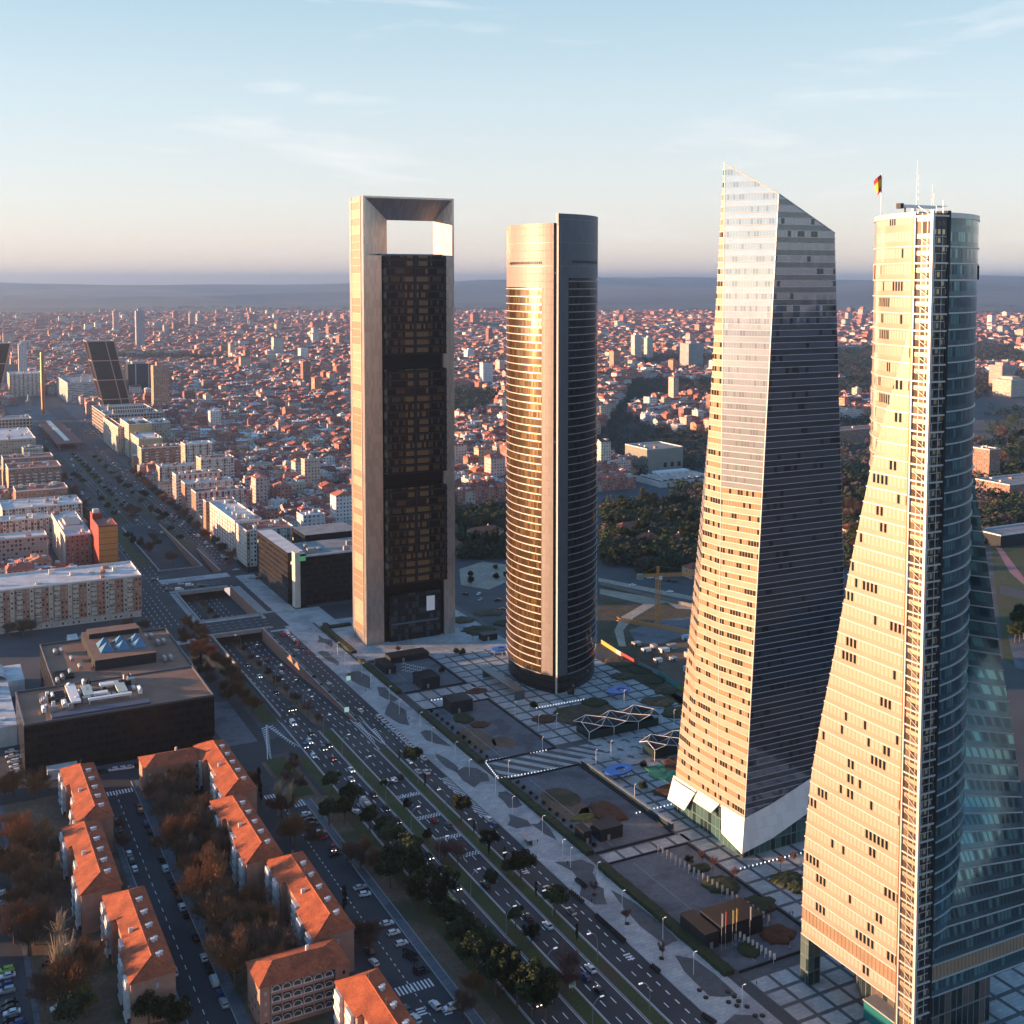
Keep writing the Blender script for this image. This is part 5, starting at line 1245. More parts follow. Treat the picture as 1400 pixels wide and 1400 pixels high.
kind('purple',[trunkmesh('trunk',M['bark'],3.6,.2,7,i+55,.8) for i in range(2)],[twigmesh('crown',M['redtwig'],2800,3.4,2.2,4.8,i+60,.4,.04,1.2) for i in range(2)])
kind('poplar',[trunkmesh('trunk',M['pale'],9.5,.26,12,i+65,.25) for i in range(2)],[twigmesh('crown',M['pale'],1500,1.1,4.6,9.0,i+70,1.8,.05,2.4) for i in range(2)])
kind('sapling',[trunkmesh('trunk',M['bark'],2.4,.08,4,75,.6)],[twigmesh('crown',M['redtwig'],500,.9,.9,2.8,i+80,.5,.03,.7) for i in range(2)])
kind('shrub',[trunkmesh('trunk',M['bark'],.6,.08,3,85,.6)],[crownmesh('crown',M['pine'],700,1,dict(clumps=9,rx=.9,rz=.6,z=1.0,cr=.55),i+90,.22) for i in range(2)])
kind('olive',[trunkmesh('trunk',M['bark'],3,.2,5,95,.6)],[crownmesh('crown',M['olive'],1800,1,dict(clumps=16,rx=2.2,rz=2.0,z=4.6,cr=1.0),96,.32)])
NAMES=dict(pine=('pine_tree','dark green pine tree','tree'),umbrella=('umbrella_pine','round-topped umbrella pine','tree'),conifer=('conifer_tree','tall dark conifer','tree'),cypress=('cypress_tree','slim dark cypress','tree'),rust=('deciduous_tree','leafless rust-brown tree','tree'),bare=('deciduous_tree','leafless dark brown tree','tree'),purple=('deciduous_tree','leafless purplish tree','tree'),poplar=('poplar_tree','pale bare poplar','tree'),sapling=('young_tree','thin bare sapling','tree'),shrub=('shrub','low round dark shrub','shrub'),olive=('leafy_tree','yellow-green leafy tree','tree'))
pending=[]      # (object, look, place) -> labelled at the end, once everything is placed
def tree(key,u,v,place,s=1.0,z=0.0,label=None,trunk=True):
    nm,look,cat=NAMES[key]; t=thing(nm,u,v,label,cat,z=z,rot=R.uniform(0,6.28)); k=s*R.uniform(.9,1.12); t.scale=(k,k,k*R.uniform(.92,1.1))
    T,Cn=KIND[key]
    for nm2,me in (('trunk',R.choice(T)),('crown',R.choice(Cn))):
        o=bpy.data.objects.new(nm2,me); C.objects.link(o); o.parent=t
    if not label: pending.append((t,look,place))
    return t
def tp(key,px,py,place,s=1.0,z=0.0,**k):
    u,v=gp(px,py,z); return tree(key,u,v,place,s,z,**k)
def Zp(z,pts):
    a,b_,s=dict(z1=(0,560,5),z2=(220,560,5),z3=(180,760,5),z4=(0,820,4.6667),z5=(380,840,5),z6=(600,840,3.8889),z7=(760,1080,4),a1=(300,1000,4.6667),a2=(480,1100,4.6667),a3=(0,1100,4.6667),a4=(600,640,3.684),a5=(0,430,5.385),p=(0,0,1))[z]
    return [(a+p[0]/s,b_+p[1]/s)+tuple(p[2:]) for p in pts]
# belt of pines between the parking street and the avenue (bases a little below the crowns)
belt='in the belt beside the left carriageway'
for x,y in Zp('a1',[(720,400),(840,520),(700,600),(800,590),(960,640),(1060,700),(1100,780),(1200,850),(1120,900),(1240,960),(1090,1000),(1250,1080)]): tp('pine',x,y,belt,1.22)
for x,y in Zp('a2',[(380,430),(250,520),(450,560),(430,680),(540,700),(600,620),(600,820),(690,850),(700,960),(800,960),(780,1080),(880,1120),(920,1220),(1000,1180),(1060,1300),(1150,1350),(1180,1260),(1240,1380),(860,1000)]): tp('pine',x,y,belt,1.25)
for x,y in Zp('a2',[(1000,470),(890,560),(1050,790),(1150,900)]): tp('pine',x,y,'on the grassy median',.8)
for x,y in Zp('a1',[(1060,380),(1200,520),(1330,720)]): tp('pine',x,y,'on the grassy median',.62)
strip='on the strip beside the right carriageway'
for x,y in Zp('z5',[(920,1060)])+Zp('a2',[(880,310),(1085,480),(1300,700)])+Zp('z6',[(120,1100),(260,1270)])[:1]+Zp('z7',[(-10,640)])[:0]: tp('umbrella',x,y,strip,1.25)
for x,y in Zp('a2',[(785,190),(980,370),(880,330),(1180,600)])+Zp('z7',[(115,830),(70,1010)])+Zp('z5',[(1005,1190),(830,1010)]): tp('cypress',x,y,strip,.62)
for x,y in Zp('a1',[(265,470),(800,1170),(255,400)])+Zp('z3',[(460,820),(475,800)]): tp('cypress',x,y,'beside the parking street',1.05)
for x,y in Zp('a2',[(430,420),(730,820),(600,360),(680,380)]): tp('purple' if x>600 else 'cypress',x,y,'on the grassy median',1.0)
tp('purple',*Zp('a2',[(960,1060)])[0],'on the grassy median',1.2); tp('purple',*Zp('a2',[(1390,1090)])[0],'on the grassy median',1.1); tp('purple',*Zp('z7',[(60,1110)])[0],'on the grassy median',1.0)
# rust trees lining the black building and the underpass
for i in range(13): tree('rust',686-i*12.4,138+2*math.sin(i)+R.uniform(-1,1),'between the underpass and black building',.92)
for i in range(9): tree('rust' if i%3 else 'bare',668-i*14,130+R.uniform(-2,2),'between the underpass and black building',.8)
for x,y in Zp('a1',[(450,720),(480,740),(400,560)]): tp('rust',x,y,'beside the right-hand row of tiled blocks',1.05)
for x,y in Zp('a1',[(445,560),(375,540)]): tp('poplar',x,y,'beside the right-hand row of tiled blocks',.95)
for x,y in Zp('a1',[(200,380),(600,740),(900,880),(1000,900),(840,860),(960,1380)])+Zp('a2',[(80,360),(170,440),(0,380),(110,950),(60,900),(780,1240),(720,1370)]): tp('rust' if R.random()<.6 else 'bare',x,y,'beside the parking street',.8)
for x,y in Zp('a1',[(440,280),(480,260),(430,330),(520,380),(470,220)]): tp('olive' if R.random()<.5 else 'purple',x,y,'on the traffic island by the striped hatching',.75)
# trees in the courts between the tiled rows
court='in the yard between the two tiled rows'
ct=[(u,v) for u in range(318,468,10) for v in (79,85,91)]
R.shuffle(ct)
for u,v in ct[:30]:
    if v>88 and 366<u<372: continue
    tree(R.choice(['rust','rust','bare','bare']),u+R.uniform(-3,3),min(v+R.uniform(-2.5,2.5),90.5 if u<425 else 94),court,R.uniform(1.1,1.6))
tree('conifer',332,83,court,.7); tree('conifer',350,86,court,.55)
tree('poplar',352,76,court,.85); tree('poplar',404,80,court,.85)
for (u,v) in ((440,62),(425,61),(378,57),(366,60.5),(352,60.8)): tree('bare',u,v,'beside the street between the tiled rows',.6)
lf='left of the left-hand tiled row'
for x,y,k in Zp('a3',[(100,210,'rust'),(180,330,'rust'),(200,520,'rust'),(130,640,'rust'),(250,700,'purple'),(320,560,'bare'),(340,830,'purple'),(385,960,'poplar'),(440,1180,'poplar'),(370,1210,'poplar'),(290,1250,'bare'),(520,1150,'rust'),(470,1260,'rust'),(560,1290,'olive'),(180,900,'bare'),(60,420,'rust'),(330,330,'bare'),(280,420,'bare'),(130,470,'rust'),(90,820,'bare'),(220,830,'rust')]): tp(k,x,y+14,lf,R.uniform(1.0,1.5))
for x,y in Zp('a3',[(950,1400),(1060,1420),(470,1460),(1160,1450)]): tp('pine',x,y+4,'in front of the nearest left-hand tiled block',1.15)
for x,y in Zp('z4',[(90,1220),(220,1240),(30,1260),(250,1180),(150,200),(60,200),(200,190),(820,190),(920,170)]): tp('rust' if y>900 else 'bare',x,y+8,'around the black building',.95)
# island bushes in the underpass road
for i in range(17):
    u=512+i*17; z=-6.5*min(1,max(0,(u-505)/135)); tree('bare',u,161.5,'on the island of the underpass road',.55,z)
for i in range(12):
    tree('shrub',508+i*12.5,178.2,'on the strip along the underpass wall',.9)
# avenue, further along
av='along the avenue beyond the underpass'
for i in range(16): tree('bare' if i%3 else 'rust',842+i*28,201.5+R.uniform(-1,1),'on the right pavement beyond the underpass',.9)
for x,y,k in Zp('z1',[(670,600,'cypress'),(690,650,'pine'),(740,700,'pine'),(780,750,'pine'),(540,500,'pine'),(510,480,'pine'),(570,520,'pine'),(910,930,'conifer'),(960,950,'conifer'),(880,900,'pine'),(820,530,'pine'),(880,560,'pine'),(970,600,'pine'),(1000,620,'pine'),(1080,740,'pine'),(1120,770,'pine'),(890,700,'pine'),(930,740,'bare'),(1050,920,'bare'),(1080,950,'pine'),(1180,1060,'bare'),(1020,1000,'bare'),(1150,560,'conifer'),(1270,740,'olive'),(60,670,'pine'),(20,660,'pine'),(120,690,'pine')]): tp(k,x,y,av,.95)
q=random.Random(77)
for i in range(22):
    u=905+i*26+q.uniform(-6,6)
    if not hit(u-3,u+3,124,130): tree(q.choice(['pine','bare','bare','rust']),u,q.uniform(125.5,131),'on the left verge beyond the underpass',q.uniform(.8,1.2))
for i in range(16): tree(q.choice(['pine','bare','umbrella']),1030+i*27+q.uniform(-5,5),162.4,'on the middle strip beyond the underpass',q.uniform(.6,.9))
for i in range(12): tree(q.choice(['pine','bare']),920+i*44+q.uniform(-5,5),181.4,'on the right strip beyond the underpass',q.uniform(.6,.85))
# belt of dark pines and villas' gardens behind the rounded tower
def wood(n,pts,place,keys,s=(1.0,1.6)):
    k=0; tr=0
    xs=[p[0] for p in pts]; ys=[p[1] for p in pts]
    while k<n and tr<n*40:
        tr+=1; x=R.uniform(min(xs),max(xs)); y=R.uniform(min(ys),max(ys)); ins=False; j=len(pts)-1
        for i in range(len(pts)):
            if (pts[i][1]>y)!=(pts[j][1]>y) and x<(pts[j][0]-pts[i][0])*(y-pts[i][1])/(pts[j][1]-pts[i][1])+pts[i][0]: ins=not ins
            j=i
        if not ins: continue
        u,v=gp(x,y)
        if hit(u-2,u+2,v-2,v+2): continue
        tree(R.choice(keys),u,v,place,R.uniform(*s)); k+=1
wood(34,[(822,695),(965,690),(965,745),(822,745)],'in the wood right of the rounded tower',['pine','pine','pine','conifer'],(1.2,1.7))
wood(26,[(822,745),(965,745),(965,790),(822,775)],'in the wood right of the rounded tower',['pine','pine','pine','olive'],(1.0,1.5))
wood(20,[(626,700),(694,700),(694,760),(626,765)],'between the framed and rounded towers',['pine','pine','conifer'],(1.1,1.6))
wood(6,[(626,775),(694,775),(694,800),(626,800)],'on the sandy mounds left of the rounded tower',['shrub','shrub'],(1.5,2.5))
wood(12,[(1152,660),(1182,660),(1170,760),(1156,760)],'in the gap between the two right-hand towers',['pine','bare'],(1.2,1.6))
wood(16,[(1350,600),(1400,600),(1400,690),(1352,690)],'at the right edge of the photo',['pine','pine','bare'],(1.2,1.8))
wood(10,[(1385,850),(1400,850),(1400,880),(1385,880)],'at the right edge of the photo',['pine'],(1.0,1.3))
# plaza shrubs and saplings
for x,y in Zp('z6',[(130,215),(90,210),(20,310),(700,430),(1330,1320),(500,500),(1090,820),(1080,930),(940,540)]): tp('shrub' if x>610 else 'shrub',x,y,'on the plaza paving',1.7)
for x,y in Zp('z7',[(800,420),(860,450),(980,510),(1230,440),(1300,420),(1180,700),(385,740),(210,590),(580,930)])+Zp('z5',[(820,280),(1330,180)])+Zp('z6',[(700,440)]): tp('sapling',x,y,'on the plaza paving',1.3)
for i in range(11): tree('shrub',440+i*6,213.5,'in the row behind the long hedges',.8)
for i in range(12): tree('shrub',352+i*5.4,213.5,'in the row behind the long hedges',.8)
# far woods and the trees among the houses: masses nobody could count
def mass(name,pts,mat,seed,hs=(5,9)):
    q=random.Random(seed); m=MB()
    for (u,v,s) in pts:
        z=terr(u,v); r=q.uniform(2.6,4.2)*s; h=q.uniform(*hs)*min(s,1.6)
        for k in range(int(26)):
            d=Vector((q.gauss(0,1),q.gauss(0,1),q.gauss(0,1))).normalized(); p=Vector((v+d.x*r,u+d.y*r,z+h*.6+d.z*h*.42)); a=Vector((q.gauss(0,1),q.gauss(0,1),q.gauss(0,.5))).normalized()*r*.42; b_=a.orthogonal().normalized()*r*.36
            m.face([tuple(p-a),tuple(p+a*.8-b_*.4),tuple(p+b_)])
    struct(name,m,mat,'stuff')
q=random.Random(5); P1=[];P2=[]
for (u,v,s) in parks:
    for k in range(3 if s<2 else 2):
        (P1 if q.random()<.55 else P2).append((u+q.uniform(0,26)*s,v+q.uniform(-9,12)*s,s))
for c in cands:
    if q.random()<.16: P2.append((c[1]+4,c[2],min(c[4],2.0)))
# hills beyond the city edge
for k in range(2600):
    x=q.uniform(-2600,4200); y=q.uniform(4200,9000)
    if noise.noise(Vector((x/900,y/900,4)))<0.02: continue
    u=-SU*x+CU*y; v=CU*x+SU*y
    if math.hypot(u,v)<7400 and pix(u,v)[0]<900: continue
    P1.append((u,v,3.0))
for k in range(900):
    px=q.uniform(1150,1400) if k%2 else q.uniform(820,1160); py=q.uniform(600,745) if k%2 else q.uniform(640,700); u,v=gp(px,py)
    if v<640 or hit(u-3,u+3,v-3,v+3): continue
    (P1 if q.random()<.6 else P2).append((u,v,1.5))
for (pts,n) in (([(822,692),(965,690),(965,788),(822,772)],700),([(626,700),(694,700),(694,765),(626,768)],260),([(1150,640),(1190,640),(1165,780),(1150,780)],160),([(1350,560),(1400,560),(1400,735),(1352,700)],260)):
    for k in range(n):
        x=q.uniform(pts[0][0],pts[1][0]); y=q.uniform(pts[0][1],pts[2][1]); u,v=gp(x,y)
        if hit(u-4,u+4,v-4,v+4) or (n==700 and y>775 and x<870): continue
        (P1 if q.random()<.85 else P2).append((u,v,1.25))
mass('evergreen_woods',P1,M['pine'],3); mass('bare_woods',P2,leafmat('dull_winter_twigs',(0.07,0.05,0.045),(0.13,0.10,0.085)),4)
# ---------------------------------------------------------------- road edges, medians, plaza
def ramp_z(u):
    if u<=505: return 0.0
    if u<640: return -6.5*(u-505)/135
    if u<850: return -6.5
    if u<1000: return -6.5*(1-(u-850)/150)
    return 0.0
sheet('cross_street',[(486,503,24,139),(186,486,61.5,74),(180,486,112,131.5),(40,700,10,24),(503,668,120,136)],M['asphalt'],0.02)
sheet('side_street_pavement',[(186,486,74,77.2),(186,486,59.6,61.5),(40,486,24,25.6),(180,437,131.5,134.2),(503.2,560,117,131)],M['pave_m'],0.14,thick=0.12)
sheet('yard_ground',[(186,486,77.2,97)],M['earth'],0.03); sheet('yard_earth',[(186,486,25.6,59)],M['earth'],0.035)
sheet('dry_grass_belt',[(180,437,134.2,139),(437,480,126,139),(180,437,139,146)],M['earth'],0.06)
sheet('grass_belt',[(180,300,139.2,145.6),(300,478,141.0,145.6),(440,482,128,137),(523,640,138.5,145.4)],M['grass'],0.09)
sheet('green_median',[(60,500,159.4,164.4)],M['grass'],0.16,thick=0.14)
sheet('tree_strip',[(60,470,175.4,179.6)],M['grass'],0.16,thick=0.14)
sheet('wall_strip',[(505,655,177.9,179.6)],M['grass'],0.16,thick=0.14)
m=MB()
for (v0,v1,u0,u1) in ((159.05,159.38,60,503),(164.42,164.75,60,503),(175.05,175.38,60,472),(179.62,179.95,60,472),(145.65,146.0,60,525),(179.62,179.95,505,668),(190.8,191.1,60,668),(134.2,134.5,180,437),(131.2,131.5,180,437),(73.7,74.0,186,486),(61.5,61.8,186,486)):
    m.box(v0,v1,u0,u1,0.0,0.22)
struct('kerb',m,M['kerb'])
# pavement beside the plaza, with its darker islands
sheet('avenue_pavement',[(60,505,191.1,207.4),(505,668,191.1,207.4)],M['pave'],0.14,thick=0.1)
m=MB()
def blob(m,cu,cv,ru,rv,z,n=16,seed=0,rough=.25):
    q=random.Random(seed); f=[1+q.uniform(-rough,rough) for _ in range(n)]
    f=[(f[i-1]+f[i]+f[(i+1)%n])/3 for i in range(n)] if n>9 else f
    pts=[(cv+rv*f[i]*math.cos(i*2*math.pi/n),cu+ru*f[i]*math.sin(i*2*math.pi/n),z) for i in range(n)]; m.face(pts); return pts
for i,(cu,cv,ru,rv) in enumerate([(560,199,14,4.5),(533,203,10,3.5),(508,198,16,4),(470,202,13,3.6),(446,196,10,3),(425,201,9,5),(400,203,8,3.4),(381,198,7,4.5),(372,204,7,3),(340,201,9,6),(325,197,8,4),(300,203,17,3.5),(268,200,12,5),(240,198,9,6),(600,196,12,3),(630,203,10,3)]): blob(m,cu,cv,ru,rv,0.17,8,i,.45)
struct('dark_paving_patches',m,M['pave_d'])
# plaza: dark base with pale slabs
sheet('plaza_base',[(60,668,211.4,246),(60,575,246,322),(575,700,246,300),(600,668,207.4,211.4)],M['pave_d'],0.06)
sheet('plaza_forecourt',[(586,668,209,246),(575,700,246,296)],M['pave'],0.118)
m=MB(); u=182.0; rows_=0
while u<574:
    v=246.5
    while v<320:
        m.face([(v,u,0.10),(v+6.6,u,0.10),(v+6.6,u+6.9,0.10),(v,u+6.9,0.10)]) if not(418<u<437 and v<262) else None
        v+=7.9
    u+=8.3
for u in [x*7.3+182 for x in range(0,11)]:
    for k_ in range(5 if u>250 else 6):
        v=212+k_*7.2
        if 266-3<u<338 and u<331: continue
        m.face([(v,u,0.10),(v+6,u,0.10),(v+6,u+6,0.10),(v,u+6,0.10)])
for k_ in range(5): v=212+k_*7.4; m.face([(v,339.5,0.1),(v+6.2,339.5,0.1),(v+6.2,345.5,0.1),(v,345.5,0.1)])
for k_ in range(5): v=212+k_*7.4; m.face([(v,505.5,0.1),(v+6.2,505.5,0.1),(v+6.2,516,0.1),(v,516,0.1)]); m.face([(v,517.5,0.1),(v+6.2,517.5,0.1),(v+6.2,528,0.1),(v,528,0.1)])
struct('plaza_paving',m,M['pave'])
# the fan of pale and dark stripes
m=MB()
for k_ in range(5):
    v0=211+k_*7.6; v1=min(v0+14,246); m.face([(v0,435.4,0.13),(v0+14,417.2,0.13),(v0+17.6,417.2,0.13),(v0+3.8,435.4,0.13)]) if v0+17.6<262 else None
m.face([(211,424,.13),(216.5,417.2,.13),(220,417.2,.13),(211,428.5,.13)])
for k_ in range(8):
    v0=249+k_*6.5; m.face([(v0,434,0.135),(v0+22,404.5,0.135),(v0+25.4,404.5,0.135),(v0+3.6,434,0.135)]) if v0<283 else None
struct('striped_paving',m,M['pave'])
# planted modules between hedge and promenade
mods=[(530,582),(436.5,503.5),(347,416),(266,338)]
sheet('sunken_court_paving',[(a,b_,211.6,244.5) for a,b_ in mods],M['pave_m'],0.12)
m=MB()
for i,(cu,cv,ru,rv,k_) in enumerate([(462,219,14,7,0),(452,228,7,5,0),(385,220,15,8,0),(372,226,8,6,0)]): blob(m,cu,cv,ru,rv,0.16,22,i+40,.2)
struct('dry_planting_bed',m,M['earth'])
m=MB()
for i,(cu,cv,ru,rv) in enumerate([(392,224,9,6)]): blob(m,cu,cv,ru,rv,0.19,20,i+60,.25)
struct('dark_planting_bed',m,M['scrub'])
def mound(name,label,cat,u,v,ru,rv,h,mat,seed,place=None):
    t=MB(); n=20; q=random.Random(seed); f=[1+q.uniform(-.16,.16) for _ in range(n)]; prev=None
    for r_,z in ((1,0),(.96,h*.6),(.8,h*.9),(.45,h),(0.02,h*1.02)):
        ring_=[(rv*r_*f[i]*math.cos(i*2*math.pi/n)+q.uniform(-.1,.1),ru*r_*f[i]*math.sin(i*2*math.pi/n),z+q.uniform(-.12,.12)*(z>0)) for i in range(n)]
        if prev:
            for i in range(n): j=(i+1)%n; t.face([prev[i],prev[j],ring_[j],ring_[i]])
        prev=ring_
    t.face(prev)
    o=t.build(name,mat,None,W(u,v,0.1),rotz=A); tag(o,label,cat); 
    if place: o['group']='planted mounds on the plaza'
    return o
mds=[((200,410),'z6',4,5.5,.5,'bed','round rust-brown flower bed in the grid paving, left of the rounded tower'),((130,560),'z6',6,4.5,1.2,'hedge','green bushy mound beside the dark cube on the left court'),((220,590),'z6',4,4.5,.8,'bed','rust-red heather patch beside the green mound'),
 ((560,560),'z6',5,6,1.0,'bed','brown heather bed in front of the rounded tower, left of the bigger garden'),((800,530),'z6',14,16,.8,'scrub','large oval garden of brown shrubs behind the nearer white lattice pavilion'),((830,480),'z6',6,6,2.2,'hedge','domed dark green mound in the large oval garden'),
 ((900,1060),'z6',9,6,1.6,'bed','dark brown triangular planted slope by the dark kiosks'),((770,1085),'z6',3,5,.8,'olive','yellow-green planted strip beside the dark slope'),((1240,940),'z6',5,9,1.2,'bed','brown planter mass beside the faceted tower skirt'),((1210,840),'z6',9,9,.4,'teal','green and red rubber play mound behind the faceted tower'),((1270,800),'z6',7,7,.7,'bed','rust-red play mound behind the faceted tower'),
 ((790,435),'z7',2.6,4,1.2,'hedge','smallest trimmed hedge bed on the slabs near the flag row'),((905,530),'z7',6,6,1.5,'hedge','large trimmed hedge bed on the slabs near the flag row'),((1060,650),'z7',6,10,1.2,'hedge','long curved dark hedge bed behind the big black kiosk'),((1210,800),'z7',5,6,1.4,'bed','dark leaf-shaped bed nearest the curved tower leg'),((1060,880),'z7',4,3.5,1.2,'hedge','low green bushes just in front of the big black kiosk'),((1260,490),'z7',4,6,1.2,'hedge','trimmed hedge bed beside the faceted tower corner'),((1330,540),'z7',4,4,1.2,'hedge','hedge bed against the edge of the curved tower'),
 ((1420/1,0),'skip',1,1,1,'bed','')]
M['oliveb']=ground_mat('yellow_green_bed',(0.09,0.09,0.02),(0.14,0.13,0.03),0.8,.9,3); M['teal']=ground_mat('green_rubber',(0.02,0.16,0.10),(0.03,0.2,0.13),.2,.8,3)
for (xy,z_,ru,rv,h,mt,lb) in mds:
    if z_=='skip': continue
    x,y=Zp(z_,[xy])[0]; u,v=gp(x,y); mound('garden_bed',lb,'flower bed',u,v,ru,rv,h,M['oliveb' if mt=='olive' else mt],int(u))
for i,(x,y,rx_) in enumerate([(632,848,8),(655,862,10),(668,838,9),(690,852,7),(850,905,10),(880,915,8),(850,925,6),(895,930,6),(900,960,8),(930,975,9),(910,945,6)]):
    u,v=gp(x,y); mound('garden_bed','dark oval planted bed with pale curving paths %s'%('left of the rounded tower foot' if x<700 else 'right of the rounded tower foot'),'flower bed',u,v,rx_*.9,rx_,.7,M['hedge' if i%2 else 'scrub'],i+300)['group']='oval beds at the foot of the rounded tower'
for i,(a,b_) in enumerate(mods):
    t=thing('terrace_wall',a,211.6,['low dark terrace wall round the court by the black cubes','low dark terrace wall round the court with dry beds','low dark terrace wall round the court with the dark slope','low dark terrace wall round the slate-paved flag court'][i],'wall')
    for (x0,x1,y0,y1) in ((0,33,-.5,0),(0,33,b_-a,b_-a+.5),(33,33.5,-.5,b_-a+.5)):
        w_=MB(); w_.box(x0,x1,y0,y1,0,.7); w_.build('wall_section',M['darkpanel'],t)
    w_=MB(); w_.box(8,8.25,2,b_-a-3,.16,.2) ; w_.build('pale_seam',M['kerb'],t)
for (u_,v_,r_) in ((555,236,6),(470,238,5),(380,238,4),(300,240,4)):
    pass
# hedges along the court edges
hd=[(601,655,208.6,212,'longest hedge of the framed tower forecourt'),(531,587,207.6,210.8,'clipped hedge of the court nearest the framed tower'),(436.5,503.5,207.6,210.8,'clipped hedge beside the waiting white taxis'),(347,416.5,207.4,210.8,'clipped hedge beside the court with the dark slope'),(266,338,206.4,210.2,'clipped hedge of the flag court, nearest the camera')]
for i,(u0,u1,v0,v1,lb) in enumerate(hd):
    m=MB(); q=random.Random(i); n=int((u1-u0)/1.5); prev=None
    for k_ in range(n+1):
        y=(u1-u0)*k_/n; j=q.uniform(-.15,.15); h=1.5+q.uniform(-.15,.15); cur=[(0+j,y,0),(0.1+j,y,h),(v1-v0-.1+j,y,h+q.uniform(-.1,.1)),(v1-v0+j,y,0)]
        if prev:
            for a in range(3): m.face([prev[a],prev[a+1],cur[a+1],cur[a]][::-1])
        else: m.face(cur[::-1])
        prev=cur
    m.face(prev); tag(m.build('hedge',M['hedge'],None,W(u0,v0,.1),rotz=A),lb+', seen from above','hedge','long clipped hedges along the pavement')
m=MB(); m.box(0,15,0,3.2,0,1.4); m.box(0,2.6,3.2,9,0,1.4)
tag(m.build('hedge',M['hedge'],None,W(651,211.6,.1),rotz=A),'short hedge closing the far end of the framed tower forecourt','hedge')
# dark kiosks and vents
def kiosk(u0,u1,v0,v1,h,label,glass=False,mat='darkpanel'):
    t=thing('kiosk',u0,v0,label,'kiosk'); m=MB(); m.box(0,v1-v0,0,u1-u0,0,h); m.build('body',M[mat],t)
    m=MB(); m.box(-.15,v1-v0+.15,-.15,u1-u0+.15,h,h+.3); m.build('roof',M['dark'],t)
    m=MB(); m.box((v1-v0)*.3,(v1-v0)*.3+1.2,-.08,-.02,0,2.3); m.build('door',M['steel'],t)
kiosk(561,577,213.6,219.5,3.4,'low black cube at the hedge corner below the framed tower'); kiosk(531.5,543,221.5,231.5,5.2,'black cube beside the white chairs of the café terrace'); kiosk(493.6,504,221,232,5.6,'black cube beside the green mound, left of the striped paving')
kiosk(575,584,222,244,3.2,'long low black pergola behind the first black cube'); kiosk(354.5,361,210.9,214.2,4.6,'slim black kiosk with a blue screen at the edge of the dark slope'); kiosk(353.5,361,217.5,227,4.4,'wide black kiosk right of the slim one')
kiosk(279.5,293,209.8,214.6,5.0,'long black kiosk parallel to the nearest hedge'); kiosk(280,291,216,232,5.6,'big black kiosk behind the row of flagpoles'); kiosk(588,594,283,292,3.2,'black box kiosk in the garden between the framed and rounded towers')
t=thing('canopy',497,256.5,'long dark steel canopy leading to the rounded tower','canopy'); m=MB(); m.box(0,5.2,0,40,3.6,4.3,bottom=True); m.build('roof',M['steel'] if False else plain('slate_metal',(0.10,0.13,0.15),0.4,0.4),t)
for y in (0,36): 
    m=MB(); m.box(0,5.2,y,y+.8,0,3.6) ; m.build('leg',bpy.data.materials['slate_metal'],t)
t=thing('glass_fence',350,246,'long slanting glass balustrade beside the triangular court','fence'); m=MB(); m.box(0,1.2,0,66,0,2.2); m.build('panel',plain('smoky_glass',(0.05,0.08,0.10),0.1,0.3),t); m=MB(); m.box(-.1,1.3,-.1,66.1,2.2,2.35); m.build('rail',M['steel'],t)
# lattice pavilions
def pavilion(u0,u1,v0,v1,label,seed):
    t=thing('pavilion',u0,v0,label,'pavilion','two glass pavilions under white folded lattice roofs'); w=v1-v0; L=u1-u0; q=random.Random(seed)
    m=MB(); m.box(1,w-1,1.5,L-1,0,3.8); m.build('glass_wall',plain('pavilion_glass_%d'%seed,(0.03,0.05,0.05),0.1,0.3),t)
    n=6; P=[[(i*w/n,j*L/2, 4.6+(1.6 if (i+j)%2 else -.3)+q.uniform(-.4,.4)) for j in range(3)] for i in range(n+1)]
    m=MB(); fr=MB()
    for i in range(n):
        for j in range(2):
            a,b_,c_,d=P[i][j],P[i+1][j],P[i+1][j+1],P[i][j+1]
            if (i+j)%2: tris=((a,b_,c_),(a,c_,d)); diag=(a,c_)
            else: tris=((a,b_,d),(b_,c_,d)); diag=(b_,d)
            for tr in tris: m.face(tr)
            for e in ((a,b_),(b_,c_),(c_,d),(d,a),diag): fr.bar((e[0][0],e[0][1],e[0][2]+.15),(e[1][0],e[1][1],e[1][2]+.15),.2)
    m.build('roof',M['darkpanel'],t); fr.build('lattice',M['whitemetal'],t)
    for i in range(0,n+1,2):
        m=MB(); p=P[i][0]; m.bar((p[0],p[1]+.2,0),(p[0],p[1],p[2]),.16); m.build('strut',M['whitemetal'],t)
pavilion(436,450,262,301,'long black glass pavilion with a white triangular lattice roof, nearer the rounded tower',1)
pavilion(405,417,276,312,'white-latticed pavilion half hidden behind the left edge of the faceted tower',2)
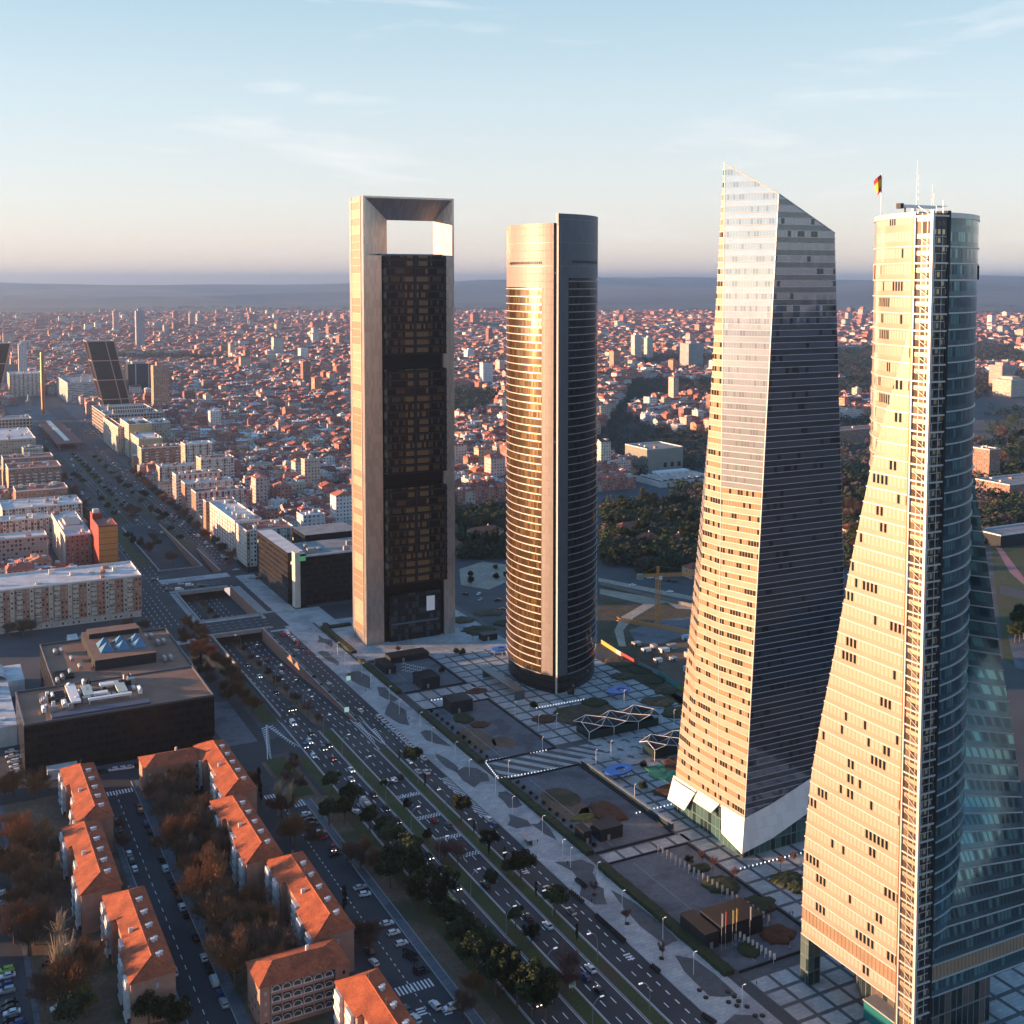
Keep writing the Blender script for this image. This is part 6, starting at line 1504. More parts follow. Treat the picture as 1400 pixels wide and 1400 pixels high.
def ringcanopy(px,py,s,label):
    u,v=gp(px,py,3.4); t=thing('ring_canopy',u,v,label,'canopy','bright blue ring-shaped canopies'); m=MB(); n=28; bl=bpy.data.materials.get('bright_blue') or plain('bright_blue',(0.01,0.10,0.45),0.4)
    for i in range(n):
        a0,a1=[2*math.pi*k_/n for k_ in (i,i+1)]
        def o(a): r=1+.12*math.sin(2*a+.7); return (6*s*r*math.cos(a),5*s*r*math.sin(a))
        def p(a): return (1.2*s+2.6*s*math.cos(a),-.3*s+1.9*s*math.sin(a))
        for z,fl in ((3.7,1),(3.1,0)):
            q=[(*o(a0),z),(*o(a1),z),(*p(a1),z),(*p(a0),z)]; m.face(q if fl else q[::-1])
        m.face([(*o(a0),3.1),(*o(a1),3.1),(*o(a1),3.7),(*o(a0),3.7)]); m.face([(*p(a1),3.1),(*p(a0),3.1),(*p(a0),3.7),(*p(a1),3.7)])
    m.build('roof',bl,t)
    for a in (0.4,1.8,3.2,4.7,5.6):
        m=MB(); m.tube((4.4*s*math.cos(a),3.6*s*math.sin(a),0),(4.4*s*math.cos(a),3.6*s*math.sin(a),3.1),.12,None,6); m.build('post',M['steel'],t)
ringcanopy(*Zp('z6',[(955,402)])[0],1.0,'bright blue ring canopy right of the rounded tower foot'); ringcanopy(*Zp('z6',[(955,825)])[0],1.0,'bright blue ring canopy between the lattice pavilions and the triangular court'); ringcanopy(*Zp('z6',[(325,182)])[0],.8,'bright blue ring canopy peeking out left of the rounded tower')
# flag and fence rows
def polerow(u0,v0,u1,v1,n,label,h=5.5,flag=True,grp=None,col=None):
    for i in range(n):
        f=(i+.5)/n; u=u0+(u1-u0)*f; v=v0+(v1-v0)*f; t=thing('banner_pole',u,v,label,'banner pole',grp); m=MB(); m.tube((0,0,0),(0,0,h),.07,.05,5); m.build('pole',M['whitemetal'],t)
        if flag: m=MB(); m.box(.05,.8,-.02,.02,h*.35,h*.95); m.build('banner',col or M['whitewall'],t)
polerow(338,231,281,236,24,'white banner pole in the long row beside the slate-paved court',3.6,True,'banner poles beside the slate court',plain('pink_white_banner',(0.5,0.42,0.42),.8))
polerow(280,222,264,224,9,'white banner pole in the short row by the big black kiosk',3.2,True,'banner poles by the big black kiosk')
for i,(x,y) in enumerate(Zp('z7',[(905,880),(927,870),(965,860),(985,850),(1060,840)])):
    u,v=gp(x,y); t=thing('flagpole',u,v,'tall flagpole with a limp flag in front of the big black kiosk','flagpole','tall flagpoles by the big black kiosk'); m=MB(); m.tube((0,0,0),(0,0,12),.1,.06,6); m.build('pole',M['steel'],t); m=MB(); m.box(.05,.5,-.15,.15,7.5,11.5); m.build('flag_cloth',R.choice([M['whitewall'],bpy.data.materials['flag_red'],bpy.data.materials['flag_yellow']]),t)
# low round bollard lights across the plaza
bl=plain('bollard_light_glass',(0.8,0.82,0.85),0.4,emit=((0.8,0.88,1.0),0.3))
bmsh=MB(); bmsh.tube((0,0,0),(0,0,.45),.22,.22,8); bmesh_=bmsh.mesh('bollard',bl)
def bollards(u0,v0,u1,v1,n,lb):
    for i in range(n):
        f=i/(n-1); t=bpy.data.objects.new('bollard_light',bmesh_); C.objects.link(t); t.location=W(u0+(u1-u0)*f,v0+(v1-v0)*f,.12); t.rotation_euler=(0,0,A); tag(t,lb,'bollard light','low white bollard lights: '+lb.split(' in the ')[1])
bollards(437.2,212,435.8,240,20,'low white bollard light in the row along the far edge of the striped paving'); bollards(419,210,416.3,241,22,'low white bollard light in the row along the near edge of the striped paving')
bollards(437,211,418,208.4,12,'low white bollard light in the row where the striped paving meets the pavement')
bollards(*gp(*Zp('z6',[(520,500)])[0]),*gp(*Zp('z6',[(770,455)])[0]),18,'low white bollard light in the row before the rounded tower')
bollards(*gp(*Zp('z6',[(1050,1060)])[0]),*gp(*Zp('z6',[(1290,1000)])[0]),14,'low white bollard light in the row left of the faceted tower')
bollards(*gp(*Zp('z7',[(1010,435)])[0]),*gp(*Zp('z7',[(1340,350)])[0]),16,'low white bollard light in the row right of the faceted tower corner')
bollards(*gp(*Zp('z5',[(1050,590)])[0]),*gp(*Zp('z5',[(1290,560)])[0]),12,'low white bollard light in the row on the grid paving')
# retaining walls and decks of the underpass
def rwall(name,label,u0,u1,v0,v1,ztop,mat,slot=False,capz=1.0):
    t=thing(name,u0,v0,label,'wall'); m=MB(); n=12
    for i in range(n):
        a=u0+(u1-u0)*i/n; b_=u0+(u1-u0)*(i+1)/n; za,zb=(-7 if slot else ramp_z(a)-.3),(-7 if slot else ramp_z(b_)-.3); x0,x1=0,v1-v0
        for (x,fl) in ((x0,0),(x1,1)):
            q=[(x,a-u0,za),(x,b_-u0,zb),(x,b_-u0,ztop),(x,a-u0,ztop)]; m.face(q if fl else q[::-1])
        m.face([(x0,a-u0,ztop),(x1,a-u0,ztop),(x1,b_-u0,ztop),(x0,b_-u0,ztop)])
    m.face([(0,0,ztop),(0,0,-.3),(v1-v0,0,-.3),(v1-v0,0,ztop)][::-1]); m.build('wall_face',mat,t)
    m=MB(); m.box(-.12,v1-v0+.12,-.1,u1-u0+.1,ztop,ztop+.18); m.build('coping',M['conc'],t)
rwall('retaining_wall','long brick-faced retaining wall on the right side of the underpass ramp',505,667.9,177.25,177.85,1.0,M['brickwall']); rwall('retaining_wall','low concrete wall on the left side of the underpass ramp',526,667.9,147.5,148.15,.9,M['conc'])
rwall('retaining_wall','left wall of the rectangular road opening',700.1,771.9,147.9,148.65,1.0,M['conc'],True); rwall('retaining_wall','brick right wall of the rectangular road opening',700.1,771.9,183.65,184.5,1.0,M['brickwall'],True)
rwall('retaining_wall','right wall of the far underpass ramp, brick lined',837.1,1000,179.05,179.8,1.0,M['brickwall']); rwall('retaining_wall','left wall of the far underpass ramp',837.1,1000,149.2,149.95,.8,M['conc'])
rwall('retaining_wall','brick wall of the narrow slip-road slot beyond the crossing',817.1,893,187.55,188.3,1.0,M['brickwall'],True)
def deck(u0,u1,v0,v1,label):
    t=thing('road_bridge',u0,v0,label,'bridge'); m=MB(); m.box(0,v1-v0,.02,u1-u0-.02,-1.4,-.05,bottom=True); m.build('slab',M['conc'],t)
    for y in (0,u1-u0-.5): m=MB(); m.box(0,v1-v0,y,y+.5,.02,1.0); m.build('parapet',M['conc'],t)
deck(667.9,700.1,147,184,'nearer road deck crossing the underpass, with concrete parapets'); deck(771.9,837.1,148,180,'farther road deck crossing the underpass, busy with cars')
sheet('underpass_island',[(640,840,159.3,163.6)],M['earth'],-6.3,thick=.2)
m=MB()
for i in range(12): a=505+i*11.25; b_=a+11.25; m.face([(159.3,a,ramp_z(a)+.2),(163.6,a,ramp_z(a)+.2),(163.6,b_,ramp_z(b_)+.2),(159.3,b_,ramp_z(b_)+.2)])
struct('underpass_island_earth',m,M['earth'])
sheet('crossing_pavement',[(660,668,120,146),(668,672,141,184),(696,700,144,184.5),(774,778,145,183),(800,812,144,191),(690,700,184,186),(664,800,194,207),(668,700,207.2,222)],M['pave'],0.15,thick=.1)
sheet('opening_rim',[(700,772,144.5,147.8),(700,772,184.6,190)],M['conc'],.16,thick=.1)
# green islands beyond the crossing
m=MB()
for pts in ([(1245,160),(1330,160),(1330,166),(1245,172)],[(1085,150),(1150,156),(1150,162),(1085,158)],[(905,180),(960,182),(1000,184),(905,188)],[(860,138),(1010,140),(1010,147),(860,147)],[(1020,150),(1080,150),(1080,156),(1020,158)],[(1040,122),(1150,122),(1150,134),(1040,134)],[(900,122),(1030,122),(1030,133),(900,132)]): m.face([(p[1],p[0],.14) for p in ccw(pts)][::1])
struct('grass_island',m,M['grass'])
sheet('planted_median',[(1015,1470,161,163.8),(905,1480,180.2,182.6),(1160,1470,147.6,149.6),(905,1480,190.6,191.8)],M['grass'],.2,thick=.16)
m=MB(); 
for pts in ([(1160,166),(1230,160),(1240,166),(1160,171)],[(1000,184),(1090,186),(1090,189),(1000,189)],[(840,190),(1000,190),(1000,192),(840,192)],[(840,134.5),(1120,134.5),(1120,136),(840,136)]): m.face([(p[1],p[0],.12) for p in ccw(pts)])
struct('island_paving',m,M['pave_m'])
sheet('square_paving',[(1770,2060,130,240),(1560,1780,186,218)],M['pave_m'],.1); sheet('square_road',[(1500,2060,187,214),(1500,1780,128,150),(2060,3600,168,206)],M['asphalt2'],.14)
# ---------------------------------------------------------------- painted markings
mk=MB(); ZM=0.055
def dash(v,u0,u1,ln=3.2,gap=5.2,w=.16,z=ZM,ru=False):
    u=u0
    while u<u1:
        za=(ramp_z(u) if ru else 0)+z; zb=(ramp_z(min(u+ln,u1)) if ru else 0)+z
        mk.face([(v-w,u,za),(v+w,u,za),(v+w,min(u+ln,u1),zb),(v-w,min(u+ln,u1),zb)]); u+=ln+gap
def solid(v,u0,u1,w=.12,z=ZM): mk.face([(v-w,u0,z),(v+w,u0,z),(v+w,u1,z),(v-w,u1,z)])
for v in (149.3,152.6,155.9): dash(v,60,502); dash(v,505,668,ru=True,z=.08); dash(v,700,772,z=-6.4)
for v in (168.1,171.6): dash(v,60,470)
for v in (167.2,170.6,174.0): dash(v,505,668,ru=True,z=.08); dash(v,700,772,z=-6.4)
for v in (167.5,171,174.5): dash(v,470,505)
dash(187.4,60,505,2.2,2.6,.2); dash(183.7,60,640,2.4,6); dash(187.4,505,640,2.0,3.4)
solid(158.7,60,503); solid(165.1,60,503); solid(174.7,60,470); solid(180.4,60,505); solid(146.4,60,520)
for v in (138,): pass
for v in (121.5,124.8,128.1,131.6,135.5): dash(v,700,770)
for v in (122,125,128,131,138,142,146): dash(v,780,1100,3,7) if v<140 or True else None
for v in (193.5,197,200.5): dash(v,840,1480,3,7)
for v in (190,194,198,202): dash(v,704,770)
for u in (785,790.5,806): 
    v=148
    while v<182: mk.face([(v,u,.065),(v+2.4,u,.065),(v+2.4,u+.25,.065),(v,u+.25,.065)]); v+=4.5
for u in (678,684,690):
    v=146
    while v<184: mk.face([(v,u,.065),(v+2.4,u,.065),(v+2.4,u+.25,.065),(v,u+.25,.065)]); v+=4.5
dash(66.6,186,476,2.6,3.4,.11,.06); dash(122.6,180,436,1.4,1.9,.13,.06)
def zebra(u,v0,v1,ln=4,z=.07):
    v=v0
    while v<v1: mk.face([(v,u,z),(v+.55,u,z),(v+.55,u+ln,z),(v,u+ln,z)]); v+=1.15
zebra(475.5,62.2,73.4); zebra(444,118.5,127,3.6); zebra(301,113.5,128.5,4.2); zebra(432,127,131,6) ; zebra(700.5,188,204,3); zebra(660.5,181,190.5,3); zebra(475,14,23.5)
for (u,v0,v1) in ((420.5,165.5,174.5),(400,165.5,174.5),(381,165.5,174.5),(366,167,174.5)):
    for r_ in range(3):
        v=v0+(.55 if r_%2 else 0)
        while v<v1: mk.face([(v,u+r_*1.0,.06),(v+.6,u+r_*1.0,.06),(v+.6,u+r_*1.0+.8,.06),(v,u+r_*1.0+.8,.06)]); v+=1.15
# chevrons where the lanes part
def hatch(ua,va,ub,vb,w,n,sl=1.6):
    for i in range(n):
        f=i/n; u=ua+(ub-ua)*f; v=va+(vb-va)*f; ww=w*(0.25+.75*f); mk.face([(v-ww/2,u,.062),(v-ww/2,u+.8,.062),(v+ww/2,u+.8+sl,.062),(v+ww/2,u+sl,.062)][::-1])
hatch(478,177,506,178.2,2.6,14); hatch(476,180.8,494,182,2.4,9); hatch(481,131,519,138.5,3.6,15); hatch(490,144,519,140.5,2.8,12)
for (v0,u0,v1,u1) in ((179.4,476,176.2,510),(176.2,510,176.0,470),(180,474,181.6,512),(139.6,521,129,480),(145.8,488,139.5,521)):
    d=Vector((v1-v0,u1-u0)).normalized(); n_=Vector((-d.y,d.x))*.15; mk.face([(v0-n_.x,u0-n_.y,.064),(v0+n_.x,u0+n_.y,.064),(v1+n_.x,u1+n_.y,.064),(v1-n_.x,u1-n_.y,.064)][::-1])
for (v,u) in ((182,346),(182,452),(182,560),(186,286),(126.2,287),(119.8,290),(183,620)):   # lane letters and arrows
    for k_ in range(3): mk.face([(v,u+k_*1.3,.066),(v+2.4,u+k_*1.3,.066),(v+2.4,u+.7+k_*1.3,.066),(v,u+.7+k_*1.3,.066)]); 
for v in (152,155.5,159,164,167.5,171): dash(v,1010,1480,3,7)
for v in (184,187.5): dash(v,905,1480,3,7)
# taxi rank edge and crosswalk bars on the service road
u=392
while u<430: mk.face([(187.6,u,.06),(190.6,u,.06),(190.6,u+.5,.06),(187.6,u+.5,.06)]); u+=1.4
struct('road_markings',mk,M['white'])
# ---------------------------------------------------------------- waste ground, works site and back road
def pxpoly(name,pts,mat,z):
    m=MB(); w=[gp(x,y) for x,y in pts]; w=ccw(w); m.face([(p[1],p[0],z) for p in w]); return struct(name,m,mat)
pxpoly('works_ground',[(818,800),(960,828),(960,985),(905,950),(862,900),(818,885)],M['scrub'],.05)
pxpoly('works_track',[(820,805),(900,818),(956,826),(956,834),(925,832),(912,824),(898,826),(866,845),(852,862),(856,884),(846,884),(840,862),(850,843),(880,826),(820,812)],M['sand'],.10)
pxpoly('works_yard',[(860,862),(900,848),(958,842),(958,862),(905,880),(870,880)],M['pave_m'],.08); pxpoly('works_earth',[(890,885),(958,876),(958,985),(915,950)],M['earth'],.09)
pxpoly('back_road',[(818,778),(960,806),(960,818),(818,790)],M['asphalt2'],.09); pxpoly('back_road_verge',[(818,790),(960,818),(960,824),(818,795)],M['sand'],.11); pxpoly('back_road_near_lane',[(818,795),(960,824),(960,833),(818,801)],M['asphalt2'],.095)
pxpoly('roundabout_road',[(622,735),(695,725),(695,850),(622,850)],M['asphalt2'],.05); pxpoly('sandy_mound_ground',[(628,778),(660,768),(692,772),(692,796),(668,806),(630,800)],M['sand'],.1); pxpoly('tower_lawn',[(824,900),(850,905),(900,935),(944,960),(944,1000),(900,960),(850,930),(824,925)],M['hedge'],.09)
pxpoly('play_paths',[(824,955),(870,960),(944,985),(944,990),(870,966),(824,962)],M['pave'],.12); pxpoly('riverside_park',[(1352,720),(1400,715),(1400,920),(1372,900)],M['grass'],.06); pxpoly('park_path',[(1358,742),(1364,742),(1400,790),(1400,800),(1380,782)],plain('pink_path',(0.35,0.16,0.17),.85),.1); pxpoly('park_road',[(1366,800),(1400,808),(1400,820),(1368,812)],M['asphalt2'],.1); pxpoly('motorway',[(1378,868),(1400,872),(1400,918),(1388,912)],M['pave_m'],.12)
def lattice(mb,a,b_,w,n):
    a=Vector(a); b_=Vector(b_); d=(b_-a).normalized(); x=d.orthogonal().normalized()*w/2; y=d.cross(x).normalized()*w/2
    cs=[x+y,x-y,-x-y,-x+y]
    for c_ in cs: mb.bar(a+c_,b_+c_,.26)
    for i in range(n):
        p=a.lerp(b_,i/n); q=a.lerp(b_,(i+1)/n)
        for k_ in range(4): mb.bar(p+cs[k_],q+cs[(k_+1)%4],.17)
orangem=plain('crane_orange',(0.62,0.30,0.07),.55)
def crane(u,v,h,jib,cj,ang,label):
    t=thing('tower_crane',u,v,label,'crane',rot=ang); m=MB(); lattice(m,(0,0,0),(0,0,h),2.2,int(h/2)); m.build('mast',orangem,t)
    m=MB(); lattice(m,(0,0,h+.6),(jib,0,h+.6),1.4,int(jib/2)); m.build('jib',orangem,t); m=MB(); lattice(m,(0,0,h+.6),(-cj,0,h+.6),1.2,int(cj/2)); m.build('counter_jib',orangem,t)
    m=MB(); m.box(-cj-.5,-cj+3,-1.3,1.3,h-1.6,h+1.6); m.build('counterweight',plain('grey_green_ballast',(0.2,0.27,0.25),.7) if not bpy.data.materials.get('grey_green_ballast') else bpy.data.materials['grey_green_ballast'],t)
    m=MB(); m.box(.6,2.2,-1.8,-.4,h-1.9,h+.2); m.build('cab',M['whitemetal'],t); m=MB(); lattice(m,(0,0,h+.6),(0,0,h+6),1.0,3); m.bar((0,0,h+6),(jib*.6,0,h+1.2),.08); m.bar((0,0,h+6),(-cj*.9,0,h+1.2),.08); m.build('tower_head',orangem,t)
u,v=gp(899,853); crane(u,v,29,48,12,-.55+math.radians(-8)+0.35,'orange tower crane standing on the works site right of the rounded tower')
a=gp(843,846,24); b_=gp(958,867,24); ang=math.atan2(a[0]-b_[0],a[1]-b_[1]); L_=math.hypot(a[0]-b_[0],a[1]-b_[1])
crane(b_[0]-(a[0]-b_[0])*.15,b_[1]-(a[1]-b_[1])*.15,23.4,L_*1.15,11,ang,'orange crane whose long jib reaches out from behind the faceted tower')
def hoard(pts,cols,label):
    t=thing('hoarding',*gp(*pts[0]),label,'fence'); t.rotation_euler=(0,0,A); o=gp(*pts[0])
    for i in range(len(pts)-1):
        a=gp(*pts[i]); b_=gp(*pts[i+1]); m=MB(); p=(a[1]-o[1],a[0]-o[0]); q=(b_[1]-o[1],b_[0]-o[0]); m.wall(p,q,0,2.4); m.wall(q,p,0,2.4); ob=m.build('panel',cols[i],t); ob.modifiers.new('s','SOLIDIFY').thickness=.12
hc=[plain('h_'+n,c,.7) for n,c in (('yellow',(.36,.32,.08)),('grey',(.4,.4,.42)),('red',(.28,.03,.04)),('blue_grey',(.3,.35,.42)),('teal',(.02,.3,.32)),('green',(.10,.26,.06)))]
hoard([(822,880),(842,893),(849,897),(872,910),(900,923),(928,942),(948,955)],hc,'colourful painted hoarding in yellow, red, teal and green round the works site')
for i,(x,y,n) in enumerate([(880,892,0),(893,890,1),(905,893,2),(915,889,3),(935,876,4),(945,880,0),(920,905,1),(897,907,2),(940,900,3),(868,884,1),(938,920,0)]):
    u,v=gp(x,y); t=thing('site_cabin',u,v,'pale site hut or stacked material on the works site right of the rounded tower','site hut','huts and materials on the works site'); m=MB(); m.box(0,R.uniform(3,7),0,R.uniform(2.4,4),0,R.uniform(1.5,3.2)); m.build('box',[M['whitemetal'],M['steel'],M['whitewall'],M['conc'],plain('pale_blue_sheet',(.35,.5,.6),.6)][n] if n!=4 or True else M['conc'],t); m=MB(); m.box(.4,1.4,-.07,-.02,0,1.4); m.build('door',M['dark'],t)
t=thing('concrete_fence',*gp(820,800),'long pale panel fence between the back road and the works site','fence'); o=gp(820,800); e=gp(960,834); m=MB(); p=(0,0); q_=(e[1]-o[1],e[0]-o[0]); n=40
for i in range(n):
    a=(q_[0]*i/n,q_[1]*i/n); b_=(q_[0]*(i+.94)/n,q_[1]*(i+.94)/n); pn=MB(); pn.wall(a,b_,0,2.2); pn.wall(b_,a,0,2.2); pn.build('panel',M['conc'],t)
# ---------------------------------------------------------------- vehicles
paint={}
for k_,c in dict(w=(0.70,0.71,0.73),k=(0.012,0.012,0.015),r=(0.30,0.02,0.02),b=(0.03,0.07,0.20),g=(0.10,0.105,0.115),s=(0.38,0.40,0.42),y=(0.35,0.55,0.10),o=(0.5,0.2,0.05)).items(): paint[k_]=plain('car_paint_'+dict(w='white',k='black',r='red',b='blue',g='dark_grey',s='silver',y='lime',o='orange')[k_],c,.28,.15)
COLN=dict(w='white',k='black',r='red',b='blue',g='dark grey',s='silver',y='lime green',o='orange')
vg=plain('car_glass',(0.012,0.015,0.02),.08); tyre=plain('tyre_rubber',(0.015,0.015,0.016),.8); rim=plain('wheel_rim',(.4,.4,.42),.35,.7)
hl_on=plain('headlight_lit',(.9,.9,.8),.3,emit=((1,.9,.7),2)); hl_off=plain('headlight',(.6,.6,.62),.2); tl_on=plain('tail_light_lit',(.5,.02,.02),.3,emit=((1,.04,.02),.3)); tl_off=plain('tail_light',(.25,.01,.01),.3)
def carbody(L_,W_,prof):
    'side profile (y,z) swept over rounded widths'
    m=MB(); n=len(prof); secs=[]
    for f,k_ in ((-1,.93),(-.97,1),(.97,1),(1,.93)):
        cy=sum(p[0] for p in prof)/n; secs.append([(f*W_/2*(1.0 if z<.95 else .84), cy+(y-cy)*k_ if abs(f)==1 else y, .3+(z-.3)*(.97 if abs(f)==1 else 1)) for y,z in prof])
    for a,b_ in zip(secs,secs[1:]):
        for i in range(n):
            j=(i+1)%n; m.face([a[i],b_[i],b_[j],a[j]])
    m.face(secs[0]); m.face(secs[-1][::-1]); return m
def veh(kindn,L_,W_,H_,body,glass,wheels=True):
    root=bpy.data.objects.new(kindn,None); C.objects.link(root); b=carbody(L_,W_,body).build('body',paint['w'],root); b.material_slots[0].link='OBJECT'; b.material_slots[0].material=paint['w']
    g=MB()
    for q in glass: g.face(q)
    g.build('window_band',vg,root)
    wm=MB(); wm.tube((-.1,0,.32),(.1,0,.32),.32,None,10); wme=wm.mesh('wheel',tyre); rm=MB(); rm.tube((-.115,0,.32),(.115,0,.32),.18,None,8); rme=rm.mesh('rim',rim)
    for x in (-W_/2+.08,W_/2-.08):
        for y in (-L_*.31,L_*.31):
            w=bpy.data.objects.new('wheel',wme); C.objects.link(w); w.parent=root; w.location=(x,y,0); r_=bpy.data.objects.new('rim',rme); C.objects.link(r_); r_.parent=w
    for nm,y,mt in (('headlight',L_/2,hl_off),('tail_light',-L_/2,tl_off)):
        me=MB(); me.box(-.19,.19,-.06,.03,-.08,.08); me=me.mesh(nm,mt)
        for x in (-W_/2+.3,W_/2-.3):
            l=bpy.data.objects.new(nm,me); C.objects.link(l); l.parent=root; l.location=(x,y,.68 if H_<1.9 else .8); l.material_slots[0].link='OBJECT'; l.material_slots[0].material=mt
    return root
def gl(W_,pts): # glass strips: (y0,z0,y1,z1) front/rear screens plus side bands
    out=[]; w=W_/2*.84
    (fy,fz,fy2,fz2),(ry,rz,ry2,rz2),zt=pts; k=.80
    out.append([(-w*.95,fy+.03,fz),(w*.95,fy+.03,fz),(w*.88,fy2+.05,fz2),(-w*.88,fy2+.05,fz2)][::-1]); out.append([(-w*.95,ry-.03,rz),(w*.95,ry-.03,rz),(w*.88,ry2-.05,rz2),(-w*.88,ry2-.05,rz2)])
    for s in (-1,1): out.append([(s*(W_/2*.845+.02),ry+.15,rz+.02),(s*(W_/2*.845+.02),fy-.2,fz+.02),(s*(W_/2*.845+.02),fy2-.05,zt),(s*(W_/2*.845+.02),ry2+.05,zt)])
    return out
PROT={}
hb=[(2.05,.3),(2.1,.7),(1.95,.9),(1.15,1.02),(.45,1.47),(-1.5,1.5),(-1.95,1.05),(-2.05,.75),(-2.0,.3)]
PROT['hatchback']=veh('parked_car',4.1,1.78,1.5,hb,gl(1.78,((1.12,1.02,.48,1.44),(-1.95,1.06,-1.55,1.45),1.42)))
sd_=[(2.25,.3),(2.3,.7),(2.1,.88),(1.15,1.0),(.4,1.42),(-1.0,1.43),(-1.75,1.05),(-2.25,1.0),(-2.3,.7),(-2.2,.3)]
PROT['saloon']=veh('parked_car',4.6,1.82,1.43,sd_,gl(1.82,((1.12,1.0,.43,1.38),(-1.74,1.05,-1.03,1.4),1.38)))
sv=[(2.25,.3),(2.32,.8),(2.15,1.05),(1.25,1.15),(.6,1.66),(-1.8,1.68),(-2.2,1.15),(-2.3,.8),(-2.2,.3)]
PROT['estate car']=veh('parked_car',4.6,1.86,1.68,sv,gl(1.86,((1.22,1.15,.63,1.62),(-2.2,1.16,-1.85,1.64),1.6)))
vn=[(2.6,.3),(2.65,.9),(2.45,1.15),(1.7,1.35),(1.1,2.1),(-2.6,2.15),(-2.65,.9),(-2.6,.3)]
PROT['van']=veh('van',5.3,2.0,2.15,vn,gl(2.0,((1.72,1.35,1.13,2.05),(-2.62,1.4,-2.6,1.9),1.95))[:1]+[[(s*.862,.6,1.35),(s*.862,1.6,1.38),(s*.862,1.1,1.95),(s*.862,.6,1.95)] for s in (-1,1)])
bs=[(6,.35),(6.05,1.2),(5.9,2.9),(5.6,3.05),(-5.8,3.05),(-6,2.8),(-6,.35)]
PROT['bus']=veh('bus',12,2.5,3.05,bs,[[(s*1.08,-5.6,1.35),(s*1.08,5.6,1.35),(s*1.08,5.6,2.4),(s*1.08,-5.6,2.4)] for s in (-1,1)]+[[(-1,6.08,1.3),(1,6.08,1.3),(1,5.97,2.6),(-1,5.97,2.6)][::-1]])
_r=PROT['bus']; g_=MB(); g_.box(-.9,.9,-4,-1,3.05,3.35); g_.box(-.9,.9,1,3.5,3.05,3.3); g_.build('roof_unit',M['steel'],_r)
lowm={}
def lowres(kd,col):
    if (kd,col) in lowm: return lowm[(kd,col)]
    src=PROT[kd]; m=MB(); b=[c_ for c_ in src.children if c_.name.startswith('body')][0]; g=[c_ for c_ in src.children if c_.name.startswith('window_band')][0]
    for o_,mi in ((b,0),(g,1)):
        for p in o_.data.polygons: m.face([tuple(o_.data.vertices[i].co) for i in p.vertices],mi)
    m.box(-.95,.95,-1.6,-1.0,.02,.5,2); m.box(-.95,.95,1.0,1.6,.02,.5,2)
    lowm[(kd,col)]=m.mesh('car',[paint[col],vg,tyre]); return lowm[(kd,col)]
used=set(); NCAR=[0]
def car(kd,col,u,v,place,head=0.0,z=0.0,lights=False,far=False,look=None):
    nm='bus' if kd=='bus' else ('van' if kd=='van' else 'car')
    if far:
        o=bpy.data.objects.new(nm,lowres(kd,col)); C.objects.link(o)
    else:
        p=PROT[kd]
        if kd in used: o=copy_tree(p)
        else: o=p; used.add(kd)
        o.name=nm
        brake=R.random()<(.8 if 'traffic lights' in place else .12)
        for c_ in o.children:
            if c_.name.startswith('body'): c_.material_slots[0].material=paint[col]
            elif c_.name.startswith('headlight'): c_.material_slots[0].material=hl_on if lights else hl_off
            elif c_.name.startswith('tail'): c_.material_slots[0].material=tl_on if lights and brake else tl_off
    o.location=W(u,v,z+.07); o.rotation_euler=(0,0,A+head); o['category']='bus' if kd=='bus' else ('van' if kd=='van' else 'car'); NCAR[0]+=1
    pending.append((o,look or (COLN[col]+' '+kd),place)); return o
PI=math.pi
def snap(v,lanes): return min(lanes,key=lambda l:abs(l-v))
def cars(z_,lst,place,head,lanes=None,lights=True,far=False,ru=False,jit=.03):
    for it in Zp(z_,[(a,b_) for a,b_,*_ in lst]): pass
    for it in lst:
        x,y=Zp(z_,[(it[0],it[1])])[0]; col=it[2] if len(it)>2 else R.choice('wwkgsb'); kd=it[3] if len(it)>3 else R.choice(['hatchback','saloon','hatchback','estate car'])
        u,v=gp(x,y,.5); zz=0
        if ru:
            for _ in range(4): zz=ramp_z(u); u,v=gp(x,y,zz+.5)
        if lanes: v=snap(v,lanes)
        car(kd,col,u,v,place,head+R.uniform(-jit,jit),zz,lights,far)
LL=(147.8,151,154.2,157.4); RL=(166.4,169.8,173.2)
pl='on the left carriageway beside the pine belt'
cars('z5',[(85,650,'k'),(235,815,'k'),(225,870,'w','estate car'),(320,915,'g'),(360,895,'k'),(385,985,'r','hatchback'),(500,1065,'w'),(520,1125,'s'),(640,1235,'k'),(740,1330,'k'),(240,970,'w','hatchback'),(190,900,'b')],pl,PI,LL)
cars('z5',[(625,1325,'w','bus')],pl,PI,LL)
cars('a2',[(235,25,'k'),(305,105,'k'),(310,170,'w','van'),(370,318,'w','hatchback'),(485,335,'k'),(480,365,'g'),(590,425,'k'),(680,525,'g'),(800,735,'k'),(820,850,'k'),(1120,1090,'k'),(1150,1270,'g')],pl,PI,LL)
cars('a2',[(590,490,'w','van'),(1090,1140,'w','bus')],pl,PI,LL)
x,y=Zp('a2',[(680,635)])[0]; u,v=gp(x,y,1); car('bus','y',u,151,pl,PI,0,True,look='bright green bus partly hidden by pines')
up='on the underpass ramp'
cars('z3',[(815,745,'k'),(890,822,'w'),(1010,930,'k'),(1085,1050,'k'),(1060,1155,'w','van')],up,PI,(151,154.2,157.4),ru=True)
cars('z3',[(920,715,'r'),(895,615,'g'),(1015,800,'w'),(1020,765,'r'),(1150,840,'k')],up,0,(166,169.4,173),ru=True)
cars('z5',[(755,1143,'w','hatchback'),(805,1130,'w'),(835,1110,'k')],'on the right carriageway',0,RL,lights=True)
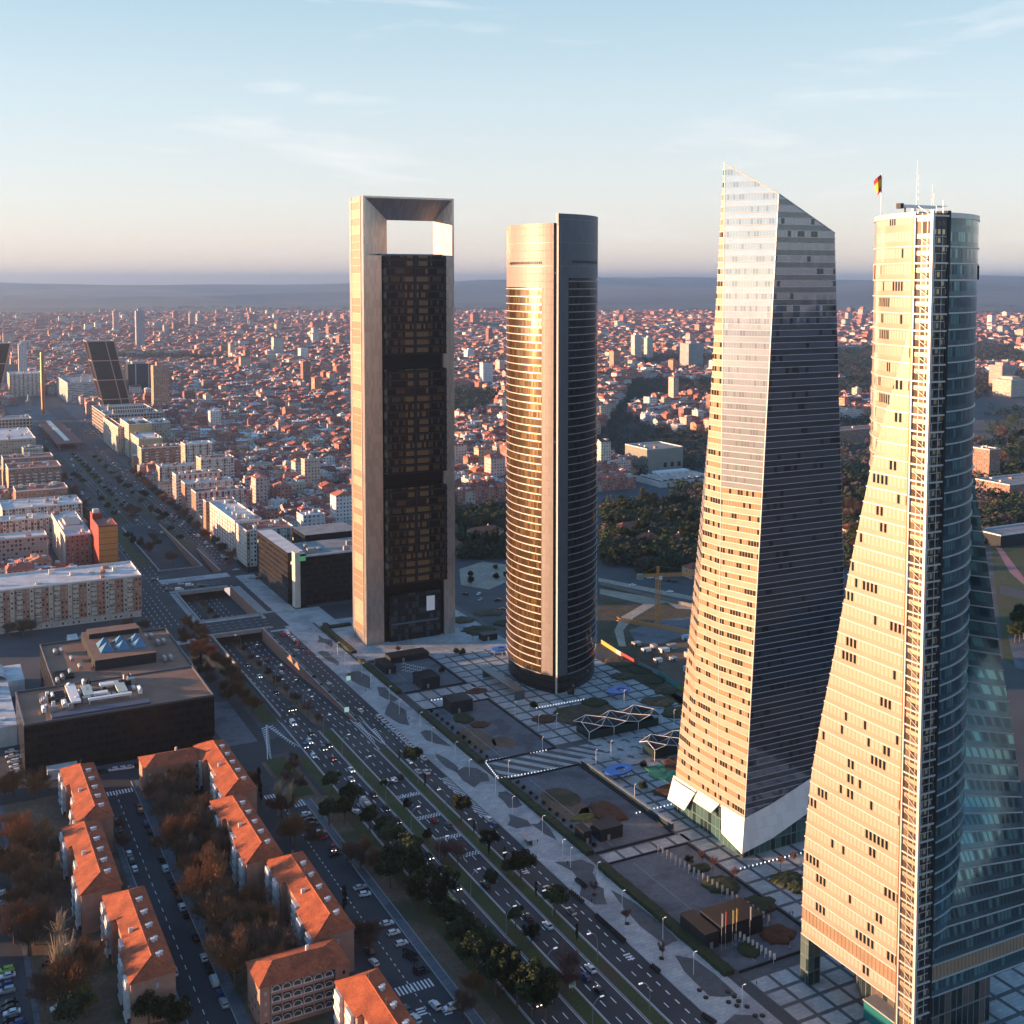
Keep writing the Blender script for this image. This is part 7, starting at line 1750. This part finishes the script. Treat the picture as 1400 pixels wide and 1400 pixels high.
cars('a2',[(535,100,'r','hatchback'),(625,130,'g'),(880,510,'k'),(1130,725,'k'),(1255,775,'w','saloon'),(1170,830,'b')],'on the right carriageway',0,RL)
cars('z7',[(175,985,'w','saloon'),(150,1030,'b'),(265,1095,'k')],'low on the right carriageway',0,RL)
sv_='on the service road beside the pavement'
cars('z5',[(585,655,'w')],sv_,0,(184,)); cars('z6',[(288,1083,'w','hatchback'),(318,1112,'b')],sv_,0,(188.8,),False); cars('a2',[(1215,553,'w','hatchback'),(1385,690,'g')],sv_,0,(184,)); cars('z7',[(85,665,'w')],sv_,0,(184,))
cars('z5',[(715,695,'w','saloon'),(752,727,'w','saloon'),(788,760,'w','saloon'),(820,790,'w','saloon'),(852,818,'w','saloon'),(887,850,'w','saloon'),(922,882,'w','saloon'),(955,915,'w','saloon'),(995,945,'w','saloon'),(1025,978,'w','saloon')],'waiting in the taxi rank beside the pavement',0,(189.0,),False)
cars('z5',[(960,1075,'w','saloon'),(1015,1078,'w','saloon')],'just passing the taxi rank',0,None,True)
cars('z5',[(45,135,'r'),(93,120,'w','van'),(118,135,'w'),(140,155,'w'),(175,145,'r'),(115,178,'w'),(155,190,'r'),(130,222,'k'),(100,155,'r'),(205,262,'r'),(170,220,'g')],'waiting at the crossing traffic lights',0,(182,185,188),True)
for o_,lk,pc in pending[-11:]:
    pass
# parked cars: nose-in along the parking street
pk='parked nose-in beside the dry grass path'
cars('a1',[(575,525,'w'),(600,560,'k'),(620,590,'k'),(665,640,'w'),(690,670,'r'),(765,780,'k'),(925,990,'s'),(950,1035,'w'),(1075,1225,'w'),(1135,1280,'w'),(1195,1345,'w','hatchback')],pk,-PI/2,(128.2,),False,jit=.12)
cars('a2',[(455,1050,'k'),(490,1055,'k')],pk,-PI/2,(128.2,),False,jit=.1)
cars('a1',[(728,745,'r')],'driving along the parking street',PI*.92,None,True)
cars('a2',[(145,1010,'w'),(10,820,'s'),(120,935,'g'),(535,1285,'w','estate car'),(355,1310,'g'),(410,1370,'w')],'on the near side of the parking street',.15,None,False)
cars('a2',[(640,1297,'w','estate car')],'standing crosswise on the parking street',PI/2,None,False)
cars('a1',[(875,515,'w'),(865,1290,'s')],'on the footpath side of the pines',.5,None,False)
st='at the right kerb between the tiled rows'
cars('a3',[(880,15,'k'),(900,38,'o'),(925,125,'b'),(945,175,'k'),(970,240,'k'),(1025,350,'k'),(1050,412,'w'),(1085,500,'k'),(1110,550,'k'),(1135,610,'k'),(1155,660,'w'),(1180,705,'k'),(1243,855,'k'),(1300,980,'w'),(1335,1045,'k'),(1395,1215,'b'),(1430,1270,'s')],st,0,(72.4,),False)
cars('a3',[(1365,1130,'w','van')],st,0,(72.4,),False)
sl_='at the left kerb between the tiled rows'
cars('a3',[(735,105,'b'),(750,160,'s'),(820,315,'w'),(835,360,'g'),(853,415,'w'),(925,580,'b'),(960,650,'k'),(1010,790,'g'),(1055,905,'w'),(1072,960,'k'),(1110,1070,'w'),(1185,1270,'w')],sl_,0,(62.9,),False)
fl_='parked along the leftmost street'
cars('a3',[(5,570,'w'),(5,635,'s'),(40,1060,'y'),(45,1095,'w'),(40,1150,'b'),(45,1190,'s'),(60,1265,'k'),(60,1300,'k'),(75,1330,'w'),(70,1375,'k'),(110,1395,'b')],fl_,PI/2,None,False,jit=.1)
cars('a3',[(150,140,'s'),(110,195,'k'),(310,1020,'k'),(345,1222,'w'),(400,1212,'s'),(370,1300,'w')],'under the bare trees left of the tiled rows',PI/2,None,False)
cars('z4',[(725,1085,'w','hatchback'),(775,1078,'w'),(820,1072,'w'),(870,1062,'k'),(1240,1075,'s') if False else (640,1100,'k')],'parked in front of the black building',PI/2,None,False)
cars('z4',[(65,970,'w'),(70,1000,'w'),(85,1035,'w'),(92,1065,'w'),(98,1092,'w'),(103,1122,'w'),(135,965,'s'),(138,990,'w'),(138,1015,'s'),(15,820,'w'),(40,868,'s'),(95,800,'b'),(50,905,'k'),(20,730,'w'),(8,690,'k')],'parked left of the black building',PI/2,None,False)
jn='at the road crossing above the rectangular opening'
cars('z3',[(225,200,'s'),(335,195,'s'),(475,205,'k'),(250,232,'g'),(155,165,'k'),(325,232,'w','van'),(395,203,'w','van')],jn,-PI/2,None,True,jit=.06)
cars('z3',[(810,150,'w'),(865,155,'r'),(925,148,'s'),(830,165,'w') if False else (715,95,'w'),(665,45,'r'),(640,10,'w')],'beside the foot of the black glass office block',-PI/2,None,False)
far_='on the avenue beyond the crossing'
cars('z2',[(255,865,'w','van'),(305,915,'w','van'),(348,935,'w'),(420,1003,'w'),(445,1022,'k'),(465,1045,'r'),(120,735,'k'),(95,715,'r'),(133,795,'w'),(160,770,'w')],far_,0,None,True,True)
cars('z1',[(1105,840,'w'),(1055,820,'r'),(1020,808,'w'),(960,685,'r'),(870,595,'s'),(830,575,'w'),(790,540,'w'),(825,560,'r'),(760,510,'k'),(730,500,'r'),(700,470,'w'),(660,440,'k'),(640,410,'w'),(600,370,'r'),(560,350,'w'),(770,370,'w'),(760,345,'s'),(800,420,'k'),(870,415,'w'),(1050,550,'w'),(1210,735,'w'),(1190,760,'k'),(1230,795,'s'),(650,470,'k'),(575,390,'s'),(1110,620,'k'),(940,720,'g'),(860,480,'w')],far_,0,None,True,True)
sq='in the square by the bus station roof'
for i in range(34):
    x=R.uniform(470,720); y=R.uniform(20,170)
    if i%4==0: x,y=R.uniform(250,340),R.uniform(150,240)
    px,py=Zp('z1',[(x,y)])[0]; u,v=gp(px,py,.5)
    if 1495<u<1768 and 148<v<187: continue
    car(R.choice(['hatchback','saloon','bus','van','estate car']) if i%5==0 else 'saloon',R.choice('wrrksw'),u,v,sq,R.uniform(-.5,.5),0,True,True)
for i in range(60):
    u=R.uniform(860,1490); v=R.choice([137,140.5,144,153.5,157,165.5,169,195,199])
    if v in (153.5,157,165.5,169) and u<1010: continue
    car(R.choice(['saloon','hatchback','van']) if i%4 else 'saloon',R.choice('wwskkgr'),u,v,far_,PI if v<150 else 0,0,True,True)
for i in range(14):
    px=R.uniform(628,692); py=R.choice([740,747,752,812,833,820]); u,v=gp(px,py,.5); car('saloon',R.choice('wrks'),u,v,'in the roads between the framed and rounded towers',R.uniform(0,3),0,False,True)
for (px,py,c_) in ((878,789,'w'),(889,790,'w'),(900,791,'w'),(915,794,'k'),(922,795,'k'),(865,800,'w'),(916,809,'w'),(951,814,'r')): u,v=gp(px,py,.5); car('saloon',c_,u,v,'on the back road behind the works site',-PI/2-.3,0,False,True)
print('cars',NCAR[0])
# ---------------------------------------------------------------- motorbikes, lamps, people, furniture
def mb_proto():
    root=bpy.data.objects.new('motorbike',None); C.objects.link(root)
    m=MB(); m.box(-.14,.14,-.45,.35,.55,.85); m.box(-.16,.16,-.85,-.2,.8,.98); m.box(-.1,.1,-.3,.3,.3,.56); m.box(-.2,.2,.35,.5,.6,1.15); m.build('body',M['dark'],root)
    for y in (-.68,.68):
        m=MB(); m.tube((-.06,y,.31),(.06,y,.31),.31,None,10); m.build('wheel',tyre,root)
    m=MB(); m.bar((-.38,.5,1.1),(.38,.5,1.1),.04); m.bar((0,.5,1.1),(0,.68,.35),.05); m.build('handlebar',M['steel'],root)
    m=MB(); m.box(-.2,.2,-1.0,-.72,.95,1.25); m.build('top_box',M['darkpanel'],root); return root
mp_=mb_proto(); first=[True]
def moto(px,py,hd,lb,gr):
    o=mp_ if first[0] else copy_tree(mp_); first[0]=False; u,v=gp(px,py,.4); o.location=W(u,v,.14); o.rotation_euler=(0,0,A+hd); tag(o,lb,'motorbike',gr)
for i in range(9): x,y=Zp('z7',[(112+i*6.5,492+i*5)])[0]; moto(x,y,-1.1,'motorbike in the short row at the head of the nearest hedge pavement','short row of motorbikes')
for i in range(7): x,y=Zp('z7',[(82+i*11,560+i*9)])[0]; moto(x,y,-1.1,'motorbike parked at the kerb beside the umbrella pine','kerbside motorbikes by the umbrella pine')
for i in range(20): x,y=Zp('z7',[(220+i*8.2,690+i*7.3)])[0]; moto(x,y,-1.1,'motorbike in the long kerbside row before the nearest hedge','long kerbside row of motorbikes')
for i in range(5): x,y=Zp('z7',[(525+i*10,965+i*8)])[0]; moto(x,y,-1.1,'motorbike in the small kerbside group past the long row','small kerbside group of motorbikes')
for i in range(7): x,y=Zp('z7',[(805+i*11,1235+i*7)])[0]; moto(x,y,-1.1,'motorbike in the row cut by the bottom edge of the photo','lowest row of motorbikes')
for i in range(10): x,y=Zp('a2',[(345+(i%5)*17,930+(i//5)*35+(i%5)*9)])[0]; moto(x,y,-1.3,'motorbike parked beside the zebra crossing of the parking street','motorbikes by the zebra crossing')
lampw=plain('lamp_glow',(.8,.82,.9),.4,emit=((.85,.92,1.0),.1))
def lamp_proto(curved):
    root=bpy.data.objects.new('street_lamp',None); C.objects.link(root); m=MB()
    if curved:
        h=9.5; m.tube((0,0,0),(0,0,h*.6),.12,.09,6); p=(0,0,h*.6)
        for i in range(1,7): a=i/6*PI/2; q=(2.6*(1-math.cos(a))*1.0,0,h*.6+3.6*math.sin(a)); m.tube(p,q,.08,.07,5); p=q
        m.build('pole',M['steel'],root); m=MB(); m.box(p[0]-.2,p[0]+1.0,-.2,.2,p[2]-.1,p[2]+.14); m.build('lamp_head',lampw,root)
    else:
        m.tube((0,0,0),(0,0,7.0),.1,.07,6); m.bar((0,0,6.9),(.9,0,7.0),.06); m.build('pole',M['whitemetal'],root); m=MB(); m.box(.5,1.2,-.14,.14,6.93,7.07); m.build('lamp_head',lampw,root)
    return root
LP=[lamp_proto(True),lamp_proto(False)]; fu=[True,True]
def lamp(k_,u,v,place,hd=0.0,z=0.0):
    o=LP[k_] if fu[k_] else copy_tree(LP[k_]); fu[k_]=False; o.location=W(u,v,z+.1); o.rotation_euler=(0,0,A+hd); o['category']='street lamp'; pending.append((o,'curved grey street lamp' if k_==0 else 'straight white lamp post',place))
for i in range(13): lamp(0,262+i*26,158.9 if True else 0,'along the green median',PI*.0+.0)
for i in range(7): lamp(0,262+i*28,177.5,'on the strip beside the right carriageway',PI)
for i in range(6): u=535+i*24; lamp(0,u,161.5,'in the underpass road',PI*(i%2),ramp_z(u))
for i in range(20): lamp(1,232+i*19.5,199+2.5*(i%2),'on the pavement beside the plaza',0)
for x,y in Zp('z6',[(405,545),(625,610),(530,620),(735,340),(915,760),(835,810),(1040,1000),(700,1350),(550,740),(370,870),(985,480),(1250,590)]): u,v=gp(x,y); lamp(1,u,v,'on the open plaza',.5)
for i in range(14): lamp(0,860+i*45,191.5,'on the avenue beyond the crossing',PI)
# people
def person_mesh(pose,cl,sk=(.35,.2,.14)):
    me=bpy.data.meshes.new('person'); s=.11 if pose else .06
    V_=[(0,0,.95),(0,0,1.2),(0,0,1.42),(0,0,1.52),(0,0.02,1.64),(0,0.01,1.74),(.1,0,.9),(.11,s,.5),(.12,-s*.5,.08),(.12,-s*.5+.14,.04),(-.1,0,.9),(-.11,-s,.5),(-.12,-s*1.8,.1),(-.12,-s*1.8+.14,.05),(.19,0,1.4),(.24,-s*.6,1.12),(.24,s,.88),(-.19,0,1.4),(-.24,s*.6,1.12),(-.24,s*1.4,.9)]
    E_=[(0,1),(1,2),(2,3),(3,4),(4,5),(0,6),(6,7),(7,8),(8,9),(0,10),(10,11),(11,12),(12,13),(2,14),(14,15),(15,16),(2,17),(17,18),(18,19)]
    r_=[.15,.15,.13,.055,.095,.08,.09,.065,.045,.04,.09,.065,.045,.04,.06,.045,.035,.06,.045,.035]
    me.from_pydata(V_,E_,[]); o=bpy.data.objects.new('p',me); C.objects.link(o); o.modifiers.new('k','SKIN'); o.modifiers.new('s','SUBSURF').levels=1
    for i,x in enumerate(me.skin_vertices[0].data): x.radius=(r_[i],r_[i]*.8); x.use_root=(i==0)
    dg=bpy.context.evaluated_depsgraph_get(); nm=bpy.data.meshes.new_from_object(o.evaluated_get(dg)); bpy.data.objects.remove(o)
    nm.materials.clear(); trm=plain('trousers',(.02,.022,.03),.8) if not bpy.data.materials.get('trousers') else bpy.data.materials['trousers']; skm=bpy.data.materials.get('skin') or plain('skin',sk,.6); hr=bpy.data.materials.get('hair') or plain('hair',(.03,.02,.015),.7)
    for m_ in (cl,trm,skm,hr): nm.materials.append(m_)
    for p in nm.polygons:
        z=p.center.z; p.material_index=1 if z<.93 and abs(p.center.x)<.2 else (3 if z>1.72 or (z>1.6 and p.center.y<-.02) else (2 if z>1.5 or (z<.95) else 0))
    return nm
coats=[('black',plain('black_coat',(.015,.015,.018),.8)),('dark blue',plain('blue_coat',(.03,.05,.12),.8)),('red',plain('red_coat',(.3,.03,.03),.8)),('beige',plain('beige_coat',(.4,.32,.24),.8))]
pm={(c,p):person_mesh(p,m_) for c,m_ in coats for p in (0,1)}
for x,y in Zp('z5',[(850,665),(910,655),(895,722),(225,110),(262,125),(345,205),(365,270),(370,290),(1055,795),(600,530),(330,228),(300,205),(440,200),(540,300)])+Zp('z6',[(228,855),(685,1335),(525,1220),(245,430),(165,860),(490,770),(905,400),(1080,655),(82,380)])+Zp('z7',[(65,412),(215,480),(195,620),(1055,440),(1097,1075),(1280,690),(1295,690),(590,935),(1280,880)]):
    c,_=R.choice(coats); p=R.choice((0,1)); o=bpy.data.objects.new('person',pm[(c,p)]); C.objects.link(o); u,v=gp(x,y); o.location=W(u,v,.12); o.rotation_euler=(0,0,R.uniform(0,6.28)); o['category']='person'
    pending.append((o,'person in a %s coat %s'%(c,'walking' if p else 'standing'),'on the pavement' if v<207 else 'on the plaza'))
# bus shelter, road signs, planters
def shelter(px,py,lb):
    u,v=gp(px,py); t=thing('bus_shelter',u,v,lb,'bus shelter'); m=MB(); m.box(-1,1,-3,3,2.3,2.45); m.build('roof',M['steel'],t); m=MB(); m.box(.85,.95,-3,3,.2,2.3); m.build('back_panel',plain('shelter_glass_'+str(int(u)),(.06,.1,.11),.1,.2),t)
    for y in (-2.9,2.9): m=MB(); m.tube((.9,y,0),(.9,y,2.3),.06,None,6); m.build('post',M['steel'],t)
    m=MB(); m.box(.3,.7,-2,2,.4,.5); m.build('bench',M['steel'],t)
shelter(*Zp('z6',[(465,1220)])[0],'grey bus shelter on the pavement beside the service road'); shelter(*Zp('z5',[(470,420)])[0],'bus shelter on the pavement below the framed tower')
for i,(z_,x,y) in enumerate([('z5',470,655),('z5',482,440),('a2',582,235),('z7',90,1065)]):
    px,py=Zp(z_,[(x,y)])[0]; u,v=gp(px,py,2.2); t=thing('advertising_panel',u,v,['lit advertising panel at the tip of the underpass strip','lit advertising panel on the pavement below the framed tower','small pale sign panel on the median by the chequered road markings','pale sign panel on the median near the bottom of the photo'][i],'sign'); m=MB(); m.tube((0,0,0),(0,0,1.4),.12,None,6); m.build('post',M['steel'],t); m=MB(); m.box(-1.1,1.1,-.12,.12,1.4,3.6); m.build('panel',plain('sign_face_%d'%i,(.35,.5,.45),.5,emit=((.5,.8,.7),.12) if i<2 else None),t)
for x,y in Zp('z7',[(785,1100),(820,1140),(940,1110),(975,1135),(945,1165),(990,1185),(1045,1190),(1090,1240),(1130,1240),(1000,1160),(210,575),(390,735),(578,925)]):
    u,v=gp(x,y); t=thing('planter_bench',u,v,'small round dark planter bench on the pale pavement near the nearest hedge','bench','planter benches on the pavement'); m=MB(); m.tube((0,0,0),(0,0,.45),.7,.8,10); m.build('seat',M['darkpanel'],t); m=MB(); m.tube((0,0,.45),(0,0,.6),.55,.5,8); m.build('soil',M['scrub'],t)
cft=[(gp(*Zp('z5',[(860+(i%6)*27,345+(i//6)*22+(i%6)*6)])[0])) for i in range(18)]
for (u,v) in cft:
    t=thing('cafe_table',u,v,'white café table with chairs on the terrace left of the rounded tower','table','white café tables on the terrace'); m=MB(); m.tube((0,0,.7),(0,0,.76),.5,None,10); m.build('table_top',M['whitemetal'],t); m=MB(); m.tube((0,0,0),(0,0,.7),.06,None,6); m.build('leg',M['whitemetal'],t)
    for s in (-1,1): m=MB(); m.box(s*.95-.22,s*.95+.22,-.22,.22,.42,.48); m.box(s*1.14-.03,s*1.14+.03,-.22,.22,.48,.95); m.build('chair_attached' if False else 'seat',M['whitemetal'],t)
# ---------------------------------------------------------------- labels: place by place, counted from the bottom of the photo
ORD=['nearest','second','third','fourth','fifth','sixth','seventh','eighth','ninth','tenth','eleventh','twelfth','thirteenth','fourteenth','fifteenth','sixteenth','seventeenth','eighteenth','nineteenth','twentieth']
TENS={2:'twenty',3:'thirty',4:'forty'}
def ordw(i):
    if i<20: return ORD[i]
    n=i+1; d=n%10; return ('%s-%s'%({2:'twenty',3:'thirty',4:'forty',5:'fifty',6:'sixty'}[n//10],'first' if d==1 else ORD[d-1])) if d else {20:'twentieth',30:'thirtieth',40:'fortieth',50:'fiftieth',60:'sixtieth'}[n]
from collections import defaultdict
def where(o):
    p=o.location; zz=p.z+1-HC; dep=p.y*math.cos(TH)-zz*math.sin(TH); up=p.y*math.sin(TH)+zz*math.cos(TH); return (700+F*p.x/dep,PY-F*up/dep)
gr=defaultdict(list)
for o,look,place in pending: gr[(look,place)].append(o)
pl_=defaultdict(int)
for (look,place),l in gr.items():
    l.sort(key=lambda o:-where(o)[1])
    for i,o in enumerate(l):
        if len(l)==1: s='the only '+look+' '+place if len((look+place).split())<12 else look+' '+place
        else: s=(look+' '+place+', '+(ordw(i).replace('nearest','first') if i else 'nearest')+(' from camera' if i else ' camera'))
        o['label']=s
        base='trees ' if o.get('category') in ('tree','shrub') else {'car':'vehicles ','van':'vehicles ','bus':'vehicles ','person':'people ','street lamp':'street lamps '}.get(o['category'],'')
        o['group']=base+place
g2=defaultdict(list)
for t,(lk,zn),x,y in ncity: g2[(lk,zn)].append((t,x,y))
for (lk,zn),l in g2.items():
    l.sort(key=lambda q:-q[2])
    for i,(t,x,y) in enumerate(l):
        t['label']=lk+' '+zn+('' if len(l)==1 else ', '+(ordw(i)+' from camera' if i else 'nearest camera')); t['group']='dense city houses '+zn
bad=[o for o in sc.objects if o.parent is None and o.get('label') and not 4<=len(o['label'].split())<=16]
for o in bad: print('LEN',len(o['label'].split()),o.name,o['label'])
